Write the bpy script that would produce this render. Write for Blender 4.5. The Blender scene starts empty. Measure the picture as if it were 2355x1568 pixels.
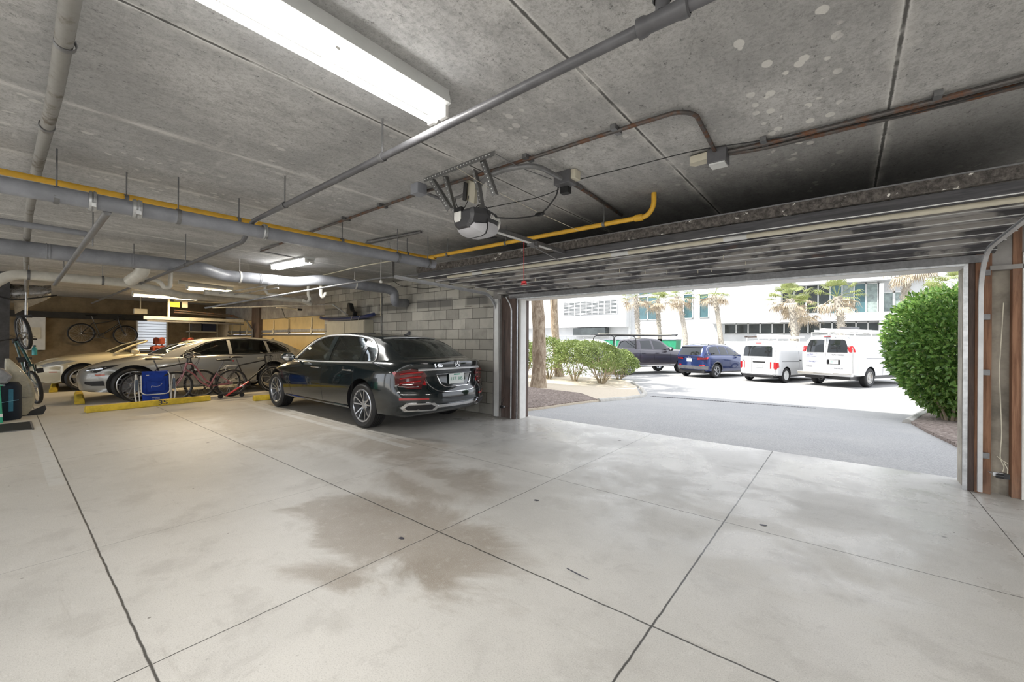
import bpy, bmesh, math, random
from mathutils import Vector, Matrix, Quaternion
from mathutils.bvhtree import BVHTree
random.seed(7)
SC = bpy.context.scene
COL = SC.collection
PI = math.pi
# ------------------------------------------------------------------ camera
FPX, YAW, PIT, ROL, EYE = 950.7, 0.68091, 0.001061, 0.0069, 1.35
_cy, _sy = math.cos(YAW), math.sin(YAW)
_fw = Vector((-_sy*math.cos(PIT), _cy*math.cos(PIT), math.sin(PIT)))
_r0 = Vector((_cy, _sy, 0)); _u0 = _r0.cross(_fw)
_rt = _r0*math.cos(ROL)+_u0*math.sin(ROL); _up = -_r0*math.sin(ROL)+_u0*math.cos(ROL)
cam_data = bpy.data.cameras.new('camera'); cam = bpy.data.objects.new('camera', cam_data); COL.objects.link(cam)
cam_data.sensor_width = 36; cam_data.lens = 36*FPX/2355; cam_data.clip_start = 0.02; cam_data.clip_end = 500
m3 = Matrix((_rt, _up, -_fw)).transposed()
cam.matrix_world = Matrix.Translation((0, 0, EYE)) @ m3.to_4x4()
SC.camera = cam
def W(px, py, **k):
    """world point seen at a pixel, on the plane x=, y= or z="""
    ax, v = list(k.items())[0]; i = 'xyz'.index(ax)
    d = _fw + _rt*(px-1177.5)/FPX - _up*(py-784)/FPX
    o = Vector((0, 0, EYE)); return o + d*((v-o[i])/d[i])
# ------------------------------------------------------------------ world, sun, exposure
SC.view_settings.view_transform = 'Standard'; SC.view_settings.look = 'None'
SC.view_settings.gamma = 1; SC.view_settings.use_curve_mapping = False
SC.view_settings.exposure = 0.55
world = bpy.data.worlds.new('sky'); SC.world = world; world.use_nodes = True
wn = world.node_tree.nodes; wl = world.node_tree.links
bg = wn['Background']
sky = wn.new('ShaderNodeTexSky'); sky.sky_type = 'HOSEK_WILKIE'; sky.turbidity = 3.0; sky.ground_albedo = .5
SUNDIR = Vector((-0.42, -0.62, 0.95)).normalized()      # towards the sun: behind the garage, to the left
sky.sun_direction = SUNDIR
mixw = wn.new('ShaderNodeMix'); mixw.data_type = 'RGBA'; mixw.inputs[0].default_value = .62
wl.new(sky.outputs[0], mixw.inputs[6]); mixw.inputs[7].default_value = (1.2, 1.23, 1.29, 1)
wl.new(mixw.outputs[2], bg.inputs[0]); bg.inputs[1].default_value = 1.75
sd = bpy.data.lights.new('sun', 'SUN'); sd.energy = 4.6; sd.angle = .009; sd.color = (1, .96, .88)
sun = bpy.data.objects.new('sun', sd); COL.objects.link(sun)
sun.rotation_euler = (-SUNDIR).to_track_quat('-Z', 'Y').to_euler(); sun.location = (-8, -10, 25)

# ------------------------------------------------------------------ node helper
class NT:
    def __init__(s, name):
        s.m = bpy.data.materials.new(name); s.m.use_nodes = True
        s.n = s.m.node_tree.nodes; s.l = s.m.node_tree.links
        s.b = s.n['Principled BSDF']; s.out = s.n['Material Output']; s._tc = None
    def put(s, sock, v):
        if v is None: return
        if isinstance(v, bpy.types.NodeSocket): s.l.new(v, sock)
        elif isinstance(v, (tuple, list)) and len(v) == 3 and sock.type == 'RGBA': sock.default_value = (*v, 1)
        else: sock.default_value = v
    def obj(s):
        if not s._tc: s._tc = s.n.new('ShaderNodeTexCoord')
        return s._tc.outputs['Object']
    def math(s, op, a, b=None, c=None, clamp=False):
        n = s.n.new('ShaderNodeMath'); n.operation = op; n.use_clamp = clamp
        s.put(n.inputs[0], a); s.put(n.inputs[1], b); s.put(n.inputs[2], c); return n.outputs[0]
    def sep(s, v):
        n = s.n.new('ShaderNodeSeparateXYZ'); s.l.new(v, n.inputs[0]); return n.outputs
    def comb(s, x=0., y=0., z=0.):
        n = s.n.new('ShaderNodeCombineXYZ'); s.put(n.inputs[0], x); s.put(n.inputs[1], y); s.put(n.inputs[2], z); return n.outputs[0]
    def scale(s, v, sc):
        n = s.n.new('ShaderNodeVectorMath'); n.operation = 'MULTIPLY'; s.l.new(v, n.inputs[0]); n.inputs[1].default_value = sc; return n.outputs[0]
    def noise(s, v, scale, detail=4, rough=.6, dist=0, color=False):
        n = s.n.new('ShaderNodeTexNoise'); s.l.new(v, n.inputs['Vector']); n.inputs['Scale'].default_value = scale
        n.inputs['Detail'].default_value = detail; n.inputs['Roughness'].default_value = rough; n.inputs['Distortion'].default_value = dist
        return n.outputs['Color' if color else 'Fac']
    def vor(s, v, scale, feature='F1', rnd=1):
        n = s.n.new('ShaderNodeTexVoronoi'); n.feature = feature; s.l.new(v, n.inputs['Vector']); n.inputs['Scale'].default_value = scale
        n.inputs['Randomness'].default_value = rnd; return n.outputs
    def ramp(s, f, *stops):
        n = s.n.new('ShaderNodeValToRGB'); s.l.new(f, n.inputs[0]); cr = n.color_ramp
        while len(cr.elements) < len(stops): cr.elements.new(.5)
        for e, (p, c) in zip(cr.elements, stops):
            e.position = p; e.color = (c, c, c, 1) if not isinstance(c, tuple) else (*c, 1)
        return n.outputs[0]
    def step(s, f, lo, hi):
        n = s.n.new('ShaderNodeMapRange'); n.interpolation_type = 'SMOOTHSTEP'; s.put(n.inputs[0], f)
        n.inputs[1].default_value = lo; n.inputs[2].default_value = hi; return n.outputs[0]
    def mix(s, f, a, b, mode='MIX'):
        n = s.n.new('ShaderNodeMix'); n.data_type = 'RGBA'; n.blend_type = mode
        s.put(n.inputs[0], f); s.put(n.inputs[6], a); s.put(n.inputs[7], b); return n.outputs[2]
    def bump(s, h, strength=.3, dist=.01):
        n = s.n.new('ShaderNodeBump'); s.l.new(h, n.inputs['Height']); n.inputs['Strength'].default_value = strength
        n.inputs['Distance'].default_value = dist; s.l.new(n.outputs[0], s.b.inputs['Normal'])
    def fin(s, color=None, rough=.5, metal=0., spec=.5, coat=0., emis=None, es=0., alpha=None, crough=.03):
        b = s.b.inputs
        s.put(b['Base Color'], color); s.put(b['Roughness'], rough); s.put(b['Metallic'], metal); s.put(b['Specular IOR Level'], spec)
        s.put(b['Coat Weight'], coat); b['Coat Roughness'].default_value = crough
        if emis is not None: s.put(b['Emission Color'], emis); b['Emission Strength'].default_value = es
        if alpha is not None: s.put(b['Alpha'], alpha)
        return s.m
MC = {}
def mat(name, color, rough=.5, metal=0., spec=.5, coat=0., var=.12, nscale=6., bump=0., bscale=60.):
    """painted / plastic / metal surface with a little procedural wear"""
    if name in MC: return MC[name]
    t = NT(name); v = t.obj()
    n = t.noise(v, nscale, 5, .65)
    dark = tuple(c*(1-var*1.6) for c in color); lite = tuple(min(1, c*(1+var)) for c in color)
    c = t.mix(t.step(n, .3, .7), dark, lite)
    r = t.math('MULTIPLY_ADD', n, .2*var*4, rough-.1*var*4, clamp=True)
    if bump: t.bump(t.noise(v, bscale, 4, .6), bump, .004)
    MC[name] = t.fin(c, r, metal, spec, coat); return MC[name]
def rust_mat(name, color, rust=(.16, .07, .035), amt=.45, rough=.5, metal=.8):
    t = NT(name); v = t.obj(); n = t.noise(v, 9, 6, .7); f = t.step(n, 1-amt-.1, 1-amt+.1)
    g = t.noise(v, 40, 4, .6); c = t.mix(f, t.mix(g, tuple(x*.7 for x in color), color), rust)
    t.bump(g, .2, .003); MC[name] = t.fin(c, t.math('MULTIPLY_ADD', f, .35, rough, clamp=True), t.math('MULTIPLY_ADD', f, -metal, metal, clamp=True)); return MC[name]
def emit_mat(name, color, strength):
    t = NT(name); MC[name] = t.fin((.9, .9, .9), .4, emis=color, es=strength); return MC[name]
def glass_mat(name, tint, refl=(1, 1, 1), dark=.0):
    """tinted pane: what is behind shows through the tint, the sky reflects in it"""
    t = NT(name); n = t.n
    tr = n.new('ShaderNodeBsdfTransparent'); tr.inputs[0].default_value = (*tint, 1)
    gl = n.new('ShaderNodeBsdfGlossy'); gl.inputs[0].default_value = (*refl, 1); gl.inputs['Roughness'].default_value = .02
    fr = n.new('ShaderNodeFresnel'); fr.inputs[0].default_value = 1.5
    # thin pane: reflect from either face
    geo = n.new('ShaderNodeNewGeometry')
    lw = n.new('ShaderNodeLayerWeight'); lw.inputs[0].default_value = .25
    f = t.math('MULTIPLY_ADD', lw.outputs['Fresnel'], .75, .03, clamp=True)
    mx = n.new('ShaderNodeMixShader'); t.l.new(f, mx.inputs[0]); t.l.new(tr.outputs[0], mx.inputs[1]); t.l.new(gl.outputs[0], mx.inputs[2])
    t.l.new(mx.outputs[0], t.out.inputs[0]); MC[name] = t.m; return t.m

# ------------------------------------------------------------------ mesh helper
def frame(axis):
    a = Vector(axis).normalized(); u = a.orthogonal().normalized(); return a, u, a.cross(u)
class MB:
    def __init__(s): s.v = []; s.f = []; s.mi = []; s.cur = 0
    def face(s, idx): s.f.append(idx); s.mi.append(s.cur)
    def box(s, c, size, rot=None):
        c = Vector(c); h = Vector(size)/2; b = len(s.v)
        for x in (-1, 1):
            for y in (-1, 1):
                for z in (-1, 1):
                    p = Vector((x*h.x, y*h.y, z*h.z))
                    if rot is not None: p = rot @ p
                    s.v.append(c+p)
        for q in ((0, 1, 3, 2), (4, 6, 7, 5), (0, 4, 5, 1), (2, 3, 7, 6), (0, 2, 6, 4), (1, 5, 7, 3)): s.face([b+i for i in q])
        return s
    def bx(s, x0, x1, y0, y1, z0, z1): return s.box(((x0+x1)/2, (y0+y1)/2, (z0+z1)/2), (abs(x1-x0), abs(y1-y0), abs(z1-z0)))
    def bar(s, a, b, w, h, up=(0, 0, 1)):
        a = Vector(a); b = Vector(b); d = (b-a).normalized(); up = Vector(up)
        if abs(d.dot(up)) > .98: up = Vector((1, 0, 0))
        r = d.cross(up).normalized(); u = r.cross(d)
        return s.box((a+b)/2, ((b-a).length, w, h), Matrix((d, r, u)).transposed())
    def tube(s, pts, r, n=10, caps=True, closed=False):
        pts = [Vector(p) for p in pts]; N = len(pts); b = len(s.v)
        rr = r if isinstance(r, (list, tuple)) else [r]*N
        d0 = (pts[1]-pts[0]).normalized(); u = d0.orthogonal().normalized()
        if closed: d0 = (pts[1]-pts[-1]).normalized(); u = d0.orthogonal().normalized()
        prev = d0
        for i, p in enumerate(pts):
            if closed: d = (pts[(i+1) % N]-pts[i-1]).normalized()
            elif i == 0: d = d0
            elif i == N-1: d = (pts[i]-pts[i-1]).normalized()
            else: d = ((pts[i]-pts[i-1]).normalized()+(pts[i+1]-pts[i]).normalized()).normalized()
            q = prev.rotation_difference(d); u = (q @ u); u = (u-d*u.dot(d)).normalized(); prev = d
            w = d.cross(u)
            for k in range(n):
                a = 2*PI*k/n; s.v.append(p+(u*math.cos(a)+w*math.sin(a))*rr[i])
        M = N if closed else N-1
        for i in range(M):
            for k in range(n):
                a0 = b+i*n+k; a1 = b+i*n+(k+1) % n; j = ((i+1) % N); c0 = b+j*n+k; c1 = b+j*n+(k+1) % n
                s.face([a0, a1, c1, c0])
        if caps and not closed:
            s.face([b+k for k in range(n)][::-1]); s.face([b+(N-1)*n+k for k in range(n)])
        return s
    def cyl(s, a, b, r, n=16, r2=None): return s.tube([a, b], [r, r if r2 is None else r2], n)
    def lathe(s, prof, center=(0, 0, 0), axis=(0, 0, 1), n=32, closed=False, cap=False):
        a, u, w = frame(axis); c = Vector(center); b = len(s.v); m = len(prof)
        for (r, h) in prof:
            for k in range(n):
                t = 2*PI*k/n; s.v.append(c+a*h+(u*math.cos(t)+w*math.sin(t))*r)
        for i in range(m if closed else m-1):
            for k in range(n):
                j = (i+1) % m; s.face([b+i*n+k, b+i*n+(k+1) % n, b+j*n+(k+1) % n, b+j*n+k])
        if cap:
            if prof[0][0] > 1e-5: s.face([b+k for k in range(n)][::-1])
            if prof[-1][0] > 1e-5: s.face([b+(m-1)*n+k for k in range(n)])
        return s
    def prism(s, poly, o, ex, ey, ez, depth):
        """polygon in the plane (ex,ey) at o, extruded by depth along ez"""
        o, ex, ey, ez = map(Vector, (o, ex, ey, ez)); b = len(s.v); n = len(poly)
        for d in (0, depth):
            for (x, y) in poly: s.v.append(o+ex*x+ey*y+ez*d)
        s.face([b+i for i in range(n)][::-1]); s.face([b+n+i for i in range(n)])
        for i in range(n): s.face([b+i, b+(i+1) % n, b+n+(i+1) % n, b+n+i])
        return s
    def grid(s, rows):
        b = len(s.v); m = len(rows[0])
        for r in rows: s.v += [Vector(p) for p in r]
        for i in range(len(rows)-1):
            for j in range(m-1): s.face([b+i*m+j, b+i*m+j+1, b+(i+1)*m+j+1, b+(i+1)*m+j])
        return s
    def ell(s, c, rx, ry, rz, nu=16, nv=10):
        c = Vector(c); rows = []
        for i in range(nv+1):
            t = PI*i/nv; rows.append([c+Vector((rx*math.sin(t)*math.cos(2*PI*j/nu), ry*math.sin(t)*math.sin(2*PI*j/nu), rz*math.cos(t))) for j in range(nu+1)])
        return s.grid(rows)
    def xf(s, M):
        s.v = [M @ Vector(p) for p in s.v]; return s
    def build(s, name, m, parent=None, smooth=True, ang=35, bevel=0, recalc=True):
        me = bpy.data.meshes.new(name); me.from_pydata([tuple(p) for p in s.v], [], s.f)
        ms = m if isinstance(m, (list, tuple)) else [m]
        for x in ms: me.materials.append(x)
        if len(ms) > 1: me.polygons.foreach_set('material_index', s.mi)
        b = bmesh.new(); b.from_mesh(me)
        if smooth: bmesh.ops.remove_doubles(b, verts=b.verts, dist=1e-5)
        if recalc: bmesh.ops.recalc_face_normals(b, faces=b.faces)
        for f in b.faces: f.smooth = smooth
        if smooth:
            for e in b.edges:
                if len(e.link_faces) == 2 and e.calc_face_angle(0) > math.radians(ang): e.smooth = False
        b.to_mesh(me); b.free()
        o = bpy.data.objects.new(name, me); COL.objects.link(o)
        if bevel:
            md = o.modifiers.new('bevel', 'BEVEL'); md.width = bevel; md.segments = 2; md.limit_method = 'ANGLE'
        if parent: o.parent = parent
        return o
def tag(o, label=None, cat=None, group=None, kind=None):
    if label: o['label'] = label
    if cat: o['category'] = cat
    if group: o['group'] = group
    if kind: o['kind'] = kind
    return o
def empty(name, loc=(0, 0, 0), rz=0., label=None, cat=None, group=None):
    o = bpy.data.objects.new(name, None); COL.objects.link(o); o.location = loc; o.rotation_euler = (0, 0, rz); o.empty_display_size = .2
    return tag(o, label, cat, group)
def struct(o): o['kind'] = 'structure'; return o
def copy_tree(o, parent=None):
    c = o.copy(); COL.objects.link(c)
    if parent: c.parent = parent
    for ch in list(o.children): copy_tree(ch, c)
    return c
def text(name, s, size, m, parent, o, ex, ey, extrude=.002, align='CENTER', bold=0., shear=0., xs=1.):
    """raised lettering: origin o, reading direction ex, up ey"""
    cu = bpy.data.curves.new(name, 'FONT'); cu.body = s; cu.size = size; cu.extrude = extrude; cu.align_x = align; cu.align_y = 'CENTER'
    cu.offset = bold; cu.shear = shear; cu.resolution_u = 3
    t = bpy.data.objects.new(name+'_c', cu); COL.objects.link(t)
    dg = bpy.context.evaluated_depsgraph_get(); me = bpy.data.meshes.new_from_object(t.evaluated_get(dg))
    COL.objects.unlink(t); bpy.data.objects.remove(t)
    me.materials.clear(); me.materials.append(m)
    ex = Vector(ex).normalized(); ey = Vector(ey).normalized(); ez = ex.cross(ey)
    M = Matrix.Translation(o) @ Matrix((ex*xs, ey, ez)).transposed().to_4x4()
    me.transform(M); ob = bpy.data.objects.new(name, me); COL.objects.link(ob)
    if parent: ob.parent = parent
    return ob
def arc(pts, r, n=6):
    """polyline with rounded corners of radius r"""
    pts = [Vector(p) for p in pts]; out = [pts[0]]
    for i in range(1, len(pts)-1):
        a, p, b = pts[i-1], pts[i], pts[i+1]; d1 = (a-p); d2 = (b-p); L = min(r, d1.length*.48, d2.length*.48)
        p1 = p+d1.normalized()*L; p2 = p+d2.normalized()*L
        for k in range(n+1):
            t = k/n; out.append(p1*(1-t)**2+p*2*t*(1-t)+p2*t*t)
    out.append(pts[-1]); return out

# ------------------------------------------------------------------ setting materials
def floor_material():
    t = NT('garage_concrete'); v = t.obj(); X, Y, Z = t.sep(v)
    big = t.noise(v, .55, 5, .6, .3); mid = t.noise(v, 2.2, 6, .65); fine = t.noise(v, 90, 5, .75); sp = t.noise(v, 14, 5, .7)
    c = t.mix(t.step(big, .35, .65), (.50, .49, .465), (.61, .595, .565))
    c = t.mix(t.math('MULTIPLY', t.step(mid, .50, .66), .5), c, (.40, .385, .36))
    # tan tyre and water stains, with edges of their own
    w = t.noise(v, 1.1, 6, .62, .6)
    def blob(cx, cy, rx, ry, edge=.35):
        dx = t.math('DIVIDE', t.math('SUBTRACT', X, cx), rx); dy = t.math('DIVIDE', t.math('SUBTRACT', Y, cy), ry)
        d = t.math('SQRT', t.math('ADD', t.math('MULTIPLY', dx, dx), t.math('MULTIPLY', dy, dy)))
        d = t.math('ADD', d, t.math('MULTIPLY_ADD', w, 2.2, -1.1)); return t.step(d, 1.0, 1.0-edge)
    s = t.math('MAXIMUM', blob(-2.5, 1.75, 1.15, .62), blob(-7.3, 2.75, 2.7, .85, .5))
    s = t.math('MAXIMUM', s, blob(-9.2, 2.2, .8, 1.3, .7))
    s = t.math('MAXIMUM', s, blob(-4.2, 3.1, 1.0, .7, .5)); s = t.math('MAXIMUM', s, blob(-3.0, 2.6, .7, .6, .6))
    s = t.math('MAXIMUM', s, blob(1.45, 2.0, .7, 1.5, .8))
    c = t.mix(t.math('MULTIPLY', s, t.math('MULTIPLY_ADD', mid, .5, .42)), c, (.225, .18, .13))
    warm = t.step(X, -2.5, -7.5); c = t.mix(t.math('MULTIPLY', warm, .45), c, (.47, .43, .355))
    # streaks from tyres running along x
    st = t.noise(t.scale(v, (.45, 5.0, 1)), 1.6, 5, .7); c = t.mix(t.math('MULTIPLY', t.step(st, .60, .74), .42), c, (.31, .285, .25))
    st2 = t.noise(t.scale(v, (1.2, 2.4, 1)), 3.3, 6, .75); c = t.mix(t.math('MULTIPLY', t.step(st2, .66, .74), .5), c, (.17, .16, .15))
    # light traffic-worn band along y = 3.0, pale dust patches
    lb = t.step(t.math('ABSOLUTE', t.math('ADD', t.math('SUBTRACT', Y, 2.55), t.math('MULTIPLY_ADD', w, .8, -.4))), .16, .05)
    c = t.mix(t.math('MULTIPLY', t.math('MULTIPLY', lb, t.step(X, -6.2, -4.5)), t.math('MULTIPLY', t.step(X, -2.2, -3.2), .5)), c, (.62, .61, .58))
    # dark specks
    vo = t.vor(v, 1.4)[0]; c = t.mix(t.math('MULTIPLY', t.step(vo, .045, .028), t.step(t.noise(v, 1.3, 2), .47, .52)), c, (.06, .05, .045))
    vo2 = t.vor(v, 5.5)[0]; c = t.mix(t.math('MULTIPLY', t.step(vo2, .05, .03), t.step(t.noise(v, 1.9, 2), .5, .55)), c, (.10, .085, .07))
    gr = t.noise(v, 150, 4, .8); gl = t.noise(v, 210, 3, .8); c = t.mix(t.math('MULTIPLY', t.step(gr, .48, .66), .42), c, (.25, .24, .225)); c = t.mix(t.math('MULTIPLY', t.step(gl, .50, .68), .42), c, (.76, .75, .72))
    pt = t.noise(v, 5.5, 7, .8, .5); c = t.mix(t.math('MULTIPLY', t.step(pt, .54, .66), .28), c, (.36, .345, .325)); c = t.mix(t.math('MULTIPLY', t.step(sp, .52, .75), .25), c, (.70, .69, .67))
    # painted stall lines
    wear = t.step(t.noise(v, 7, 5, .7), .25, .55)
    def rect(x0, x1, y0, y1, e=.006):
        a = t.math('MULTIPLY', t.step(X, x0-e, x0+e), t.step(X, x1+e, x1-e)); b = t.math('MULTIPLY', t.step(Y, y0-e, y0+e), t.step(Y, y1+e, y1-e)); return t.math('MULTIPLY', a, b)
    ln = t.math('MAXIMUM', rect(-10.1, -5.05, 3.20, 3.30), t.math('MAXIMUM', rect(-9.6, -5.62, .275, .385), rect(-5.05, -4.3, 3.19, 3.30)))
    c = t.mix(t.math('MULTIPLY', ln, t.math('MULTIPLY', wear, .62)), c, (.60, .60, .58))
    # saw-cut joints
    jit = t.math('MULTIPLY_ADD', t.noise(v, 9, 4), .012, -.006)
    Xj = t.math('ADD', X, jit); Yj = t.math('ADD', Y, jit)
    def line(co, at, w2): return t.step(t.math('ABSOLUTE', t.math('SUBTRACT', co, at)), w2, w2*.35)
    j = None; j2 = None
    for at, w2 in ((.395, .0075), (1.955, .0072), (-1.13, .006)):
        q = line(Yj, at, w2); j = q if j is None else t.math('MAXIMUM', j, q)
    j = t.math('MAXIMUM', j, line(Yj, 3.44, .0045)); j = t.math('MAXIMUM', j, t.math('MULTIPLY', line(Yj, 4.96, .003), .6))
    for at, w2 in ((-.715, .0072), (-3.75, .002), (-2.235, .0042), (.885, .0045), (2.42, .005), (-6.8, .0035), (-11.3, .004)):
        j = t.math('MAXIMUM', j, line(Xj, at, w2))
    c = t.mix(t.math('MULTIPLY', j, .93), c, (.035, .033, .03))
    # damp, polished concrete nearer the door; rougher towards the back
    wet = t.math('MULTIPLY', t.step(t.math('ADD', t.math('MULTIPLY', X, .35), Y), .0, 4.2), t.step(t.noise(v, 1.3, 6, .65, .4), .38, .62))
    ro = t.math('MULTIPLY_ADD', wet, -.33, .50); ro = t.math('ADD', ro, t.math('MULTIPLY_ADD', fine, .16, -.08))
    h = t.math('SUBTRACT', t.math('MULTIPLY_ADD', fine, .35, t.math('MULTIPLY', sp, .5)), t.math('MULTIPLY', j, 2.))
    t.bump(t.math('ADD', h, t.math('MULTIPLY', gr, .5)), .24, .004)
    return t.fin(c, ro, 0, .5)
def ceiling_material():
    t = NT('ceiling_plank_concrete'); v = t.obj(); X, Y, Z = t.sep(v)
    stv = t.scale(v, (1, .35, 1)); big = t.noise(v, .8, 5, .6); fine = t.noise(v, 55, 6, .85); mid = t.noise(stv, 7, 7, .8)
    c = t.mix(t.step(big, .35, .65), (.43, .43, .425), (.62, .615, .605)); c = t.mix(t.math('MULTIPLY', t.step(mid, .44, .62), .55), c, (.335, .333, .328)); c = t.mix(t.step(fine, .45, .62), c, t.mix(.55, c, (.24, .235, .225)))
    sr = t.noise(t.scale(v, (1, 5.5, 1)), 5, 6, .75); c = t.mix(t.math('MULTIPLY', t.step(sr, .55, .72), .2), c, (.74, .73, .70))
    pit = t.step(t.noise(t.scale(v, (1, .6, 1)), 30, 6, .85), .58, .66)
    c = t.mix(t.math('MULTIPLY', pit, .75), c, (.09, .088, .085))
    # pale rub spots from the casting bed
    vs = t.scale(v, (1.35, 1.0, 1)); vo = t.vor(vs, 9)[0]
    rag = t.math('MULTIPLY_ADD', t.noise(v, 40, 4), .10, -.05)
    mask = t.math('MAXIMUM', t.math('MULTIPLY', t.step(t.noise(v, .9, 2), .54, .62), .6), t.math('MULTIPLY', t.math('MULTIPLY', t.step(X, -.55, -.35), t.step(X, .05, -.1)), t.step(Y, 1.3, 1.6)))
    sp = t.math('MULTIPLY', t.step(t.math('ADD', vo, rag), .31, .25), mask)
    rnd = t.step(t.sep(t.vor(vs, 7.5)[1])[0], .42, .5)
    c = t.mix(t.math('MULTIPLY', t.math('MULTIPLY', sp, rnd), .8), c, (.82, .81, .77))
    lime = t.noise(t.scale(v, (.8, 3, 1)), 3, 6, .7); c = t.mix(t.math('MULTIPLY', t.math('MULTIPLY', t.step(lime, .55, .75), t.step(X, -2.2, -4.4)), .45), c, (.80, .79, .76))
    # soot and the overhead door's shade, both painted into the ceiling colour
    soot_shade = t.math('MULTIPLY', t.step(t.math('ADD', Y, t.math('MULTIPLY_ADD', big, 1.2, -.6)), 3.0, 3.9), t.step(X, -4.3, -3.0))
    c = t.mix(t.math('MULTIPLY', soot_shade, .5), c, (.09, .088, .092))
    # plank joints every four feet
    fr = t.math('ADD', t.math('DIVIDE', t.math('SUBTRACT', X, .18), 1.219), 100.5); fr = t.math('SUBTRACT', t.math('FRACT', fr), .5)
    d = t.math('MULTIPLY', t.math('ABSOLUTE', fr), 1.219); d = t.math('ADD', d, t.math('MULTIPLY_ADD', t.noise(v, 22, 4), .012, -.006))
    halo = t.step(d, .06, .012); c = t.mix(t.math('MULTIPLY', halo, t.math('MULTIPLY', t.step(t.noise(v, 5, 4), .3, .6), .5)), c, (.74, .73, .70))
    j = t.step(d, .011, .004); near = t.step(X, -3.0, -2.6); c = t.mix(t.math('MULTIPLY', t.step(d, .022, .008), t.math('MULTIPLY', t.step(t.noise(v, 4, 4), .3, .55), .75)), c, (.80, .79, .77))
    c = t.mix(t.math('MULTIPLY', j, t.math('MULTIPLY', t.step(t.noise(v, 3, 3), .25, .5), t.math('MULTIPLY_ADD', near, .75, .15))), c, (.06, .058, .055))
    t.bump(t.math('SUBTRACT', t.math('ADD', fine, t.math('MULTIPLY', pit, -1.0)), t.math('MULTIPLY', j, 3)), .5, .006)
    return t.fin(c, .85, 0, .3)
def block_material(name, axis='x', tint=(1, 1, 1)):
    t = NT(name); v = t.obj(); X, Y, Z = t.sep(v); vv = t.comb(X if axis == 'x' else Y, t.math('ADD', Z, .0), 0.)
    b = t.n.new('ShaderNodeTexBrick'); t.l.new(vv, b.inputs['Vector']); b.offset = .5
    b.inputs['Scale'].default_value = 1; b.inputs['Brick Width'].default_value = .372; b.inputs['Row Height'].default_value = .198
    b.inputs['Mortar Size'].default_value = .0055; b.inputs['Mortar Smooth'].default_value = .3
    T = lambda c: (*[a*k for a, k in zip(c, tint)], 1)
    b.inputs['Color1'].default_value = T((.34, .325, .29)); b.inputs['Color2'].default_value = T((.56, .54, .48)); b.inputs['Mortar'].default_value = T((.12, .112, .10))
    n = t.noise(v, 3, 5, .65); c = t.mix(t.math('MULTIPLY', t.step(n, .45, .7), .4), b.outputs[0], tuple(.5*x for x in tint), 'MULTIPLY')
    # painted-over dark course, with soot above the pipe
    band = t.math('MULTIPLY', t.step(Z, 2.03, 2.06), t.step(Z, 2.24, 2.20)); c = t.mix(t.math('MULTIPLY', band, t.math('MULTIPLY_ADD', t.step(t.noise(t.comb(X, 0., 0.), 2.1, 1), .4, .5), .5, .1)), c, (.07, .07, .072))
    g = t.noise(v, 120, 3, .7); t.bump(t.math('MULTIPLY_ADD', b.outputs[1], -1.5, t.math('MULTIPLY', g, .4)), .6, .006)
    return t.fin(c, .9, 0, .2)
def stucco(name, c1, c2, sc=3.):
    t = NT(name); v = t.obj(); n = t.noise(v, sc, 6, .65); g = t.noise(v, 80, 3, .7)
    t.bump(g, .3, .004); return t.fin(t.mix(t.step(n, .3, .7), c1, c2), .9, 0, .2)
def wood_mat(name, c1, c2, vertical=True):
    t = NT(name); v = t.obj(); vs = t.scale(v, (14, 14, .9) if vertical else (.9, 14, 14)); n = t.noise(vs, 2.5, 6, .7, .5); m = t.noise(v, 2, 4)
    c = t.mix(t.step(n, .3, .7), c1, c2); c = t.mix(t.math('MULTIPLY', t.step(m, .45, .7), .45), c, (.10, .095, .09)); t.bump(n, .25, .004)
    return t.fin(c, .75, 0, .3)
def asphalt():
    t = NT('worn_asphalt'); v = t.obj(); g = t.noise(v, 60, 5, .8); m = t.noise(v, .6, 5, .65, .3); vo = t.vor(v, 70)[0]
    c = t.mix(t.step(g, .3, .7), (.27, .27, .275), (.52, .515, .51)); c = t.mix(t.math('MULTIPLY', t.step(m, .4, .7), .45), c, (.50, .49, .47))
    t.bump(t.math('ADD', g, vo), .6, .008); return t.fin(c, .8, 0, .3)
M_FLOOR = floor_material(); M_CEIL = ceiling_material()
M_BLOCK = block_material('concrete_block'); M_BLOCKY = block_material('concrete_block_tan', 'y', (1.05, .86, .6))
M_TAN = stucco('tan_stucco', (.17, .13, .08), (.26, .20, .125)); M_OUTW = stucco('white_render', (.60, .61, .62), (.68, .685, .69), 1.); M_GREYST = stucco('grey_stucco', (.24, .23, .22), (.38, .365, .35))
M_WOODB = wood_mat('brown_painted_wood', (.085, .06, .052), (.17, .125, .108)); M_WOODT = wood_mat('stained_wood', (.20, .10, .06), (.38, .21, .13))
M_WOODG = wood_mat('dark_grey_wood', (.05, .05, .055), (.11, .108, .115), False)
M_WHITE = mat('white_paint', (.80, .79, .76), .5, var=.04); M_ASPH = asphalt()
M_GALV = mat('galvanised_steel', (.55, .56, .57), .38, .85, var=.15, nscale=14); M_DSTEEL = mat('dull_steel', (.22, .22, .225), .5, .7, nscale=20)
M_GREYPAINT = mat('grey_painted_pipe', (.27, .28, .31), .42, 0, .5, var=.12, nscale=5); M_GREYDK = mat('dark_grey_painted_pipe', (.11, .11, .118), .4, 0, .5, var=.15)
M_PIPEL = mat('grey_sprinkler_pipe', (.20, .20, .205), .35, .2, .5, var=.15, nscale=12)
M_YEL = mat('yellow_gas_paint', (.80, .46, .045), .4, 0, .5, var=.08); M_YELC = mat('yellow_curb_paint', (.72, .52, .05), .6, 0, .4, var=.15, bump=.3)
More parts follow.
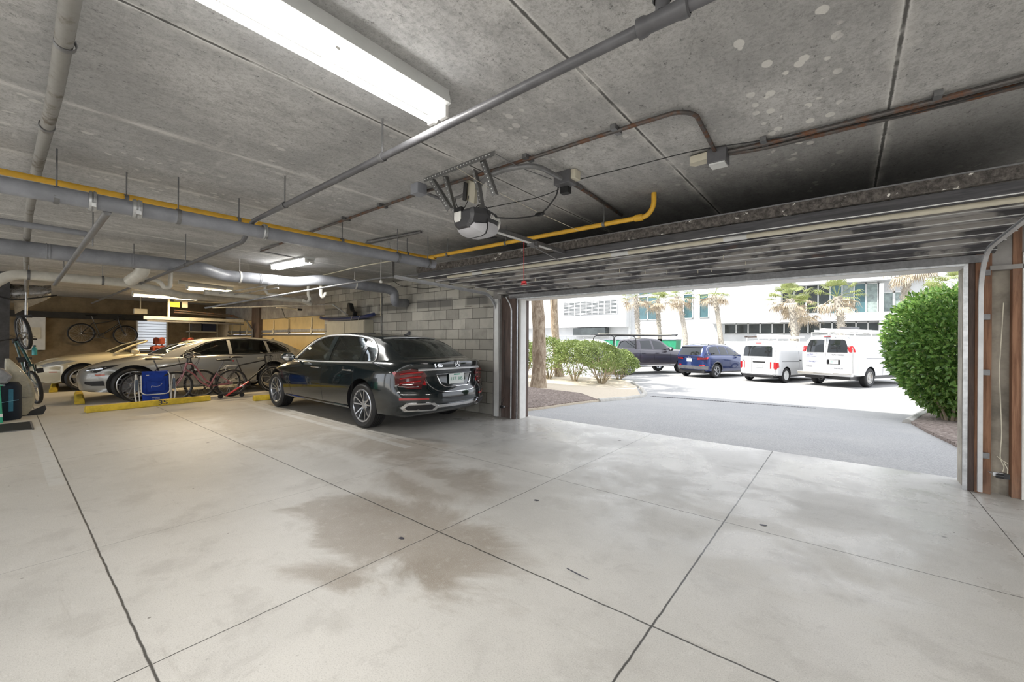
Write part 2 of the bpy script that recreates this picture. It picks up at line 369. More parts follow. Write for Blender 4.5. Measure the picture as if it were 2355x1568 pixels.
M_PVC = mat('white_pvc', (.62, .60, .54), .35, 0, .5, var=.08); M_RUST = rust_mat('rusty_conduit', (.16, .15, .145)); M_PERF = rust_mat('perforated_angle_steel', (.26, .26, .26), (.17, .10, .07), amt=.25)
M_BLACK = mat('black_rubber', (.018, .018, .019), .6, var=.1); M_BLKP = mat('black_plastic', (.022, .022, .024), .35, var=.1); M_CHROME = mat('chrome', (.80, .81, .83), .07, 1., var=.02)
M_SILVER = mat('silver_alloy', (.50, .51, .53), .28, .9, var=.05); M_RED = mat('red_paint', (.60, .02, .025), .3, coat=.5, var=.05); M_BLUEF = mat('blue_fabric', (.008, .045, .33), .85, var=.15, bump=.2, bscale=300)
M_BONE = mat('cream_plastic', (.66, .62, .50), .5, var=.06); M_LAMPW = mat('white_lamp_housing', (.72, .73, .72), .4, var=.04)
M_TUBE = emit_mat('lit_fluorescent_tube', (1, .985, .95), 9.); M_TUBEW = emit_mat('warm_fluorescent_tube', (1, .80, .50), 9.)

# ------------------------------------------------------------------ ground and shell
XL, XR, YB, YF, CH = -19.6, 6.5, -6.0, 5.68, 2.70
def GZ(y): t = min(1, max(0, (y-6.1)/9.)); return -.36*t*t*(3-2*t)
g = MB(); YS = [6.08+k*.6 for k in range(17)]+[30, 110]; g.grid([[(-90, y, GZ(y)-.006), (60, y, GZ(y)-.006)] for y in YS]); g = g.build('asphalt_lot', M_ASPH); struct(g)
f = MB().bx(XL-.3, XR+.3, YB-.3, 6.085, -.25, 0).build('floor', M_FLOOR, smooth=False); struct(f)
# slab, with planks that run out to the facade
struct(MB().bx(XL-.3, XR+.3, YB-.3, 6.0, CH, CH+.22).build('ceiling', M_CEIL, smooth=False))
struct(MB().bx(XL-8, XR+8, YB-.2, 6.0, CH+.22, 11.6).build('wall_upper', M_OUTW, smooth=False))
w = MB(); w.bx(-11.35, -4.98, YF, 6.0, 0, CH)
struct(w.build('wall_front', M_BLOCK, smooth=False))
struct(MB().bx(-16.55, -11.35, YF+.04, 6.0, 2.06, CH).bx(XL, -16.55, YF+.04, 6.0, 2.06, CH).build('wall_front_lintel', M_GREYST, smooth=False))
struct(MB().bx(-16.62, -15.95, YF-.03, 6.0, 0, 2.5).build('trim_1', M_WOODB, smooth=False))
w = MB(); w.bx(-4.98, 1.5, YF+.05, 5.85, 2.13, CH); w.bx(1.5, XR, YF, 6.0, 0, CH)
struct(w.build('wall_front_right', M_GREYST, smooth=False))
struct(MB().bx(XR, XR+.3, YB-.3, 6.0, 0, CH).build('wall_right', M_GREYST, smooth=False))
# unseen back side, left open between added piers so daylight lifts the ceiling
w = MB()
for x in (-19.6, -14.5, -9.4, -4.3, .8, 6.2): w.bx(x-.2, x+.2, YB-.2, YB+.2, 0, CH)
struct(w.build('added_back_piers', M_OUTW, smooth=False))
struct(MB().bx(-60, 40, -40, YB-.3, -.25, -.01).build('added_bounce_ground', mat('bounce_ground_concrete', (.62, .60, .56), .9, var=.06, nscale=1.), smooth=False))  # added sunlit ground, bounces light up under the ceiling
# end wall with the jalousie opening
WY0, WY1, WZ0, WZ1 = 3.00, 3.87, .96, 2.10
w = MB(); w.bx(XL-.25, XL, YB, WY0, 0, CH).bx(XL-.25, XL, WY1, 6.0, 0, CH).bx(XL-.25, XL, WY0, WY1, 0, WZ0).bx(XL-.25, XL, WY0, WY1, WZ1, CH)
struct(w.build('wall_left', M_TAN, smooth=False))
struct(MB().bx(XL, XL+.18, -.5, 5.66, 2.00, 2.19).build('trim_2', mat('sooty_beam', (.035, .033, .03), .8), smooth=False))          # dark beam line on the end wall
# jalousie window
t = NT('milky_glass'); tl = t.n.new('ShaderNodeBsdfTranslucent'); tl.inputs[0].default_value = (.93, .95, .98, 1)
df = t.n.new('ShaderNodeBsdfDiffuse'); df.inputs[0].default_value = (.85, .87, .9, 1); mx = t.n.new('ShaderNodeMixShader'); mx.inputs[0].default_value = .3
t.l.new(tl.outputs[0], mx.inputs[1]); t.l.new(df.outputs[0], mx.inputs[2]); t.l.new(mx.outputs[0], t.out.inputs[0]); M_MILK = t.m
win = empty('window_1', (XL, (WY0+WY1)/2, WZ0)); struct(win); win['label'] = 'white slatted jalousie window in the far tan wall'
w = MB(); hw = (WY1-WY0)/2; hh = WZ1-WZ0
w.bx(-.06, .03, -hw, -hw+.035, 0, hh).bx(-.06, .03, hw-.035, hw, 0, hh).bx(-.06, .03, -hw, hw, 0, .03).bx(-.06, .03, -hw, hw, hh-.03, hh)
w.build('window_frame', M_WHITE, win, smooth=False)
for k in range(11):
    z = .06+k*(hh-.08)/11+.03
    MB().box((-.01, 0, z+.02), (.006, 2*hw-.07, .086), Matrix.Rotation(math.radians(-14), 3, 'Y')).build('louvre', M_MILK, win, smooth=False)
    MB().box((.012, 0, z-.028), (.012, 2*hw-.07, .012)).build('louvre_shadow', M_DSTEEL, win, smooth=False)  # dark strip standing in for the shade at each slat edge
# concrete pier and boards right of the opening
struct(MB().bx(1.015, 1.14, YF+.02, 5.8, 0, 2.13).bx(.86, 1.5, 5.8, 6.0, 0, 2.13).build('wall_pier', mat('stained_concrete', (.34, .31, .26), .9, var=.3, nscale=2.4, bump=.4, bscale=30), smooth=False))
for i, (x0, x1, y0, m) in enumerate([(.915, 1.015, 5.62, M_WOODT), (1.135, 1.19, 5.62, M_WOODT), (.865, .915, 5.64, M_WOODB), (1.19, 1.25, 5.60, M_WHITE), (1.25, 1.5, 5.62, M_GREYST)]):
    struct(MB().bx(x0, x1, y0, 5.80, 0, CH if m is M_WOODT else 2.16).build('trim_%d' % (3+i), m, smooth=False, bevel=.003))
struct(MB().bx(1.0, 1.2, 5.6, 5.8, 2.02, 2.06).bx(1.0, 1.24, 5.63, 5.8, 2.06, 2.35).build('trim_8', M_GREYST, smooth=False))
# boards left of the opening
for i, (x0, x1, y0, m) in enumerate([(-4.98, -4.80, 5.60, M_GREYST), (-4.80, -4.55, 5.63, M_WOODB), (-4.55, -4.47, 5.60, M_WOODB)]):
    struct(MB().bx(x0, x1, y0, 6.0, 0, CH if i == 0 else 2.13).build('trim_%d' % (9+i), m, smooth=False, bevel=.003))
struct(MB().bx(-4.47, -4.42, 5.70, W(1209, 940, x=-4.42).y, 0, 2.08).build('trim_12', M_WHITE, smooth=False, bevel=.004))
struct(MB().bx(-4.47, .86, 5.68, 6.0, 2.08, 2.13).build('trim_14', M_WHITE, smooth=False))
struct(MB().bx(-4.62, .99, 5.60, 5.70, 2.10, 2.17).build('trim_15', M_DSTEEL, smooth=False))
# weather seals round the opening
for nm, a, b in (('trim_16', (-4.462, 5.64, 0), (-4.462, 5.64, 2.1)), ('trim_17', (.856, 5.64, 0), (.856, 5.64, 2.1)), ('trim_18', (-4.46, 5.63, 2.095), (.85, 5.63, 2.095))):
    struct(MB().bar(a, b, .018, .03).build(nm, M_GALV, smooth=False))
# closed cream garage doors behind the parked cars
M_CREAM = mat('cream_door_panel', (.62, .48, .24), .6, var=.06, nscale=2)
def cream_door(n, x0, x1, label, hinges):
    d = empty(n, ((x0+x1)/2, YF+.08, 0)); struct(d); d['label'] = label; h = (x1-x0)/2
    for k in range(4):
        MB().bx(-h, h, 0, .05, k*.515+.004, k*.515+.51).build('door_panel', M_CREAM, d, smooth=False, bevel=.006)
    MB().bx(-h, h, -.03, 0, 1.60, 1.68).build('strut', M_GALV, d, smooth=False)
    MB().bx(-h, h, -.05, 0, 1.50, 1.53).build('strut', M_DSTEEL, d, smooth=False)
    for hx in hinges:
        m = MB(); m.bar((hx, -.03, 1.52), (hx, -.03, 2.02), .02, .02) if hx == hinges[len(hinges)//2] else m.box((hx, -.012, 1.78), (.05, .01, .45))
        m.prism([(-.06, 1.6), (0, 1.52), (.06, 1.6), (.02, 1.72), (-.02, 1.72)], (hx, -.045, 0), (1, 0, 0), (0, 0, 1), (0, 1, 0), .02)
        m.build('hinge', M_DSTEEL if hx == hinges[len(hinges)//2] else M_BONE, d, smooth=False)
cream_door('door_1', -15.95, -11.35, 'closed cream sectional garage door behind the grey and black sedans', (-1.3, -.1, 1.4))
cream_door('door_2', XL+.2, -16.62, 'closed cream garage door left of the brown wooden post', (-.9, 0, .7))
# kerbs, sand bed and mulch outside
def patch(name, pts, z, m, h=.1):
    bm = bmesh.new(); bm.faces.new([bm.verts.new((x, y, 0)) for x, y in pts])
    for k in range(15): bmesh.ops.bisect_plane(bm, geom=bm.verts[:]+bm.edges[:]+bm.faces[:], plane_co=(0, 6.4+k*.6, 0), plane_no=(0, 1, 0))
    r = bmesh.ops.extrude_face_region(bm, geom=bm.faces[:]); top = {g for g in r['geom'] if isinstance(g, bmesh.types.BMVert)}
    for v in bm.verts: v.co.z = GZ(v.co.y)+(z if v in top else z-h)
    bmesh.ops.recalc_face_normals(bm, faces=bm.faces); me = bpy.data.meshes.new(name); bm.to_mesh(me); bm.free(); me.materials.append(m)
    o = bpy.data.objects.new(name, me); COL.objects.link(o); return o
t = NT('pale_sand'); v = t.obj(); n = t.noise(v, 14, 6, .7); t.bump(n, .6, .02); M_SAND = t.fin(t.mix(t.step(n, .55, .75), (.62, .54, .43), (.30, .22, .15)), .95)
t = NT('bark_mulch'); v = t.obj(); n = t.vor(t.scale(v, (1, 1.6, 1)), 28)[1]; n1 = t.noise(v, 30, 5, .8); t.bump(t.math('ADD', n1, t.sep(n)[0]), 1., .03)
M_MULCH = t.fin(t.mix(t.sep(n)[0], (.12, .085, .07), (.50, .41, .36)), .95)
struct(patch('sand_bed', [(-30, 6.1), (-4.9, 6.1), (-4.75, 7), (-4.7, 9.0), (-4.7, 11.0), (-4.9, 12.3), (-5.5, 13.6), (-6.2, 15.2), (-7.6, 17.2), (-9.5, 18.0), (-30, 18.2)], .035, M_SAND))
struct(patch('mulch_bed', [(-12, 6.12), (-4.95, 6.15), (-4.78, 7.0), (-4.74, 9.2), (-6.0, 10.6), (-8, 11.0), (-12, 11.4)], .05, M_MULCH, .03))
struct(patch('mulch_bed_right', [(1.35, 6.12), (8, 6.12), (8, 16.1), (2.6, 16.0), (1.8, 15.5), (1.36, 13.4), (1.0, 11.4), (1.05, 9.8)], .045, M_MULCH))
M_KERB = mat('concrete_kerb', (.52, .50, .46), .9, var=.1, bump=.4)
k = MB(); k.tube([(x, y, GZ(y)) for x, y in ((-4.72, 9.2), (-4.62, 10.5), (-4.72, 12.0), (-5.1, 13.2), (-5.9, 14.9), (-7.1, 16.9), (-9.0, 18.1))], .07, 8); struct(k.build('trim_19', M_KERB))
k = MB(); k.tube([(x, y, GZ(y)) for x, y in ((8, 16.2), (2.6, 16.1), (1.75, 15.6), (1.3, 13.4), (.95, 11.4))], .085, 8); struct(k.build('trim_20', M_KERB))
dr = MB()
for i in range(60):
    x = -4.59+i*.066; y = 12.44+i*.066*.207; dr.box((x, y, GZ(y)-.004), (.026, .09, .010))
for o_ in (-.06, .06): dr.bar((-4.62, 12.44+o_, GZ(12.4)-.004), (-.62, 13.26+o_, GZ(13.3)-.004), .02, .012)
tag(dr.build('trench_drain', M_DSTEEL, smooth=False), 'long slotted metal drain grate across the driveway asphalt', 'drain')
# floor drain by the surfboards
d = empty('floor_drain', (-9.75, .14, 0), 0, 'dark rectangular slotted grate set in the floor in front of the surfboards', 'drain')
m = MB(); m.bx(-.5, .42, -.30, -.28, .001, .008).bx(-.5, .42, .15, .17, .001, .008).bx(.38, .42, -.3, .17, .001, .008); m.build('drain_frame', M_DSTEEL, d, smooth=False)
m = MB()
for i in range(26): m.bx(-.5+i*.034, -.5+i*.034+.018, -.29, .16, .001, .006)
m.build('grate', M_BLACK, d, smooth=False)

# ------------------------------------------------------------------ lamps
def lamp(name, c, length, rz, label, power, tube_m=None, color=(1, .97, .92), open_tubes=True, z=2.55, wd=.15, cz=CH, group=None):
    o = empty(name, (c[0], c[1], cz), rz, label, 'ceiling light', group); L = length/2; dz = z-cz
    m = MB(); m.prism([(-wd/2, -.0), (-wd/2-.02, dz+.07), (-.02, dz+.035), (.02, dz+.035), (wd/2+.02, dz+.07), (wd/2, 0)], (-L, 0, 0), (0, 1, 0), (0, 0, 1), (1, 0, 0), 2*L)
    m.build('housing', M_LAMPW, o, smooth=False)
    for s in (-1, 1):
        MB().cyl((-L+.03, s*wd*.28, dz+.012), (L-.03, s*wd*.28, dz+.012), .016, 12).build('tube', tube_m or M_TUBE, o)
    for e in (-L+.01, L-.01, 0):
        MB().prism([(-wd*.5, .06), (-wd*.5, .0), (-wd*.14, -.002), (0, .022), (wd*.14, -.002), (wd*.5, 0), (wd*.5, .06)] if e else [(-wd*.5, .036), (-wd*.5, .024), (wd*.5, .024), (wd*.5, .036)], (e-.01, 0, dz), (0, 1, 0), (0, 0, 1), (1, 0, 0), .02).build('end_cap', M_WHITE, o, smooth=False)
    if power:
        a = bpy.data.lights.new('lamp_light', 'AREA'); a.shape = 'RECTANGLE'; a.size = 2*L-.06; a.size_y = wd*.86; a.energy = power; a.color = color
        al = bpy.data.objects.new('lamp_light', a); COL.objects.link(al); al.parent = o; al.location = (0, 0, dz-.008)
    return o
lamp('fluorescent_light', (-1.745, .885), 1.24, PI/2, 'long twin-tube fluorescent strip light crossing the ceiling at the upper left of the photo', 26)
lamp('fluorescent_light', (-7.35, 3.10), 1.15, math.radians(4), 'short fluorescent light over the black sedan, beside the big grey drain pipe', 45, z=2.60)
lamp('fluorescent_light', (-15.6, 3.05), 1.5, PI/2, 'warm bare-tube light hanging nearest the louvred window', 50, M_TUBEW, (1, .74, .40))
lamp('fluorescent_light', (-12.4, 3.28), .95, PI/2, 'short warm tube light behind the grey pipe above the grey car', 45, M_TUBEW, (1, .76, .45))
# added strip lights, unseen behind the camera, to brighten floor and ceiling
for k, (x, y, e) in enumerate([(-1.745, -2.6, 32), (-5.6, -2.6, 20), (2.2, -1.2, 70), (-9.5, -2.6, 14), (3.6, 2.3, 60)]):
    lamp('fluorescent_light', (x, y), 1.24, PI/2, 'added fill strip light, unseen behind the camera, %s' % ['second from the right end', 'third from the right end', 'over the right side', 'furthest left', 'in the right corner'][k], e)

# ------------------------------------------------------------------ pipes
def hanger(m, p, r, top=CH, w=.012):
    p = Vector(p); m.tube([p+Vector((0, 0, r+.01)), Vector((p.x, p.y, top))], .005, 6)
def pipe(name, pts, r, m, label, cat='pipe', group=None, n=14, joints=(), corner=.12, jr=1.22, jl=.05, jm=None, hangers=(), hm=None, ringax=None):
    o = MB().tube(arc(pts, corner) if corner else pts, r, n).build(name, m); tag(o, label, cat, group)
    for (a, d) in joints:
        a = Vector(a); d = Vector(d).normalized()
        MB().lathe([(r*1.02, -jl), (r*jr, -jl*.8), (r*jr, -jl*.5), (r*(jr-.06), -jl*.4), (r*(jr-.06), jl*.4), (r*jr, jl*.5), (r*jr, jl*.8), (r*1.02, jl)], a, d, 18).build('coupling', jm or m, o)
    for (a, d) in hangers:
        a = Vector(a); d = Vector(d).normalized(); h = MB()
        h.lathe([(r+.002, -.014), (r+.006, -.014), (r+.006, .014), (r+.002, .014)], a, d, 18, closed=True)
        h.tube([a+Vector((0, 0, r)), Vector((a.x, a.y, CH))], .0055, 6); h.build('hanger', hm or M_DSTEEL, o)
    return o
# sprinkler line, crosses the room
SY = 1.45
o = pipe('sprinkler_pipe', [(3.8, SY-.02, 2.47), (-.38, SY-.02, 2.47), (-4.33, SY+.02, 2.455), (-4.55, SY+.02, 2.30), (-15.9, SY+.08, 2.30)], .021, M_GREYDK,
     'long grey sprinkler pipe running from the upper right corner across the whole ceiling', group=None, hangers=[((-2.2, SY, 2.463), (1, 0, 0)), ((-3.6, SY+.01, 2.458), (1, 0, 0)), ((-6.6, SY+.03, 2.3), (1, 0, 0)), ((-9.8, SY+.05, 2.3), (1, 0, 0))], corner=.08)
MB().lathe([(.024, -.09), (.034, -.085), (.034, -.06), (.029, -.05), (.03, .05), (.034, .06), (.034, .085), (.024, .09)], (-.50, SY-.02, 2.47), (1, 0, 0), 20).cyl((-.50, SY-.02, 2.49), (-.50, SY-.02, 2.58), .024).lathe([(.03, 2.53), (.034, 2.535), (.034, 2.56), (.03, 2.565)], (-.5, SY-.02, 0), (0, 0, 1), 18).cyl((-.50, SY-.02, 2.56), (-.50, SY-.02, CH), .019).build('tee', M_GREYDK, o)
pipe('sprinkler_pipe', [(-4.37, .5, 2.31), (-9.3, .5, 2.16)], .024, M_PIPEL, 'short grey pipe slanting down from the grey drain pipe at the left towards the column', corner=0)
# second thin sprinkler branch
pipe('sprinkler_pipe', [tuple(W(472, 708, x=-9.0)), tuple(W(870, 640, x=-6.1)), tuple(W(960, 632, x=-5.5)), tuple(W(1140, 610, x=-4.4))], .017, M_PIPEL, 'thin bright sprinkler branch running under the drain pipe to the raised door', corner=0,
     hangers=[(W(876, 648, x=-6.05), (1, .4, 0))], hm=M_WHITE)
# yellow gas line, two legs and an elbow up
o = pipe('gas_pipe', [(-4.59, -.6, 2.51), (-4.52, 3.70, 2.50), (-1.42, 3.70, 2.50), (-1.36, 3.70, 2.58), (-1.36, 3.70, CH)], .0225, M_YEL, 'bright yellow gas pipe running beside the grey drain pipe and along the raised door', corner=.06,
     hangers=[((-4.54, .63, 2.49), (0, 1, 0)), ((-4.52, 1.42, 2.49), (0, 1, 0)), ((-4.50, 2.45, 2.49), (0, 1, 0)), ((-4.50, 3.35, 2.49), (0, 1, 0)), ((-4.1, 3.7, 2.49), (1, 0, 0)), ((-3.1, 3.7, 2.495), (1, 0, 0)), ((-1.85, 3.7, 2.5), (1, 0, 0))])
MB().lathe([(.026, -.05), (.031, -.045), (.031, .045), (.026, .05)], (-4.50, 3.60, 2.49), (0, 1, 0), 16).lathe([(.026, -.05), (.031, -.045), (.031, .045), (.026, .05)], (-4.40, 3.70, 2.49), (1, 0, 0), 16).lathe([(.026, -.04), (.031, -.035), (.031, .035), (.026, .04)], (-1.50, 3.7, 2.5), (1, 0, 0), 16).build('coupling', M_YEL, o)
# grey drain pipes
o = pipe('drain_pipe', [(-4.42, -.6, 2.375), (-4.30, 1.5, 2.365), (-4.20, 3.55, 2.35)], .058, M_GREYPAINT, 'grey drain pipe with steel band couplings below the yellow gas pipe', corner=0,
     hangers=[((-4.38, .24, 2.37), (0, 1, 0)), ((-4.335, .92, 2.37), (0, 1, 0)), ((-4.22, 3.0, 2.355), (0, 1, 0)), ((-4.2, 3.45, 2.35), (0, 1, 0))])
for y, w in ((.42, .022), (.665, .03), (1.56, .018)):
    x = -4.42+.058*(y+.6)
    MB().lathe([(.058, -w), (.07, -w*.9), (.074, -w*.3), (.066, 0), (.074, w*.3), (.07, w*.9), (.058, w)], (x, y, 2.371), (.06, 1, 0), 20).box((x+.06, y, 2.33), (.03, w, .03)).build('coupling', M_GALV, o)
pipe('drain_pipe', [(-7.62, -.9, 2.40), (-7.48, 1.86, 2.41), (-7.90, 2.25, 2.39), (-7.90, 3.40, 2.41), (-7.54, 3.66, 2.46), (-7.48, 5.10, 2.43), tuple(W(907, 672, x=-7.45)), tuple(W(907, 696, x=-7.45)), tuple(W(935, 697, y=5.68))], .094, M_GREYPAINT,
     'thick grey drain pipe that jogs twice and elbows down into the block wall', corner=.14, n=20,
     joints=[((-7.55, .35, 2.405), (.05, 1, 0)), ((-7.52, 1.1, 2.407), (.05, 1, 0)), ((-7.90, 2.8, 2.40), (0, 1, 0)), ((-7.51, 4.6, 2.44), (0, 1, 0))], jr=1.05, jl=.02,
     hangers=[((-7.90, 2.5, 2.395), (0, 1, 0)), ((-7.51, 4.35, 2.445), (0, 1, 0))], hm=M_WHITE)
pipe('drain_pipe', [tuple(W(-20, 505, z=2.45)), tuple(W(195, 537, z=2.45)), tuple(W(205, 548, z=2.45))], .03, M_GREYPAINT, 'thin grey pipe running left of the slanting pipe, between the two drain pipes', corner=0)
pipe('cast_iron_pipe', [tuple(W(172, -60, z=2.62)), tuple(W(127, 215, z=2.62)), tuple(W(80, 410, z=2.62)), tuple(W(66, 495, z=2.60)), tuple(W(60, 570, z=2.5)), tuple(W(62, 690, z=2.2))], .030, rust_mat('lime_streaked_pipe', (.30, .29, .27), (.13, .11, .09), .4, .7, 0.), 'mottled beige pipe hugging the ceiling at the far left', corner=.1,
     hangers=[(W(150, 100, z=2.62), (1, 0, 0)), (W(108, 290, z=2.62), (1, 0, 0))])
# white PVC waste pipes with traps
PX = -9.3
def pv(px, py, x=PX): return tuple(W(px, py, x=x))
o = pipe('waste_pipe', [pv(-20, 655), pv(5, 640), pv(38, 630), pv(290, 650), pv(420, 680, -10.2), pv(560, 690, -11.5)], .07, M_PVC, 'thick white waste pipe at the far left below the grey drain pipes', corner=.1,
     hangers=[(pv(66, 632), (0, 1, 0)), (pv(236, 645), (0, 1, 0))])
pipe('waste_pipe', [pv(330, 590, -8.6), pv(330, 625, -8.6), pv(300, 645, -9.0)], .088, M_PVC, 'short fat white pipe elbow dropping below the grey drain pipe', corner=.12)
TR = lambda pts, x: [pv(a, b, x) for a, b in pts]
def trap(pts, x, label, r=.026):
    return pipe('trap_pipe', TR(pts, x), r, M_PVC, label, corner=.07)
trap([(310, 642), (358, 643), (372, 652), (376, 661), (391, 662), (393, 625)], -9.0, 'white U-bend trap left of the two warm lights', .033)
trap([(709, 650), (709, 680), (714, 688), (706, 696), (696, 690)], -8.6, 'white trap under the grey pipe, left one of the pair', .03)
trap([(738, 652), (738, 678), (742, 684), (748, 676), (748, 672)], -7.6, 'white trap under the grey pipe, right one of the pair', .03)
trap([(610, 652), (610, 668), (616, 676), (648, 680)], -9.5, 'small white elbow under the grey pipe above the sedan roof', .03)
pipe('waste_pipe', TR([(470, 672), (560, 680), (700, 692), (715, 700)], -10.2), .055, M_PVC, 'pale waste pipe running level behind the traps', corner=.08)
pipe('water_pipe', TR([(410, 648), (500, 660), (520, 664)], -11.0), .04, M_PVC, 'pale insulated pipe above the far tube light', corner=0)
for i, (a, b, c, d) in enumerate([((505, 675), (640, 652), -9.4, -7.6), ((540, 677), (640, 662), -9.4, -7.8)]):
    pipe('conduit', [pv(*a, c), pv(*b, d)], .012, M_GALV, ['upper of two thin conduits rising to the small fluorescent light', 'lower of two thin conduits rising to the small fluorescent light'][i], 'conduit', corner=0)
# conduits on the slab
def cond(pts, r, label, m=M_RUST, clips=(), name='conduit', corner=.1, z=CH-.025):
    P = [tuple(W(a, b, z=z)) for a, b in pts]; o = MB().tube(arc(P, corner, 8), r, 10).build(name, m); tag(o, label, 'conduit')
    for a, b in clips:
        p = W(a, b, z=z); MB().box(p+Vector((0, 0, .008)), (.035, .10, .03)).build('clip', M_DSTEEL, o, smooth=False)
    return o
cond([(600, 578), (716, 533), (965, 444), (1045, 420), (1400, 306), (1560, 256), (1600, 262), (1645, 348)], .013, 'dark rusty conduit running from the gas pipe to the round-cornered bend and box', clips=[(1417, 301), (1215, 366), (880, 475), (795, 505)], corner=.14)
cond([(1672, 349), (1760, 330), (2160, 229), (2420, 160)], .015, 'paired rusty conduits running from the box to the right edge, back one', clips=[(1757, 328), (2155, 226)])
cond([(1672, 354), (1760, 340), (2160, 243), (2420, 178)], .015, 'paired rusty conduits running from the box to the right edge, front one')
cond([(845, 556), (968, 533)], .016, 'flat dark conduit stub on the ceiling left of the opener', M_DSTEEL)
cond([(600, 573), (648, 560)], .012, 'short dark conduit piece over the small light', M_DSTEEL)
cond([(598, 577), (625, 582), (700, 596), (713, 602)], .008, 'thin cable leading to the small fluorescent light', M_DSTEEL)
cond([(742, 633), (840, 610), (900, 600)], .010, 'pale conduit slanting up to the grey drain pipe end', M_BONE)
cond([(1300, 412), (1360, 448), (1430, 495)], .016, 'dark conduit running from the outlet box towards the raised door', clips=[(1330, 430)])
cond([(1090, 440), (1122, 404), (1175, 385), (1235, 380), (1290, 410)], .019, 'looping grey flexible conduit from the opener outlet to the box', M_PIPEL, z=2.63)
cond([(985, 446), (1015, 458), (1050, 456), (1072, 445)], .014, 'short sagging flexible conduit beside the opener bracket', M_PIPEL, z=2.62)
def jbox(px, py, z, sz, label, m, rz=0, extra=None):
    p = W(px, py, z=z); o = MB().box((0, 0, 0), sz).build('junction_box', m, smooth=False, bevel=.004); o.location = p; o.rotation_euler[2] = rz
    tag(o, label, 'electrical box'); return o
jbox(963, 436, 2.655, (.10, .10, .09), 'square grey electrical box left of the opener bracket', M_GREYPAINT)
b = jbox(1300, 412, 2.65, (.15, .11, .10), 'dark outlet box with a white receptacle right of the opener', M_GREYDK)
MB().box((.07, .0, .01), (.09, .08, .07)).build('receptacle', M_BONE, b, smooth=False); MB().box((-.02, .04, -.07), (.07, .06, .06)).build('plug', M_BLACK, b, smooth=False)
b = jbox(1652, 362, 2.645, (.12, .12, .10), 'grey junction box with a pale lid where the bent conduit drops', M_GREYDK)
MB().box((0, 0, -.054), (.10, .10, .012)).build('lid', M_LAMPW, b, smooth=False)
m = MB(); m.prism([(-.07, -.03), (.05, -.04), (.06, .04), (-.05, .045), (-.08, .01)], (-.11, -.01, -.01), (1, 0, 0), (0, 1, 0), (0, 0, 1), .05); m.build('sensor', M_BONE, b, smooth=False)

# ------------------------------------------------------------------ overhead door, raised
DX0, DX1 = -4.83, 1.03; DC = (DX0+DX1)/2; DH = (DX1-DX0)/2
def patchy_wood():
    t = NT('patchy_door_board'); v = t.obj(); X, Y, Z = t.sep(v)
    n = t.noise(t.scale(v, (1., 1.5, 1)), 1.4, 5, .6, .4); m = t.noise(v, 6, 5, .7); r = t.noise(v, 2.2, 5, .7)
    c = t.mix(t.step(n, .46, .54), (.10, .098, .105), (.36, .345, .33)); c = t.mix(t.math('MULTIPLY', t.step(r, .60, .68), .6), c, (.17, .11, .095))
    c = t.mix(t.math('MULTIPLY', t.step(m, .5, .8), .4), c, (.42, .41, .39)); return t.fin(c, .75, 0, .3)
def flaking():
    t = NT('flaking_dark_paint'); v = t.obj(); n = t.noise(v, 26, 6, .75); f = t.noise(t.scale(v, (1, 1, 1.6)), 5.5, 6, .7, .4)
    c = t.mix(t.step(n, .35, .7), (.055, .05, .047), (.20, .18, .165)); c = t.mix(t.step(f, .62, .635), c, (.85, .83, .78)); t.bump(n, .8, .01); return t.fin(c, .85, 0, .2)
M_DOORW = patchy_wood(); M_FLAKE = flaking()
door = empty('garage_door', (DC, 3.76, 2.26), 0, 'wide dark garage door raised overhead, its boards seen from below above the opening', 'garage door')
MB().bx(-DH, DH, 0, .03, .07, .155).build('flaking_top_board', M_FLAKE, door, smooth=False)['label'] = 'dark board with flaking paint'
MB().bx(-DH, DH, -.004, .0, .150, .160).build('top_edge', M_DSTEEL, door, smooth=False)
ys = [.03, .36, .64, .93, 1.21, 1.50, 1.78, 1.90]; zs = [.02, .02, .018, .015, .01, .0, -.035, -.10]
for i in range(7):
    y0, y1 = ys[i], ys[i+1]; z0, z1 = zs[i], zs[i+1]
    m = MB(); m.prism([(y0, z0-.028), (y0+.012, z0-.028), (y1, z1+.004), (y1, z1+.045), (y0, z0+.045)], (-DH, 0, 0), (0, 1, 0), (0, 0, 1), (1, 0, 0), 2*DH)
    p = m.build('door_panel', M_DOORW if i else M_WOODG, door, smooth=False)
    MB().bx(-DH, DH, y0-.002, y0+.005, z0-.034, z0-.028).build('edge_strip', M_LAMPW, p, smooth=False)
m = MB(); m.tube([(-DH+.45, .20, -.005), (DH, .20, -.005)], .024, 12); m.build('torsion_tube', M_BONE, door)['label'] = 'long cream tube with grey sleeves'
m = MB()
for x in (-1.9, .1, 1.15): m.cyl((x-.09, .20, -.005), (x+.09, .20, -.005), .0255, 12)
m.build('sleeve', M_LAMPW, door)
m = MB(); r2 = random.Random(5)
for i in range(9):
    x = r2.uniform(-1.5, 1.2); y = r2.uniform(.7, 1.6); m.bar((x, y, -.03), (x, y, -.07), .012, .004)
m.build('nail', M_BONE, door, smooth=False)
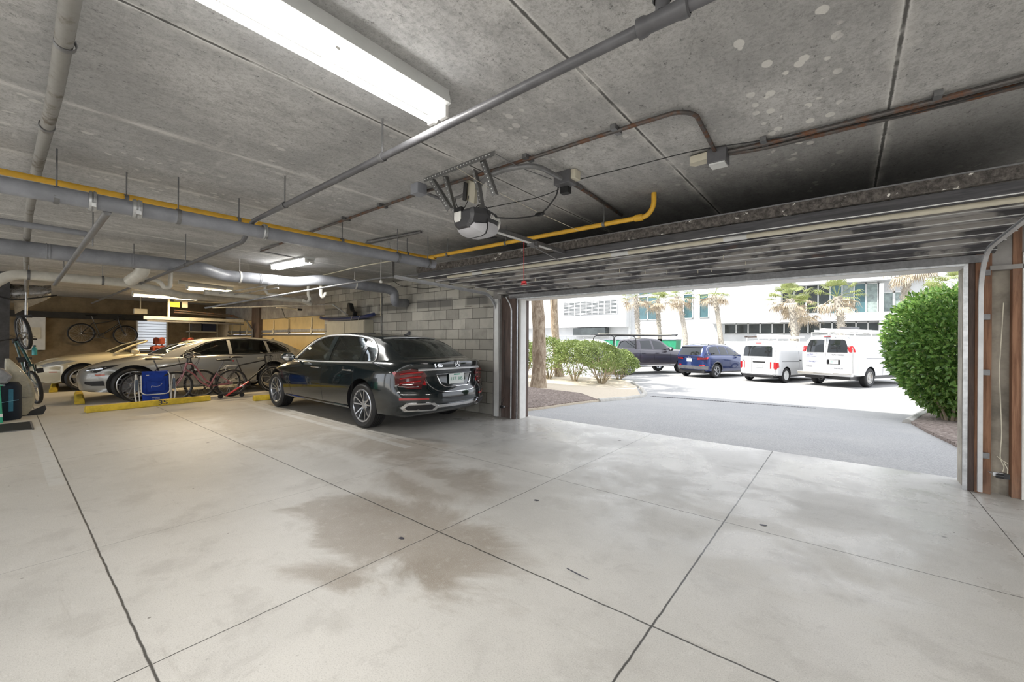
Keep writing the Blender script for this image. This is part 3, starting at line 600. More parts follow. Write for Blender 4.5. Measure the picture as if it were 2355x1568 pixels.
# tracks
M_TRK = mat('bright_track_steel', (.62, .63, .64), .42, .35, var=.08)
def track(name, x, s, label):
    hw_ = .024 if s > 0 else .014; o = MB(); pts = arc([(x, 5.62, .02), (x, 5.60, 1.90), (x, 5.25, 2.19), (x, 3.42, 2.245)], .30, 10)
    pts = [Vector((x, 5.58, .02)), Vector((x, 5.58, 1.78))]+[Vector((x, 5.58-.36*(1-math.cos(a)), 1.78+.40*math.sin(a))) for a in [PI/2*k/8 for k in range(1, 9)]]+[Vector((x, 3.42, 2.235))]
    rows = []
    for i, p in enumerate(pts):
        d = ((pts[min(i+1, len(pts)-1)]-pts[max(i-1, 0)])).normalized(); nrm = Vector((0, -d.z, d.y)) if True else None
        rows.append([p+nrm*a+Vector((b*s, 0, 0)) for a, b in ((-hw_, .030), (-hw_, 0), (hw_, 0), (hw_, .030), (hw_-.005, .030), (hw_-.005, .005), (-hw_+.005, .005), (-hw_+.005, .030))])
    o.grid([r+[r[0]] for r in rows]); ob = o.build(name, M_TRK, ang=40); tag(ob, label, 'door track')
    for z in (.35, 1.1, 1.6, 2.0): MB().box((x-s*.02, 5.61, z), (.05, .05, .05)).build('bracket', M_DSTEEL, ob, smooth=False)
    return ob
tr = track('door_track', -4.885, 1, 'galvanised door track left of the opening, standing on the floor and running back overhead')
tr2 = track('door_track', .955, -1, 'galvanised door track right of the opening, curving back at the right edge')
m = MB(); m.bar((-4.90, 3.42, 2.24), (-4.90, 3.42, 2.47), .035, .004).bar((-4.90, 3.42, 2.45), (-4.86, 3.30, CH), .035, .004); m.build('hanger', M_PERF, tr, smooth=False)
m = MB(); m.bar(W(843, 560, z=2.69), W(968, 533, z=2.69), .04, .02); m.build('hanger_rail', M_PERF, tr, smooth=False)
# silver vertical tubing on both jambs
for x, l in ((-4.515, 'thin bent galvanised tube on the left jamb of the garage opening'),):
    tag(MB().tube(arc([(x, 5.55, .02), (x, 5.55, 1.95), (x-.08, 5.5, 2.12)], .12), .012, 10).build('conduit_riser', M_GALV), l, 'conduit')
tag(MB().bx(-4.885, -4.80, 5.53, 5.57, .02, 2.1).build('angle_iron', M_LAMPW, smooth=False), 'pale flat metal angle standing by the left jamb of the opening', 'metal angle')
# photo eyes
def eye(x, s, label, z=.22):
    o = empty('photo_eye', (x, 5.5, z), 0, label, 'sensor'); MB().bar((0, .06, 0), (0, 0, 0), .03, .004).box((.03*s, -.02, 0), (.06, .02, .03)).build('bracket', M_GALV, o, smooth=False)
    MB().box((.06*s, -.01, -.01), (.07, .05, .045)).cyl((.06*s, -.03, -.01), (.06*s-s*.045, -.03, -.01), .018).build('sensor_body', M_BLKP, o, smooth=False)
    MB().tube(arc([(.06*s, 0, .02), (.075*s, .02, .06), (.05*s, .03, .13), (.06*s, .03, .35), (.045*s, .04, .9), (.07*s, .05, 1.5)], .05), .0035, 6).tube([(.03*s, .02, .15), (.06*s, .01, .12), (.09*s, .0, .10)], .003, 6).tube([(.07*s, 0, .1), (.09*s, 0, .05), (.085*s, 0, -.01), (.07*s, 0, -.01)], .0035, 6).build('wire', M_BONE if s > 0 else M_BLACK, o)
    return o
eye(1.0, 1, 'black safety sensor with a loose wire low on the right jamb'); eye(-4.60, -1, 'small safety sensor low on the left jamb board', .22)

# ------------------------------------------------------------------ door opener
OX = -2.42
op = empty('door_opener', (-2.44, 2.47, 2.325), 0, 'dark and light grey garage door opener hanging from perforated steel angles', 'door opener'); op.scale = (.84, .62, 1); op.location.x = -2.40
L0, L1 = -.27, .27
prof = lambda w, top, bot: [(-w, top), (w, top), (w*1.12, top-.05), (w*1.0, bot+.045), (w*.55, bot), (-w*.55, bot), (-w*1.0, bot+.045), (-w*1.12, top-.05)]
profL = lambda w, top, bot: [(-w, top), (w, top), (w*.99, bot+.05), (w*.86, bot+.015), (w*.5, bot), (-w*.5, bot), (-w*.86, bot+.015), (-w*.99, bot+.05)]
def loft(sections, name, m, parent, ang=30):
    b = MB(); rows = []
    for y, pr in sections: rows.append([Vector((x, y, z)) for x, z in pr]+[Vector((pr[0][0], y, pr[0][1]))])
    b.grid(rows); b.face(list(range(len(rows[0])-1))); k = (len(rows)-1)*len(rows[0]); b.face([k+i for i in range(len(rows[0])-1)][::-1])
    return b.build(name, m, parent, ang=ang)
M_OPD = mat('charcoal_opener_plastic', (.055, .055, .06), .45, var=.05); M_OPL = mat('light_grey_opener_plastic', (.55, .55, .58), .45, var=.04)
loft([(-.25, prof(.10, .06, -.055)), (-.22, prof(.128, .085, -.07)), (.0, prof(.148, .10, -.06)), (.24, prof(.128, .085, -.05)), (.27, prof(.10, .07, -.03))], 'motor_cover', M_OPD, op)
loft([(-.235, profL(.09, -.04, -.06)), (-.18, profL(.125, -.035, -.088)), (-.09, profL(.148, -.03, -.106)), (.0, profL(.155, -.02, -.112))], 'light_lens', M_OPL, op)
loft([(.012, profL(.157, -.005, -.112)), (.16, profL(.150, -.005, -.105)), (.265, profL(.128, -.01, -.08))], 'rear_lens', M_OPL, op)
loft([(-.004, prof(.150, .10, -.0)), (.014, prof(.150, .10, -.0))], 'seam_band', M_BLKP, op); loft([(-.004, profL(.159, .02, -.114)), (.014, profL(.159, .02, -.114))], 'seam_band', M_BLKP, op)
loft([(.262, prof(.132, .075, -.07)), (.282, prof(.132, .075, -.07))], 'end_plate', M_WHITE, op)
m = MB()
for i in range(9): m.box((.03+i*.011, .20+i*.004, -.100), (.006, .02, .01))
m.build('vent_slot', M_BLKP, op, smooth=False)
text('brand_lettering', 'Linear', .056, M_WHITE, op, (.176, .125, .038), (-.08, 1, 0), (-.10, 0, 1), .001, bold=.001, shear=.25, xs=1.5)
lb = MB(); lb.prism([(-.045, .03), (.045, .03), (.045, -.03), (.03, -.05), (-.03, -.05), (-.045, -.03)], (-.05, -.258, .035), (1, 0, 0), (0, 0, 1), (0, -1, 0), .01); lb.build('warning_label', M_WHITE, op, smooth=False)
MB().box((-.05, -.24, .085), (.10, .05, .035)).build('terminal_block', M_BLKP, op, smooth=False)
for i in range(2): MB().box((.03, .12+i*.10, .105), (.05, .07, .03)).build('mounting_lug', M_GALV, op, smooth=False)
rail = MB().bar((.02, .28, .0), (.06, 2.15, -.02), .04, .035, (0, 0, 1)).build('rail', M_DSTEEL, op, smooth=False)
MB().bar((.02, .28, -.022), (.05, 1.7, -.035), .045, .006).build('rail_flange', M_LAMPW, rail, smooth=False)
m = MB().bar((.06, 1.15, -.04), (.06, 1.28, -.05), .07, .03).bar((.06, 1.2, -.06), (-.02, 2.15, -.10), .018, .006).bar((.12, 1.2, -.03), (-.02, 1.2, -.04), .02, .02); m.build('trolley_arm', M_DSTEEL, op, smooth=False)
# hanging angles, perforated
def angle(a, b, nm='bracket_angle', w=.032, par=None, face=(0, -1, 0)):
    a, b = Vector(a), Vector(b); d = (b-a).normalized(); f = Vector(face); s = d.cross(f).normalized()
    m = MB(); m.bar(a, b, w, .003, f); m.bar(a-s*w/2-f*w/2, b-s*w/2-f*w/2, w, .003, s)
    o = m.build(nm, M_PERF, par, smooth=False); h = MB(); n = int((b-a).length/.033)
    for i in range(n): c = a+d*(.018+i*.033); h.box(c+f*.002, (.008, .006, .008))
    h.build('hole_row', M_LAMPW, o, smooth=False); return o
hb = empty('steel_hanger', (-2.36, 2.24, CH), 0, 'perforated steel angle frame bolted to the ceiling above the opener', 'hanger bracket')
def HB(px, py, y): return W(px, py, y=y)-Vector((-2.36, 2.24, CH))
angle(W(975, 414, z=2.685)-hb.location, W(1137, 351, z=2.685)-hb.location, par=hb, w=.04)
angle(HB(990, 414, 2.20), HB(1032, 482, 2.20), par=hb, w=.04); angle(HB(1021, 404, 2.27), HB(1045, 497, 2.40), par=hb)
angle(HB(1105, 362, 2.22), HB(1136, 449, 2.22), par=hb, w=.034); angle(HB(1083, 374, 2.3), HB(1097, 430, 2.4), par=hb); angle(HB(1097, 425, 2.4), HB(1106, 478, 2.5), par=hb)
# receiver panels hanging behind the opener
rc = empty('receiver_box', W(1085, 440, y=2.5), 0, 'tilted white receiver box hanging by its cover over the opener', 'electrical box')
p0 = rc.location
R3 = Matrix.Rotation(.5, 3, 'Y') @ Matrix.Rotation(.35, 3, 'X')
MB().box((0, 0, 0), (.12, .03, .17), R3).build('case', M_BONE, rc, smooth=False); MB().box((-.05, -.03, .0), (.04, .012, .15), R3).build('circuit_cover', M_BLKP, rc, smooth=False)
MB().box((.11, .02, -.02), (.03, .05, .15), R3).cyl((.11, -.01, -.06), (.12, .0, .03), .013).build('lid', M_WHITE, rc, smooth=False)
def wire(pts, r, label, m=M_BLACK, name='cable'):
    P = [Vector(p) for p in pts]; o = MB().tube(arc(P, .12, 5), r, 6).build(name, m); return tag(o, label, 'cable')
k = wire([W(1140, 500, y=2.55), W(1170, 502, y=2.6), W(1205, 501, y=2.7), W(1240, 494, y=2.8), W(1256, 482, y=2.8), W(1280, 450, y=2.8), W(1284, 430, y=2.8)], .006, 'black power cord looping from the opener up to the outlet box')
m = MB()
for i in range(4): c = W(1242, 494, y=2.8); m.tube([c+Vector((math.cos(a)*.035, .01*i-.02, math.sin(a)*.013+.003*i)) for a in [2*PI*q/10 for q in range(10)]], .005, 5, closed=True)
m.build('cord_bundle', M_BLACK, k)
k = wire([W(1064, 492, y=2.45), W(1075, 484, y=2.5), W(1096, 482, y=2.55), W(1130, 476, y=2.6), W(1180, 466, y=2.7), W(1240, 454, y=2.8), W(1285, 436, y=2.8)], .0035, 'thin wire draped from the opener to the outlet box')
m = MB(); rr = random.Random(3)
for i in range(7):
    c = W(1106, 480, y=2.55)+Vector((rr.uniform(-.02, .02), rr.uniform(-.02, .02), rr.uniform(-.015, .015)))
    q = Quaternion((rr.random(), rr.random(), rr.random()), rr.random()*3); m.tube([c+q @ Vector((math.cos(a)*.04, math.sin(a)*.025, 0)) for a in [2*PI*t/10 for t in range(10)]], .003, 5, closed=True)
m.build('wire_tangle', M_BLACK, k)
wire([W(1050, 490, y=2.4), W(1066, 482, y=2.45), W(1076, 462, y=2.5), W(1078, 450, y=2.5)], .003, 'thin wire rising from the opener label to the receiver box')
wire([W(1046, 455, y=2.4), W(1050, 472, y=2.4), W(1060, 488, y=2.42)], .003, 'thin wire looping beside the perforated angle')
wire([W(1310, 418, z=2.66), W(1480, 376, z=2.66), W(1600, 345, z=2.67), W(1760, 322, z=2.68), W(2100, 262, z=2.66), W(2420, 175, z=2.66)], .0035, 'thin black wire strung along the ceiling from the outlet box to the right')
wire([W(1138, 353, z=2.68), W(1195, 385, z=2.62), W(1268, 412, z=2.66)], .003, 'thin wire from the hanger angle end to the outlet box', M_DSTEEL)
wire([W(1050, 385, z=2.67), W(1120, 430, z=2.6), W(1245, 492, z=2.45), W(1330, 530, z=2.4)], .002, 'pale string running diagonally behind the opener', M_BONE)
p = W(1205, 546, y=3.1); q = W(1205, 650, y=3.1)
rp = MB().tube([p, q], .0035, 6).build('release_cord', M_RED); tag(rp, 'thin red emergency release cord hanging under the opener rail', 'cord')
MB().box(q, (.045, .02, .03)).box(q-Vector((0, 0, .012)), (.055, .02, .012)).build('handle', M_RED, rp, smooth=False)
wire([W(903, 645, y=5.55), W(920, 657, y=5.6), W(975, 664, y=5.6), W(1010, 660, y=5.6), W(1060, 648, y=5.5), W(1130, 640, y=5.5)], .006, 'black cable sagging along the top of the block wall')
# rods and small hangers on the left
for i, (px, py, z2, py2) in enumerate([(214, 488, 2.25, 535), (147, 590, 2.1, 632), (308, 560, 2.2, 582)]):
    a = W(px, py, z=CH-.02); tag(MB().tube([a, Vector((a.x, a.y, 2.32))], .006, 6).build('threaded_rod', M_DSTEEL), ['dark threaded rod beside the slanting grey pipe', 'dark threaded rod over the white waste pipe', 'dark threaded rod over the thick drain pipe'][i], 'rod')
tag(MB().bar(W(877, 800, y=5.66), W(877, 642, y=5.66), .03, .03).build('wall_conduit', M_GALV, smooth=False), 'thin vertical conduit fixed to the block wall above the black sedan', 'conduit')
for px in (1075, 1118):
    tag(MB().bar(W(px-6, 704, y=5.65), W(px+8, 704, y=5.62), .01, .012).build('wall_hook', M_RUST, smooth=False), ['left', 'right'][px > 1100]+' one of two small hooks high on the block wall by the opening', 'hook')

# ------------------------------------------------------------------ vehicles
def paint(name, color, metal=.0, rough=.25, coat=1.):
    t = NT(name); v = t.obj(); n = t.noise(v, 260, 2, .6); c = t.mix(n, tuple(x*.85 for x in color), tuple(min(1, x*1.15) for x in color))
    MC[name] = t.fin(c, rough, metal, .5, coat, crough=.02); return MC[name]
def pchip(rows, x):
    if x <= rows[0][0]: return list(rows[0][1:])
    if x >= rows[-1][0]: return list(rows[-1][1:])
    for i in range(len(rows)-1):
        if rows[i][0] <= x <= rows[i+1][0]: break
    h = rows[i+1][0]-rows[i][0]; t = (x-rows[i][0])/h; out = []
    def sl(k, j):
        a = (rows[k][j]-rows[k-1][j])/(rows[k][0]-rows[k-1][0]) if k > 0 else None
        b = (rows[k+1][j]-rows[k][j])/(rows[k+1][0]-rows[k][0]) if k < len(rows)-1 else None
        if a is None: return b
        if b is None: return a
        return 0 if a*b <= 0 else 2*a*b/(a+b)
    for j in range(1, len(rows[0])):
        y0, y1 = rows[i][j], rows[i+1][j]; m0, m1 = sl(i, j)*h, sl(i+1, j)*h
        out.append((2*t**3-3*t*t+1)*y0+(t**3-2*t*t+t)*m0+(-2*t**3+3*t*t)*y1+(t**3-t*t)*m1)
    return out
def catmull(pts, sub):
    out = []; n = len(pts)
    for i in range(n-1):
        p0 = pts[max(i-1, 0)]; p1 = pts[i]; p2 = pts[i+1]; p3 = pts[min(i+2, n-1)]
        for k in range(sub):
            t = k/sub; out.append(tuple(.5*((2*b)+(-a+c)*t+(2*a-5*b+4*c-d)*t*t+(-a+3*b-3*c+d)*t**3) for a, b, c, d in zip(p0, p1, p2, p3)))
    out.append(pts[-1]); return out
K = 12
def body_mesh(sp):
    """lower body. rows: x, half width, z bottom, z shoulder, half width at shoulder, z centre top"""
    rows = sp['rows']; x0, x1 = rows[0][0], rows[-1][0]; n = sp.get('n', 56); xs = [x0+(x1-x0)*i/n for i in range(n+1)]
    mb = MB(); rings = []; nside = None
    crown = sp.get('crown', .62); tuck = sp.get('tuck', .955)
    for x in xs:
        w, zb, zs, ws, zc = pchip(rows, x); H = zs-zb
        pts = [(w*.80, zb), (w*tuck, zb+.05), (w*.985, zb+.22*H), (w, zb+.48*H), (w*.99, zb+.72*H), (w*.965, zb+.88*H), (ws, zs), (ws*.93, zs+.35*(zc-zs)), (ws*.72, zs+crown*(zc-zs)), (ws*.35, zs+.92*(zc-zs)), (0, zc)]
        pts = [pts[0]]+catmull(pts[1:], 3); side = pts[:-1]; apex = pts[-1]; nside = len(side)
        ring = [Vector((x, y, z)) for y, z in side]+[Vector((x, 0, apex[1]))]+[Vector((x, -y, z)) for y, z in side[::-1]]
        ring += [Vector((x, -side[0][0]+2*side[0][0]*k/K, zb)) for k in range(1, K)]
        rings.append(ring)
    R = len(rings[0]); mb.v = [p for r in rings for p in r]
    for i in range(n):
        for k in range(R): mb.face([i*R+k, i*R+(k+1) % R, (i+1)*R+(k+1) % R, (i+1)*R+k])
    for end, off in ((0, 0), (1, n*R)):                               # caps
        rr = []
        for i in range(nside):
            L = off+i; Rr = off+2*nside-i
            if i == 0: rr.append([L]+[off+R-1-k for k in range(K-1)]+[Rr]); continue
            a, b = mb.v[L], mb.v[Rr]; ids = [L]
            for k in range(1, K): mb.v.append(a.lerp(b, k/K)); ids.append(len(mb.v)-1)
            rr.append(ids+[Rr])
        for i in range(nside-1):
            for k in range(K): mb.face([rr[i][k], rr[i][k+1], rr[i+1][k+1], rr[i+1][k]])
        for k in range(K): mb.face([rr[-1][k], rr[-1][k+1], off+nside])
    fr, re = sp['front'], sp['rear']                                  # (round amount, profile [(z,dx)...], length)
    for v in mb.v:
        w, zb, zs, ws, zc = pchip(rows, v.x)
        for (amt, prof, L), xe, s in ((re, x0, 1), (fr, x1, -1)):
            d = abs(v.x-xe)
            if d < L:
                f = (1-d/L)**2; u = min(1, abs(v.y)/max(w, .1)); v.x += s*f*(amt*u**2.6+pchip([(a, b) for a, b in prof], v.z)[0])
                v.y *= 1-.05*f*u
    return mb
def cabin_mesh(sp, ins=0.):
    """closed greenhouse; rail: x, z, half width; belt: x, z, half width"""
    rail = [tuple(r) for r in sp['rail']]; belt = sp['belt']; cr = sp.get('roof_crown', .03); bf, br = sp.get('bulge', (.10, .06)); n = 60
    R = catmull(rail, 6); hx0 = rail[sp['hdr'][0]][0]; hx1 = rail[sp['hdr'][1]][0]; xa, xb = R[0][0], R[-1][0]
    mb = MB(); rows = []
    for i, (x, z, w) in enumerate(R):
        zb, wb = pchip(belt, x); z -= ins; w -= ins*1.3; wb -= ins*1.3
        if ins: x = x+ins*1.6 if x < (xa+xb)/2 and False else x
        zl = zb-.06; row = []
        zt = max(z, zl+.004)
        for v in (0, .25, .5, .75, .9): row.append((wb+(w-wb)*v+.02*math.sin(PI*v)*(zt-zl)/.4, zl+(zt-.02-zl)*v))
        row += [(w, zt-.022), (w-.012, zt-.007), (w-.04, zt)]
        M = 8; top = []
        for k in range(1, M): y = (w-.04)*(1-2*k/M); top.append((y, zt+cr*(1-(y/max(w, .1))**2)))
        full = row+top+[(-a, b) for a, b in row[::-1]]
        pr = []
        for (y, zz) in full:
            f = max(0, min(1, (zz-zl)/max(.01, zt-zl))); bx = 0
            if x > hx0: bx = bf*(1-(y/max(w, .1))**2)*min(1, (x-hx0)/.15)
            if x < hx1: bx = -br*(1-(y/max(w, .1))**2)*min(1, (hx1-x)/.15)
            pr.append(Vector((x+(bx if abs(y) <= w else 0), y, zz)))
        rows.append(pr)
    C = len(rows[0]); mb.v = [p for r in rows for p in r]
    for i in range(len(rows)-1):
        for k in range(C): mb.face([i*C+k, i*C+(k+1) % C, (i+1)*C+(k+1) % C, (i+1)*C+k])
    mb.face(list(range(C))[::-1]); mb.face([(len(rows)-1)*C+k for k in range(C)])
    return mb
def bvh_of(obs):
    vs = []; fs = []
    for o in obs:
        b = len(vs); vs += [v.co.copy() for v in o.data.vertices]; fs += [[b+i for i in p.vertices] for p in o.data.polygons]
    return BVHTree.FromPolygons(vs, fs)
AX = {'left': (Vector((0, -1, 0)), lambda a, b: Vector((a, 3, b))), 'right': (Vector((0, 1, 0)), lambda a, b: Vector((a, -3, b))),
      'rear': (Vector((1, 0, 0)), lambda a, b: Vector((-9, a, b))), 'front': (Vector((-1, 0, 0)), lambda a, b: Vector((9, a, b))), 'top': (Vector((0, 0, -1)), lambda a, b: Vector((a, b, 6)))}
def project(bvh, ax, a, b, off=.004):
    d, f = AX[ax]; o = f(a, b); h = bvh.ray_cast(o, d, 30)
    if h[0] is None: h = bvh.find_nearest(o+d*(8 if ax in ('rear', 'front') else 2.1))
    return h[0]-d*off, h[1]
def decal(bvh, ax, poly, name, m, parent, off=.005, step=.06, depth=.012, smooth=True):
    """patch lying on the body, its outline given in side, end or plan view"""
    b = bmesh.new(); vs = [b.verts.new((x, y, 0)) for x, y in poly]; b.faces.new(vs)
    for ax_i, nrm in ((0, (1, 0, 0)), (1, (0, 1, 0))):
        lo = min(p[ax_i] for p in poly); hi = max(p[ax_i] for p in poly); k = max(1, int((hi-lo)/step))
        for i in range(1, k+1):
            c = lo+(hi-lo)*i/(k+1); co = [0, 0, 0]; co[ax_i] = c
            bmesh.ops.bisect_plane(b, geom=b.verts[:]+b.edges[:]+b.faces[:], plane_co=co, plane_no=nrm)
    for v in b.verts: p, nn = project(bvh, ax, v.co.x, v.co.y, off); v.co = p
    if depth:
        d = AX[ax][0]; r = bmesh.ops.extrude_face_region(b, geom=b.faces[:])
        for v in [g for g in r['geom'] if isinstance(g, bmesh.types.BMVert)]: v.co = v.co+d*depth
        dele = [g for g in r['geom'] if isinstance(g, bmesh.types.BMFace)]
    bmesh.ops.recalc_face_normals(b, faces=b.faces)
    for f in b.faces: f.smooth = smooth
    for e in b.edges:
        if len(e.link_faces) == 2 and e.calc_face_angle(0) > .7: e.smooth = False
    me = bpy.data.meshes.new(name); b.to_mesh(me); b.free(); me.materials.append(m)
    o = bpy.data.objects.new(name, me); COL.objects.link(o); o.parent = parent; return o
def strip(bvh, ax, pts, r, name, m, parent, off=.0, n=6, closed=False, sub=4, curve=False):
    P = []; pts = list(pts)+([pts[0]] if closed else [])
    if curve: pp = catmull([tuple(p) for p in pts], sub)
    else:
        pp = []
        for a, b in zip(pts[:-1], pts[1:]): pp += [(a[0]+(b[0]-a[0])*k/sub, a[1]+(b[1]-a[1])*k/sub) for k in range(sub)]
        pp.append(pts[-1])
    for a, b in pp: P.append(project(bvh, ax, a, b, off)[0])
    if closed: P = P[:-1]
    return MB().tube(P, r, n, closed=closed).build(name, m, parent)
def booled(o, cutter_mb, m=None, keep_name=None):
    c = cutter_mb.build('tmp_cut', m or M_BLACK, o.parent, smooth=False)
    md = o.modifiers.new('b', 'BOOLEAN'); md.operation = 'DIFFERENCE'; md.solver = 'EXACT'; md.object = c
    try: md.material_mode = 'TRANSFER'
    except Exception: pass
    dg = bpy.context.evaluated_depsgraph_get(); dg.update(); me = bpy.data.meshes.new_from_object(o.evaluated_get(dg))
    o.modifiers.clear(); old = o.data; o.data = me; me.name = o.name; cm = c.data; COL.objects.unlink(c); bpy.data.objects.remove(c); bpy.data.meshes.remove(cm)
    return o
def wheel(parent, x, y, s, R=.35, rim_r=.245, w=.24, spokes='twin', m_rim=None, m_sp=None, cap=True):
    """s = +1 when the outer face looks to +y"""
    m_rim = m_rim or M_SILVER
    prof = [(rim_r, -w*.42), (rim_r+.03, -w*.48), (R-.04, -w*.5), (R-.012, -w*.42), (R, -w*.30)]
    for k in range(5):
        a = -w*.30+k*w*.13; prof += [(R, a+.0), (R, a+w*.09), (R-.008, a+w*.095), (R-.008, a+w*.125)]
    prof += [(R, w*.35), (R-.012, w*.42), (R-.04, w*.5), (rim_r+.03, w*.48), (rim_r, w*.42)]
    ty = MB().lathe(prof, (0, 0, 0), (0, 1, 0), 44, closed=True).build('wheel', M_BLACK, parent, ang=25); ty.location = (x, y, R)
    rm = MB(); f = s*w*.40
    rm.lathe([(rim_r+.004, s*w*.44), (rim_r-.012, s*w*.46), (rim_r-.022, s*w*.42), (rim_r-.03, s*w*.1), (rim_r-.03, -s*w*.4), (rim_r+.004, -s*w*.42)], (0, 0, 0), (0, 1, 0), 40)
    rm.lathe([(0, s*w*.34), (.045, s*w*.34), (.07, s*w*.26), (.075, s*w*.1), (0, s*w*.1)], (0, 0, 0), (0, 1, 0), 20)
    if spokes == 'twin':
        for k in range(5):
            for dd in (-.16, .16):
                a = 2*PI*k/5+dd+PI/2; a2 = 2*PI*k/5+dd*1.55+PI/2
                p = Vector((math.cos(a-.0)*.05, s*w*.27, math.sin(a)*.05)); q = Vector((math.cos(a2)*(rim_r-.015), s*w*.40, math.sin(a2)*(rim_r-.015)))
                rm.bar(p, q, .020, .03, (0, 1, 0))
    elif spokes == 'vee':
        for k in range(10):
            a = 2*PI*k/10+PI/2; p = Vector((math.cos(a)*.04, s*w*.27, math.sin(a)*.04))
            for dd in (-.12, .12): rm.bar(p, (math.cos(a+dd)*(rim_r-.015), s*w*.40, math.sin(a+dd)*(rim_r-.015)), .012, .022, (0, 1, 0))
    elif spokes == 'five':
        for k in range(5):
            a = 2*PI*k/5+PI/2; q = Vector((math.cos(a), 0, math.sin(a))); rm.bar(q*.04+Vector((0, s*w*.28, 0)), q*(rim_r-.015)+Vector((0, s*w*.40, 0)), .07, .03, (0, 1, 0))
    else:
        rm.lathe([(rim_r-.02, s*w*.30), (rim_r-.07, s*w*.36), (.09, s*w*.25), (.06, s*w*.40), (0, s*w*.42)], (0, 0, 0), (0, 1, 0), 32)
        for k in range(8): a = 2*PI*k/8; rm.cyl((math.cos(a)*(rim_r*.62), s*w*.27, math.sin(a)*rim_r*.62), (math.cos(a)*(rim_r*.62), s*w*.335, math.sin(a)*rim_r*.62), .022, 10)
    rm.build('rim', m_rim, ty, ang=30)
    if spokes in ('twin', 'vee', 'five'): MB().lathe([(0, s*w*.02), (rim_r*.72, s*w*.02), (rim_r*.72, -s*w*.05), (0, -s*w*.05)], (0, 0, 0), (0, 1, 0), 28).build('brake_disc', M_DSTEEL, ty)
    return ty
M_LEATH = mat('grey_leather', (.38, .36, .33), .6, var=.05)
def vehicle(name, loc, rz, label, cat, sp, m_body, m_glass=None, group=None):
    root = empty(name, loc, rz, label, cat, group)
    b = body_mesh(sp).build('body', m_body, root, ang=sp.get('ang', 32)); solid = [b]
    if sp.get('rail'):
        c = cabin_mesh(sp).build('cabin', m_body, root, ang=40)
        full = bvh_of([b, c])
        if sp.get('open'):
            inn = cabin_mesh(sp, .035); cut = MB(); cut.v = inn.v; cut.f = inn.f; cut.mi = inn.mi
            booled(c, cut, M_LEATH)
            for poly in sp['open']['side']:
                q = MB(); q.prism(poly, (0, -1.5, 0), (1, 0, 0), (0, 0, 1), (0, 1, 0), 3.0); booled(c, q, M_BLKP)
            for poly, xa, xb in sp['open']['ends']:
                q = MB(); q.prism(poly, (xa, 0, 0), (0, 1, 0), (0, 0, 1), (1, 0, 0), xb-xa); booled(c, q, M_BLKP)
            for p in c.data.polygons: p.use_smooth = True
            bb = bmesh.new(); bb.from_mesh(c.data); bmesh.ops.remove_doubles(bb, verts=bb.verts, dist=.0004)
            for e in bb.edges: e.smooth = not (len(e.link_faces) == 2 and e.calc_face_angle(0) > .6)
            bb.to_mesh(c.data); bb.free()
    else: c = None; full = bvh_of([b])
    R = sp['R']; cut = MB()
    for x in (0, sp['wb']):
        for s in (-1, 1): cut.cyl((x, s*(sp['hw']+.12), R+.01), (x, s*(sp['hw']-.34), R+.01), R+sp.get('gap', .055), 40)
    booled(b, cut, M_BLKP)
    bb = bmesh.new(); bb.from_mesh(b.data)
    for f in bb.faces: f.smooth = True
    for e in bb.edges: e.smooth = not (len(e.link_faces) == 2 and e.calc_face_angle(0) > .6)
    bb.to_mesh(b.data); bb.free()
    for x in (0, sp['wb']):
        for s in (-1, 1): wheel(root, x, s*(sp['hw']-sp.get('tw', .24)*.5-.015), s, R, sp['rim'], sp.get('tw', .24), sp.get('sp', 'twin'), sp.get('m_rim'))
    return root, full, b, c
def underbody(root, x0, x1, w, z, m=None): MB().bx(x0, x1, -w, w, z, z+.16).build('underbody', m or M_BLKP, root, smooth=False)
def mirror(poly): return [(-a, b) for a, b in poly][::-1]
def mirror_part(root, x, z, y, s, m, sz=1.):
    q = MB(); q.ell((x, s*(y+.12*sz), z), .09*sz, .125*sz, .085*sz, 14, 9); q.bar((x-.02, s*(y-.05), z-.04), (x, s*(y+.08), z-.02), .05, .03); o = q.build('side_mirror', m, root)
    MB().ell((x-.055*sz, s*(y+.125*sz), z), .045*sz, .10*sz, .065*sz, 12, 8).build('mirror_glass', M_CHROME, o); return o
M_SATIN = mat('satin_bright_trim', (.72, .73, .74), .32, .6, var=.03)
M_TINT = glass_mat('tinted_window', (.45, .48, .49), (.95, .97, 1)); M_TINTL = glass_mat('lightly_tinted_window', (.66, .70, .70), (.95, .97, 1))
M_DKGL = mat('privacy_glass', (.012, .015, .018), .04, 0, .8, var=.02); M_LEATH = mat('grey_leather', (.38, .36, .33), .6, var=.05); M_DLEATH = mat('dark_leather', (.03, .03, .032), .6)
M_TAIL = mat('red_tail_lens', (.42, .008, .012), .12, 0, .6, coat=1, var=.05); M_TAILD = mat('dark_red_lens', (.10, .004, .006), .12, 0, .6, coat=1); M_TAILB = emit_mat('tail_reflector', (.9, .04, .03), .25)
M_LENS = mat('clear_lamp_lens', (.55, .57, .58), .1, .6, coat=1); M_PLATE = mat('white_number_plate', (.70, .74, .72), .4, var=.03); M_SEAM = mat('panel_gap', (.004, .004, .004), .8)
M_ORANGE = mat('amber_reflector', (.65, .10, .02), .3, coat=.5); M_GREENT = mat('plate_green_lettering', (.05, .30, .20), .5); M_DKTXT = mat('dark_lettering', (.05, .05, .07), .5); M_BLTXT = mat('faded_blue_lettering', (.16, .17, .30), .6)
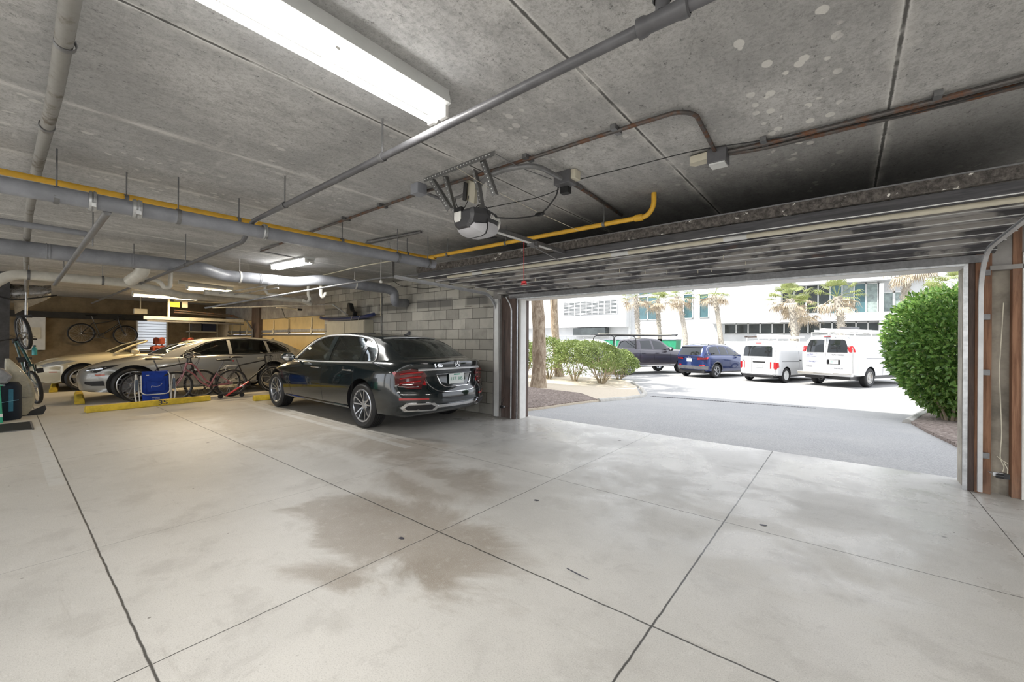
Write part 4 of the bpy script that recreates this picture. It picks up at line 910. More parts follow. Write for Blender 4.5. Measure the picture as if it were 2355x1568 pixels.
def seat(root, x, y, z, m, w=.25, head=True):
    q = MB(); q.prism([(-.10, -.25), (.02, -.28), (.0, .30), (-.13, .36), (-.18, .30)], (x, y-w, z), (1, 0, 0), (0, 0, 1), (0, 1, 0), 2*w)
    if head: q.prism([(-.16, .40), (-.06, .39), (-.07, .56), (-.12, .60), (-.17, .56)], (x, y-w*.55, z), (1, 0, 0), (0, 0, 1), (0, 1, 0), 1.1*w).cyl((x-.12, y-.05, z+.34), (x-.12, y-.05, z+.42), .008).cyl((x-.12, y+.05, z+.34), (x-.12, y+.05, z+.42), .008)
    return q.build('seat', m, root, smooth=False, bevel=.02)

# --- black full-size sedan ---------------------------------------------------
P_MB = paint('black_green_paint', (.0035, .0085, .0105), .0, .12, .9); P_MBT = P_MB
sp = dict(wb=3.165, hw=.945, R=.35, rim=.252, tw=.255, sp='twin', n=64, crown=.7,
  rows=[(-1.17, .86, .33, 1.00, .74, 1.045), (-1.05, .90, .27, 1.02, .78, 1.07), (-.75, .93, .23, 1.03, .82, 1.09), (-.3, .945, .22, 1.02, .86, 1.10), (.5, .945, .22, .985, .885, 1.08), (1.6, .945, .22, .955, .89, 1.05), (2.5, .945, .22, .93, .87, 1.05), (3.0, .94, .22, .89, .83, 1.00), (3.5, .91, .22, .80, .76, .93), (3.9, .84, .22, .70, .66, .80), (4.08, .76, .24, .60, .56, .68)],
  rear=(.30, [(.2, .10), (.33, .02), (.45, -.03), (.62, -.02), (.70, .05), (.85, .06), (1.0, .03), (1.1, .06)], .7), front=(.55, [(.2, .06), (.5, 0), (.8, .10)], .9),
  rail=[(2.80, 1.00, .74), (2.45, 1.20, .70), (2.02, 1.385, .645), (1.5, 1.455, .625), (.9, 1.465, .615), (.3, 1.425, .60), (-.15, 1.335, .60), (-.45, 1.205, .62), (-.82, 1.04, .66)], hdr=(2, 5),
  belt=[(-.9, 1.03, .80), (-.3, 1.03, .845), (.5, .995, .868), (1.6, .965, .872), (2.5, .94, .86), (2.85, .93, .84)], bulge=(.14, .10), roof_crown=.035)
side1 = [(2.42, .99), (2.42, 1.03), (2.20, 1.19), (1.90, 1.34), (1.62, 1.405), (1.34, 1.42), (1.30, 1.00)]
side2 = [(1.16, 1.005), (1.20, 1.42), (.90, 1.425), (.55, 1.405), (.30, 1.365), (.24, 1.02)]
side3 = [(.15, 1.025), (.20, 1.345), (.05, 1.285), (-.10, 1.18), (-.17, 1.04)]
wsh = [(-.66, 1.04), (.66, 1.04), (.60, 1.25), (.54, 1.385), (-.54, 1.385), (-.60, 1.25)]
bck = [(-.64, 1.10), (.64, 1.10), (.60, 1.25), (.51, 1.375), (.2, 1.39), (-.2, 1.39), (-.51, 1.375), (-.60, 1.25)]
sp['open'] = dict(side=[side1, side2, side3], ends=[(wsh, 1.9, 3.2), (bck, -1.2, .30)])
MBX = -5.80; MBY = 4.41
car, bv, body, cab = vehicle('sedan', (MBX, MBY, 0), PI, 'glossy black-green four-door sedan parked along the block wall, its chrome tail towards the opening', 'car', sp, P_MB)
for s in ('left', 'right'):
    for i, pl in enumerate((side1, side2, side3)): decal(bv, s, pl, 'side_window', M_TINTL, car, -.004, .12, .003)
    trim = [(-.22, 1.02), (-.12, 1.19), (.04, 1.30), (.22, 1.375), (.55, 1.42), (.95, 1.44), (1.4, 1.435), (1.70, 1.41), (2.0, 1.33), (2.25, 1.19), (2.50, 1.005)]
    strip(bv, s, trim, .015, 'window_trim', M_SATIN, car, .003, curve=True)
    strip(bv, s, [(-.22, 1.015), (.5, .995), (1.5, .972), (2.5, .965)], .014, 'window_trim', M_SATIN, car, .003, curve=True)
    for x in (.22, 1.22): strip(bv, s, [(x, .30), (x+.02, .60), (x+.02, .985)], .0035, 'door_gap', M_SEAM, car, -.001)
    strip(bv, s, [(2.42, .32), (2.50, .6), (2.52, .93)], .0035, 'door_gap', M_SEAM, car, -.001)
    for x in (.42, 1.50):
        h = MB(); y = project(bv, s, x, .875)[0].y; sg = 1 if y > 0 else -1
        h.tube(arc([(x-.11, y, .873), (x-.10, y+sg*.035, .877), (x+.10, y+sg*.035, .877), (x+.11, y, .873)], .03), .011, 8); h.build('door_handle', M_CHROME, car)
    strip(bv, s, [(.40, .30), (1.4, .295), (2.7, .30)], .012, 'sill_trim', M_CHROME, car, .006)
    sg = 1 if s == 'left' else -1; mirror_part(car, 2.32, 1.03, .92, sg, P_MB)
decal(bv, 'front', wsh, 'windshield', M_TINTL, car, -.004, .12, .003); decal(bv, 'rear', bck, 'rear_window', M_TINTL, car, -.004, .12, .003)
strip(bv, 'rear', [(-.53, 1.385), (-.3, 1.40), (0, 1.405), (.3, 1.40), (.53, 1.385)], .014, 'rear_window_trim', M_SATIN, car, .006, curve=True)
for x in (.75, 1.75):
    for y in (-.40, .40): seat(car, x, y, .765, M_LEATH)
MB().bx(-.35, .45, -.72, .72, 1.03, 1.07).build('parcel_shelf', M_DLEATH, car, smooth=False)
# tail: lamps, chrome bar, plate recess, bumper
for s in (1, -1):
    f = (lambda p: p) if s > 0 else mirror
    lamp_o = decal(bv, 'rear', f([(.50, .84), (.56, .92), (.70, .945), (.86, .90), (.88, .86), (.88, .72), (.75, .66), (.60, .655)]), 'tail_lamp', M_TAILD, car, .014, .05, .02)
    for k, z in enumerate((.895, .83, .765)):
        strip(bv, 'rear', f([(.57+.01*k, z), (.72, z-.012), (.83, z-.03)]), .012, 'light_bar', M_TAIL, lamp_o, .02)
    strip(bv, 'rear', f([(.62, .69), (.75, .685), (.86, .70)]), .008, 'clear_bar', M_CHROME, lamp_o, .018)
    decal(bv, 'left' if s > 0 else 'right', [(-1.04, .70), (-.98, .93), (-.75, .90), (-.86, .74)], 'tail_lamp', M_TAIL, car, .008, .05, .012)
    decal(bv, 'rear', f([(.52, .50), (.86, .50), (.86, .535), (.52, .525)]), 'reflector', M_TAIL, car, .010, .06, .012)
    ex = decal(bv, 'rear', f([(.42, .335), (.80, .335), (.86, .40), (.80, .455), (.46, .455), (.38, .40)]), 'exhaust_trim', M_CHROME, car, .035, .06, .04)
    decal(bv, 'rear', f([(.47, .355), (.77, .355), (.81, .395), (.77, .43), (.50, .43), (.44, .395)]), 'exhaust_opening', M_BLKP, ex, .040, .06, .01)
decal(bv, 'rear', [(-.46, .375), (.46, .375), (.46, .42), (-.46, .42)], 'bumper_trim', M_CHROME, car, .022, .08, .02)
strip(bv, 'rear', [(-.62, .925), (-.3, .935), (0, .938), (.3, .935), (.62, .925)], .020, 'boot_chrome_bar', M_SATIN, car, .010, curve=True)
rec = [(-.36, .86), (-.30, .72), (-.22, .665), (.22, .665), (.30, .72), (.36, .86)]
pr = strip(bv, 'rear', rec, .009, 'plate_surround', M_CHROME, car, .006, closed=True)
strip(bv, 'rear', [(-.55, .92), (-.52, .80), (-.44, .66), (-.30, .605), (0, .595), (.30, .605), (.44, .66), (.52, .80), (.55, .92)], .007, 'boot_trim', M_CHROME, car, .006, curve=True)
P0, _ = project(bv, 'rear', 0, .78, .02)
pl = MB().box(P0, (.012, .305, .155)).build('number_plate', M_PLATE, car, smooth=False)
text('plate_lettering', '11Z  I05', .072, M_GREENT, pl, P0+Vector((-.008, 0, -.005)), (0, -1, 0), (0, 0, 1), .001)
MB().box(P0+Vector((-.006, 0, .062)), (.004, .12, .018)).build('plate_header', M_GREENT, pl, smooth=False)
P1, _ = project(bv, 'rear', .36, .985, .014); text('badge_lettering', 'S 450', .075, M_CHROME, car, P1+Vector((-.012, 0, 0)), (.12, -1, 0), (.35, 0, 1), .003, bold=.001)
P1, _ = project(bv, 'rear', 0, 1.005, .006)
st = MB(); st.tube([P1+Vector((-.006, .05*math.cos(a), .045*math.sin(a))) for a in [2*PI*k/20 for k in range(20)]], .005, 6, closed=True)
for k in range(3): a = PI/2+2*PI*k/3; st.bar(P1+Vector((-.006, 0, 0)), P1+Vector((-.006, .048*math.cos(a), .043*math.sin(a))), .008, .005)
st.build('star_emblem', M_CHROME, car)
strip(bv, 'rear', [(-.80, .575), (-.3, .59), (.3, .59), (.80, .575)], .0035, 'bumper_gap', M_SEAM, car, .0)
an = MB(); an.prism([(-.09, 0), (.07, 0), (.05, .02), (-.02, .03), (-.07, .07), (-.09, .065)], (.12, -.02, 1.445), (1, 0, 0), (0, 0, 1), (0, 1, 0), .04); an.build('roof_antenna', M_BLKP, car, smooth=False, bevel=.006)
for s in (1, -1): decal(bv, 'front', [(s*.45, .62), (s*.72, .64), (s*.74, .72), (s*.48, .72)][::s], 'headlamp', M_LENS, car, .006, .06, .01)
underbody(car, -.75, 3.3, .68, .22)

# --- grey mid-size sedan -----------------------------------------------------
P_GR = paint('silver_grey_paint', (.40, .395, .37), .35, .3)
sp2 = dict(wb=2.81, hw=.905, R=.355, rim=.285, tw=.235, sp='twin', n=60, crown=.7,
  rows=[(-1.02, .80, .34, .94, .70, 1.0), (-.85, .86, .25, .98, .76, 1.05), (-.3, .90, .2, .99, .82, 1.08), (.5, .905, .2, .965, .85, 1.06), (1.4, .905, .2, .93, .85, 1.03), (2.1, .905, .2, .90, .83, 1.0), (2.6, .90, .2, .86, .79, .95), (3.1, .87, .2, .78, .72, .86), (3.5, .79, .2, .68, .62, .74), (3.61, .74, .24, .60, .56, .66)],
  rear=(.25, [(.2, .08), (.5, 0), (.95, .06)], .6), front=(.50, [(.2, .05), (.5, 0), (.75, .08)], .8),
  rail=[(2.28, .96, .72), (1.95, 1.14, .68), (1.50, 1.315, .63), (1.0, 1.385, .61), (.4, 1.395, .60), (-.1, 1.345, .59), (-.45, 1.235, .60), (-.70, 1.11, .62), (-.92, 1.01, .64)], hdr=(2, 5),
  belt=[(-1.0, 1.0, .76), (-.3, .995, .81), (.5, .97, .835), (1.4, .94, .838), (2.1, .91, .82), (2.4, .90, .80)], bulge=(.14, .08), roof_crown=.03)
g1 = [(1.93, .955), (1.75, 1.09), (1.45, 1.25), (1.20, 1.315), (1.02, 1.335), (1.0, .975)]
g2 = [(.93, .98), (.95, 1.34), (.5, 1.35), (.16, 1.32), (.10, .99)]
g3 = [(.03, .995), (.09, 1.305), (-.18, 1.23), (-.40, 1.11), (-.42, 1.01)]
ws2 = [(-.64, 1.0), (.64, 1.0), (.58, 1.18), (.53, 1.30), (-.53, 1.30), (-.58, 1.18)]; bk2 = [(-.60, 1.06), (.60, 1.06), (.50, 1.29), (-.50, 1.29)]
sp2['open'] = dict(side=[g1, g2, g3], ends=[(ws2, 1.42, 2.7), (bk2, -1.3, .0)])
car, bv, body, cab = vehicle('sedan', (-12.95, 4.63, 0), -PI/2, 'silver-grey sedan parked behind the blue beach chair and bicycles', 'car', sp2, P_GR)
for s in ('left', 'right'):
    for pl in (g1, g2, g3): decal(bv, s, pl, 'side_window', M_TINT, car, -.004, .12, .003)
    strip(bv, s, [(1.98, .955), (1.75, 1.12), (1.45, 1.275), (1.1, 1.345), (.6, 1.37), (.1, 1.33), (-.25, 1.23), (-.46, 1.10), (-.47, 1.01), (0, .985), (1, .965), (1.98, .945)], .014, 'window_trim', M_BLKP, car, .0)
    for x in (.06, .97): strip(bv, s, [(x+.02, .30), (x, .6), (x, .96)], .0035, 'door_gap', M_SEAM, car, -.001)
    for x in (.28, 1.2):
        y = project(bv, s, x, .86)[0].y; sg = 1 if y > 0 else -1; MB().tube(arc([(x-.10, y, .86), (x-.09, y+sg*.03, .862), (x+.09, y+sg*.03, .862), (x+.10, y, .86)], .03), .011, 8).build('door_handle', P_GR, car)
    strip(bv, s, [(.38, .27), (1.2, .265), (2.4, .27)], .012, 'sill_trim', M_CHROME, car, .004)
    sg = 1 if s == 'left' else -1; mirror_part(car, 1.85, .99, .88, sg, P_GR)
    decal(bv, s, [(3.0, .795), (3.2, .765), (3.46, .705), (3.52, .64), (3.36, .615), (3.24, .69)], 'headlamp', M_BLKP, car, .006, .05, .01)
    strip(bv, s, [(3.26, .705), (3.38, .685), (3.48, .66)], .018, 'lamp_tube', M_LENS, car, .004)
    decal(bv, s, [(3.24, .585), (3.38, .585), (3.37, .56), (3.24, .56)], 'side_reflector', M_ORANGE, car, .006, .05, .01)
    decal(bv, s, [(3.24, .34), (3.42, .34), (3.52, .38), (3.52, .43), (3.26, .45)], 'lower_grille', M_BLKP, car, .006, .05, .01)
decal(bv, 'front', ws2, 'windshield', M_TINTL, car, -.004, .12, .003); decal(bv, 'rear', bk2, 'rear_window', M_TINT, car, -.004, .12, .003)
for x in (.65, 1.5):
    for y in (-.38, .38): seat(car, x, y, .70, M_DLEATH)
MB().prism([(-.08, 0), (.08, 0), (-.05, .06), (-.08, .05)], (-.28, -.015, 1.33), (1, 0, 0), (0, 0, 1), (0, 1, 0), .03).build('roof_antenna', P_GR, car, smooth=False)
# pale rim lip seen on the near front wheel
underbody(car, -.6, 2.9, .62, .22)

# --- cream convertible --------------------------------------------------------
P_CR = paint('cream_paint', (.62, .56, .40), .1, .3)
sp3 = dict(wb=2.72, hw=.905, R=.325, rim=.235, tw=.225, sp='five', n=60, crown=.7,
  rows=[(-1.1, .80, .34, .86, .68, .9), (-.85, .86, .25, .93, .74, .97), (-.3, .90, .2, .96, .80, 1.0), (.5, .905, .2, .93, .84, .98), (1.4, .905, .2, .90, .84, .97), (2.0, .905, .2, .89, .82, .98), (2.5, .90, .2, .86, .79, .95), (3.0, .87, .2, .79, .73, .88), (3.4, .80, .2, .69, .62, .77), (3.62, .72, .24, .58, .52, .66)],
  rear=(.25, [(.2, .08), (.5, 0), (.95, .06)], .6), front=(.55, [(.2, .05), (.5, 0), (.75, .08)], .8))
cv, bv, body, cab = vehicle('convertible', (-16.3, 4.05, 0), -PI/2, 'cream convertible with its roof down, behind the silver-grey sedan', 'car', sp3, P_CR)
q = MB(); wsf = [(2.10, .80, .955), (1.75, .72, 1.16), (1.45, .64, 1.27)]
q.tube([(x, y, z) for x, y, z in wsf]+[(1.38, .4, 1.30), (1.36, 0, 1.31), (1.38, -.4, 1.30)]+[(x, -y, z) for x, y, z in wsf[::-1]], .026, 8); q.build('windshield_frame', P_CR, cv)
rows = [[Vector((x+.05*(1-(t*2-1)**2)*1.6, y*(1-2*t), z)) for t in [k/8 for k in range(9)]] for x, y, z in wsf]; MB().grid(rows).build('windshield', M_TINTL, cv)
MB().bx(-.2, 1.75, -.70, .70, .90, 1.0).build('cockpit_opening', M_BLKP, cv, smooth=False)
M_REDL = mat('red_brown_leather', (.30, .055, .03), .55)
for x in (.45, 1.15):
    for y in (-.36, .36): seat(cv, x, y, .80, M_REDL, .22)
for s in ('left', 'right'):
    decal(bv, s, [(2.78, .775), (2.98, .79), (3.22, .75), (3.44, .66), (3.38, .61), (3.14, .68)], 'headlamp', M_LENS, cv, .006, .05, .01); mirror_part(cv, 1.72, 1.0, .85, 1 if s == 'left' else -1, P_CR)
    strip(bv, s, [(.30, .3), (.30, .9)], .0035, 'door_gap', M_SEAM, cv); strip(bv, s, [(1.72, .3), (1.75, .88)], .0035, 'door_gap', M_SEAM, cv)
    decal(bv, s, [(3.16, .50), (3.30, .50), (3.29, .475), (3.16, .475)], 'side_reflector', M_ORANGE, cv, .006, .05, .01)
underbody(cv, -.6, 2.8, .60, .22)

# ------------------------------------------------------------------ bicycles
M_PINK = mat('dusty_pink_frame', (.34, .12, .14), .3, 0, .5, coat=.6); M_GRBK = mat('black_frame', (.02, .021, .023), .3, 0, .5, coat=.6); M_TEAL = mat('teal_frame', (.012, .06, .058), .3, 0, .5, coat=.6)
def bicycle(label, m_frame, style='diamond', loc=(0, 0, 0), rz=0., lean=0., M=None, basket=False, rack=False, light=False, group='bicycles', tyre_w=.026, bars='flat', rim_m=None):
    """x forward, rear hub at x=0; wheels R .33"""
    rt = empty('bicycle', loc, rz, label, 'bicycle'); R = .33; WB = 1.06
    if lean: rt.rotation_euler = (lean, 0, rz)
    if M is not None: rt.matrix_world = M
    for x in (0, WB):
        w = MB().lathe([(R-.028+.024*math.cos(a)*.9+.004, tyre_w*math.sin(a)) for a in [2*PI*k/8 for k in range(8)]], (0, 0, 0), (0, 1, 0), 36, closed=True).build('wheel', M_BLACK, rt); w.location = (x, 0, R)
        q = MB().lathe([(R-.045, -.012), (R-.058, -.009), (R-.058, .009), (R-.045, .012)], (0, 0, 0), (0, 1, 0), 36, closed=True).build('rim', rim_m or M_DSTEEL, w)
        q = MB(); 
        for k in range(28):
            a = 2*PI*k/28; s = 1 if k % 2 else -1; q.tube([(math.cos(a+.5*s)*.022, .028*s, math.sin(a+.5*s)*.022), (math.cos(a)*(R-.055), 0, math.sin(a)*(R-.055))], .0013, 3, caps=False)
        q.build('spokes', M_GALV, w); MB().cyl((0, -.05, 0), (0, .05, 0), .018, 12).build('hub', M_SILVER, w)
    bb = Vector((.44, 0, .28)); st = Vector((.27, 0, .74)); ht = Vector((.86, 0, .84)); hb = Vector((.90, 0, .70)); fh = Vector((WB, 0, R)); rh = Vector((0, 0, R))
    f = MB(); f.cyl(ht, hb, .022, 12)
    if style == 'diamond': f.cyl(st-Vector((0, 0, .02)), ht, .016, 10).cyl(bb, st, .016, 10).cyl(bb, hb, .019, 10)
    elif style == 'mtb': f.cyl(Vector((.29, 0, .66)), ht, .019, 10).cyl(bb, Vector((.27, 0, .72)), .016, 10).tube([bb, (.62, 0, .44), hb], .024, 10); st = Vector((.27, 0, .74))
    else:
        st = Vector((.30, 0, .58)); f.cyl(bb, st, .016, 10).tube(catmull([tuple(ht+Vector((.0, 0, -.02))), (.74, 0, .78), (.62, 0, .60), (.50, 0, .42), (.38, 0, .36)], 5), .018, 8).tube(catmull([tuple(hb), (.74, 0, .58), (.60, 0, .40), tuple(bb)], 5), .017, 8)
    for s in (-1, 1):
        f.tube([st+Vector((0, s*.012, -.03)), rh+Vector((0, s*.06, 0))], .008, 7); f.tube([bb+Vector((0, s*.03, 0)), rh+Vector((0, s*.06, 0))], .009, 7)
    f.cyl(bb-Vector((0, .036, 0)), bb+Vector((0, .036, 0)), .024, 12); f.build('frame', m_frame, rt)
    fk = MB(); fk.cyl(hb+Vector((0, 0, .0)), hb+Vector((.012, 0, -.06)), .02, 10).bar(hb+Vector((.012, -.055, -.05)), hb+Vector((.012, .055, -.05)), .03, .025)
    for s in (-1, 1): fk.tube([hb+Vector((.012, s*.05, -.04)), hb+Vector((.06, s*.052, -.2)), fh+Vector((0, s*.052, 0))], [.015, .015, .010], 8)
    fk.build('fork', M_GRBK if style == 'mtb' else m_frame, rt)
    sp_ = MB(); d = (st-bb).normalized(); top = st+d*(.17 if style != 'step' else .30); sp_.cyl(st, top, .013, 10); sp_.build('seat_post', M_DSTEEL, rt)
    sd = MB(); rows = []
    for t, w, h in ((-.14, .07, .0), (-.12, .085, .02), (-.06, .08, .028), (0, .055, .024), (.06, .032, .018), (.12, .022, .010), (.14, .015, -.005)):
        rows.append([top+Vector((t, w*math.cos(a), .03+h*math.sin(a) if math.sin(a) > 0 else .03+.022*math.sin(a))) for a in [2*PI*k/12 for k in range(13)]])
    sd.grid(rows); sd.face(list(range(12))); sd.face([6*13+k for k in range(12)]); sd.build('saddle', M_BLKP, rt)
    hbm = MB(); stem = ht+Vector((-.015, 0, .10)); hbm.cyl(ht, stem, .015, 10).cyl(stem, stem+Vector((.07, 0, .02)), .014, 10); c = stem+Vector((.07, 0, .02))
    if bars == 'flat': pts = [c+Vector((-.05, -.33, .03)), c+Vector((-.02, -.2, .02)), c, c+Vector((-.02, .2, .02)), c+Vector((-.05, .33, .03))]
    else: pts = [c+Vector((-.22, -.32, .08)), c+Vector((-.08, -.24, .12)), c+Vector((0, -.08, .03)), c, c+Vector((0, .08, .03)), c+Vector((-.08, .24, .12)), c+Vector((-.22, .32, .08))]
    hbm.tube(catmull([tuple(p) for p in pts], 4), .011, 8); h = hbm.build('handlebar', M_BLKP, rt)
    for p, q in ((pts[0], pts[1]), (pts[-1], pts[-2])):
        d2 = (q-p).normalized(); MB().cyl(p, p+d2*.12, .017, 10).build('grip', M_BLACK, h); MB().tube([p+d2*.14, p+d2*.12+Vector((.05, 0, -.02)), p+d2*.02+Vector((.055, 0, -.03))], .005, 6).build('brake_lever', M_BLKP, h)
    cb = MB(); cb.tube(arc([pts[0]+(pts[1]-pts[0])*.5, c+Vector((.10, -.05, -.02)), hb+Vector((.05, 0, .0)), hb+Vector((.03, 0, -.08))], .08), .0035, 5).tube(arc([pts[-1]+(pts[-2]-pts[-1])*.5, c+Vector((.12, .05, -.05)), hb+Vector((.0, 0, .04)), bb+Vector((.1, 0, .1))], .08), .0035, 5); cb.build('brake_cable', M_BLACK, h)
    ck = MB(); ck.lathe([(.095, -.003), (.095, .003), (.07, .003), (.07, -.003)], bb+Vector((0, -.05, 0)), (0, 1, 0), 24, closed=True)
    for k in range(5): a = 2*PI*k/5; ck.bar(bb+Vector((0, -.05, 0)), bb+Vector((math.cos(a)*.08, -.05, math.sin(a)*.08)), .012, .005)
    for s, a in ((-1, -.6), (1, PI-.6)):
        e = bb+Vector((math.cos(a)*.165, s*.075, math.sin(a)*.165)); ck.bar(bb+Vector((0, s*.06, 0)), e, .02, .012, (0, 1, 0)); ck.box(e+Vector((0, s*.055, 0)), (.09, .09, .02))
    ck.build('crankset', M_BLKP, rt, smooth=False)
    ch = MB(); ch.tube([bb+Vector((.0, -.05, .093)), rh+Vector((0, -.05, .035)), rh+Vector((-.035, -.05, 0)), rh+Vector((.03, -.05, -.06)), bb+Vector((0, -.05, -.095))], .004, 5)
    ch.lathe([(.045, -.012), (.03, .012)], rh+Vector((0, -.045, 0)), (0, 1, 0), 16); ch.build('chain', M_DSTEEL, rt)
    if basket:
        q = MB(); o = ht+Vector((.10, 0, -.02)); a0, a1 = .13, .16
        for k in range(7):
            y = -a0+2*a0*k/6
            for x in (0, .24): q.tube([o+Vector((x, y, 0)), o+Vector((x*1.08, y*1.2, .22))], .003, 4)
        for k in range(1, 6):
            x = .24*k/6
            for s in (-1, 1): q.tube([o+Vector((x, s*a0, 0)), o+Vector((x*1.08, s*a0*1.2, .22))], .003, 4)
        for z in (0, .07, .15, .22):
            e = 1+.2*z/.22; q.tube([o+Vector((0, -a0*e, z)), o+Vector((.24*e, -a0*e, z)), o+Vector((.24*e, a0*e, z)), o+Vector((0, a0*e, z))], .004, 4, closed=True)
        q.build('basket', M_DSTEEL, rt)
    if rack:
        q = MB()
        for s in (-1, 1): q.tube(arc([rh+Vector((0, s*.07, 0)), rh+Vector((-.02, s*.06, .38)), Vector((.22, s*.05, .73))], .05), .006, 6)
        q.build('carrier', M_WHITE, rt)
    if light: MB().box(top+Vector((-.06, 0, -.06)), (.03, .04, .03)).build('tail_light', M_RED, rt, smooth=False)
    return rt
bicycle('dark bicycle right behind the blue beach chair, saddle above the chair', M_GRBK, 'diamond', (-11.62, 1.84, 0), PI/2, .10)
bicycle('dusty pink step-through bicycle leaning in front of the grey sedan', M_PINK, 'step', (-11.30, 3.42, 0), -PI/2, -.07, bars='cruiser')
bicycle('black bicycle with wire front basket and pale carrier beside the black sedan nose', M_GRBK, 'diamond', (-11.62, 3.38, 0), PI/2, .09, basket=True, rack=True, light=True, rim_m=M_SILVER)
# on the far wall
bicycle('black mountain bicycle hung on the tan end wall above the cream convertible', M_GRBK, 'mtb', (0, 0, 0), tyre_w=.034, M=Matrix.Translation((XL+.24, 1.62, 1.19)) @ Matrix.Rotation(PI/2, 4, 'Z') @ Matrix.Rotation(math.radians(2), 4, 'Y'))
MB().bx(XL, XL+.12, 1.95, 1.98, 1.5, 1.62).build('wall_hook', M_DSTEEL, smooth=False); tag(COL.objects[-1], 'steel wall hook carrying the mountain bicycle', 'hook')
# hung upright on the pole
PLX, PLY = -12.6, .30
tag(MB().cyl((PLX, PLY, 0), (PLX, PLY, 2.05), .022, 12).cyl((PLX, PLY+.0, 1.1), (PLX, PLY, 2.3), .017, 12).cyl((PLX, PLY, 0), (PLX, PLY, .02), .09, 16).build('storage_pole', M_GALV), 'floor-standing metal storage pole holding the upright teal bicycle at the far left', 'pole')
o = MB()
for z in (.95, 1.78): o.bar((PLX, PLY-.12, z), (PLX, PLY+.08, z), .05, .05).bar((PLX, PLY, z), (PLX+.2, PLY+.06, z+.02), .02, .02)
tag(o.build('pole_clamp', M_BLKP, smooth=False), 'black clamp arms on the storage pole', 'clamp')
bicycle('dark teal bicycle hung upright on the storage pole, wheels one above the other', M_TEAL, 'mtb', (0, 0, 0), tyre_w=.030, M=Matrix.Translation((PLX+.42, PLY+.10, .40)) @ Matrix.Rotation(.15, 4, 'X') @ Matrix.Rotation(math.radians(13), 4, 'Z') @ Matrix.Rotation(-PI/2+.07, 4, 'Y') @ Matrix.Translation((0, 0, -.33)))
b2 = empty('water_bottle', (PLX+.38, PLY+.10, 1.02), 0, 'teal bottle strapped inside the hanging bicycle wheel', 'bottle')
MB().lathe([(0, 0), (.035, 0), (.036, .13), (.02, .16)], (0, 0, 0), (0, 0, 1), 16).build('bottle_body', mat('teal_plastic', (.05, .35, .36), .3), b2); MB().lathe([(.02, .16), (.02, .19), (0, .2)], (0, 0, 0), (0, 0, 1), 14).build('cap', M_TEAL, b2)
# folded kick scooter
sc = empty('kick_scooter', (-11.05, 3.30, 0), 0, 'folded kick scooter with a bright red stem lying by the pink bicycle wheel', 'scooter')
MB().bar((0, -.06, .06), (0, .40, .36), .03, .055, (1, 0, 0)).build('stem', M_RED, sc, smooth=False, bevel=.006)
MB().box((-.06, .05, .10), (.11, .45, .035)).build('deck', M_BLKP, sc, smooth=False, bevel=.01)
for y in (-.15, .28): MB().lathe([(.05, -.012), (.05, .012), (.0, .012)], (-.06, y, .05), (1, 0, 0), 20).build('wheel', M_BLACK, sc)
MB().bar((-.14, .30, .27), (.10, .24, .27), .022, .022).build('handlebar', M_LAMPW, sc, smooth=False)
# blue folding beach chair
bc = empty('beach_chair', (-11.20, 2.03, 0), 0, 'folded royal blue beach chair with white tube frame behind the 3S wheel stop', 'folding chair')
T = .10   # leans back
def CP(y, z, d=0): return Vector((-T*z/.7+d, y, z))
fr = MB(); rp = lambda y0, y1, z0, z1, d, r=.07: arc([CP(y0, z0, d), CP(y0, z1, d), CP(y1, z1, d), CP(y1, z0, d), CP(y0, z0, d)], r)
fr.tube([CP(-.23, .60, .05), CP(-.23, .28, .05)]+[CP(-.23+.10*(1-math.cos(a)), .28-.08*math.sin(a), .05) for a in [PI/2*k/6 for k in range(1, 7)]]+[CP(.23-.10*(1-math.cos(a)), .28-.08*math.sin(a), .05) for a in [PI/2*k/6 for k in range(6, 0, -1)]]+[CP(.23, .28, .05), CP(.23, .60, .05), CP(.20, .66, .05)], .011, 8)
fr.build('backrest_tube', M_WHITE, bc)
for s in (-1, 1):
    leg = MB(); leg.tube(arc([CP(s*.31, .60, .02), CP(s*.33, .25, .02), CP(s*.30, .02, .02)], .1), .012, 8); leg.build('leg', M_WHITE, bc)
    MB().tube(arc([CP(s*.25, .02, 0), CP(s*.26, .35, 0), CP(s*.30, .62, 0)], .1), .011, 8).build('leg', M_WHITE, bc)
    MB().box(CP(s*.30, .40, .05), (.03, .045, .22)).build('armrest', mat('slate_plastic', (.10, .13, .18), .5), bc, smooth=False, bevel=.008)
fb = MB(); rows = []
for i in range(13):
    z = .04+.64*i/12; rows.append([CP(-.215+.43*j/8, z, .035+.012*math.sin(i*1.1)*math.sin(j*.8)) for j in range(9)])
fb.grid(rows); fo = fb.build('fabric', M_BLUEF, bc); md = fo.modifiers.new('s', 'SOLIDIFY'); md.thickness = .012
MB().prism([(-.14, .26), (.14, .26), (.15, .50), (.06, .44), (-.04, .46), (-.15, .50)], CP(0, 0, .055+.0), (0, 1, 0), (-T/.7, 0, 1), (1, 0, 0), .012).build('pocket', M_BLUEF, bc, smooth=False)
MB().box(CP(-.13, .60, .052), (.004, .05, .012)).build('logo_tag', M_WHITE, bc, smooth=False)
MB().tube(arc([CP(-.07, .33, .072), CP(-.08, .38, .072), CP(.0, .36, .072), CP(.06, .37, .072), CP(.10, .42, .072)], .02), .003, 5).build('pull_cord', M_WHITE, bc)
text('chair_lettering', 'Rio Beach', .030, M_WHITE, bc, CP(0, .135, .052), (0, 1, 0), (0, 0, 1), .001); text('chair_lettering', 'for relaxation', .022, M_WHITE, bc, CP(0, .10, .056), (0, 1, 0), (0, 0, 1), .001)
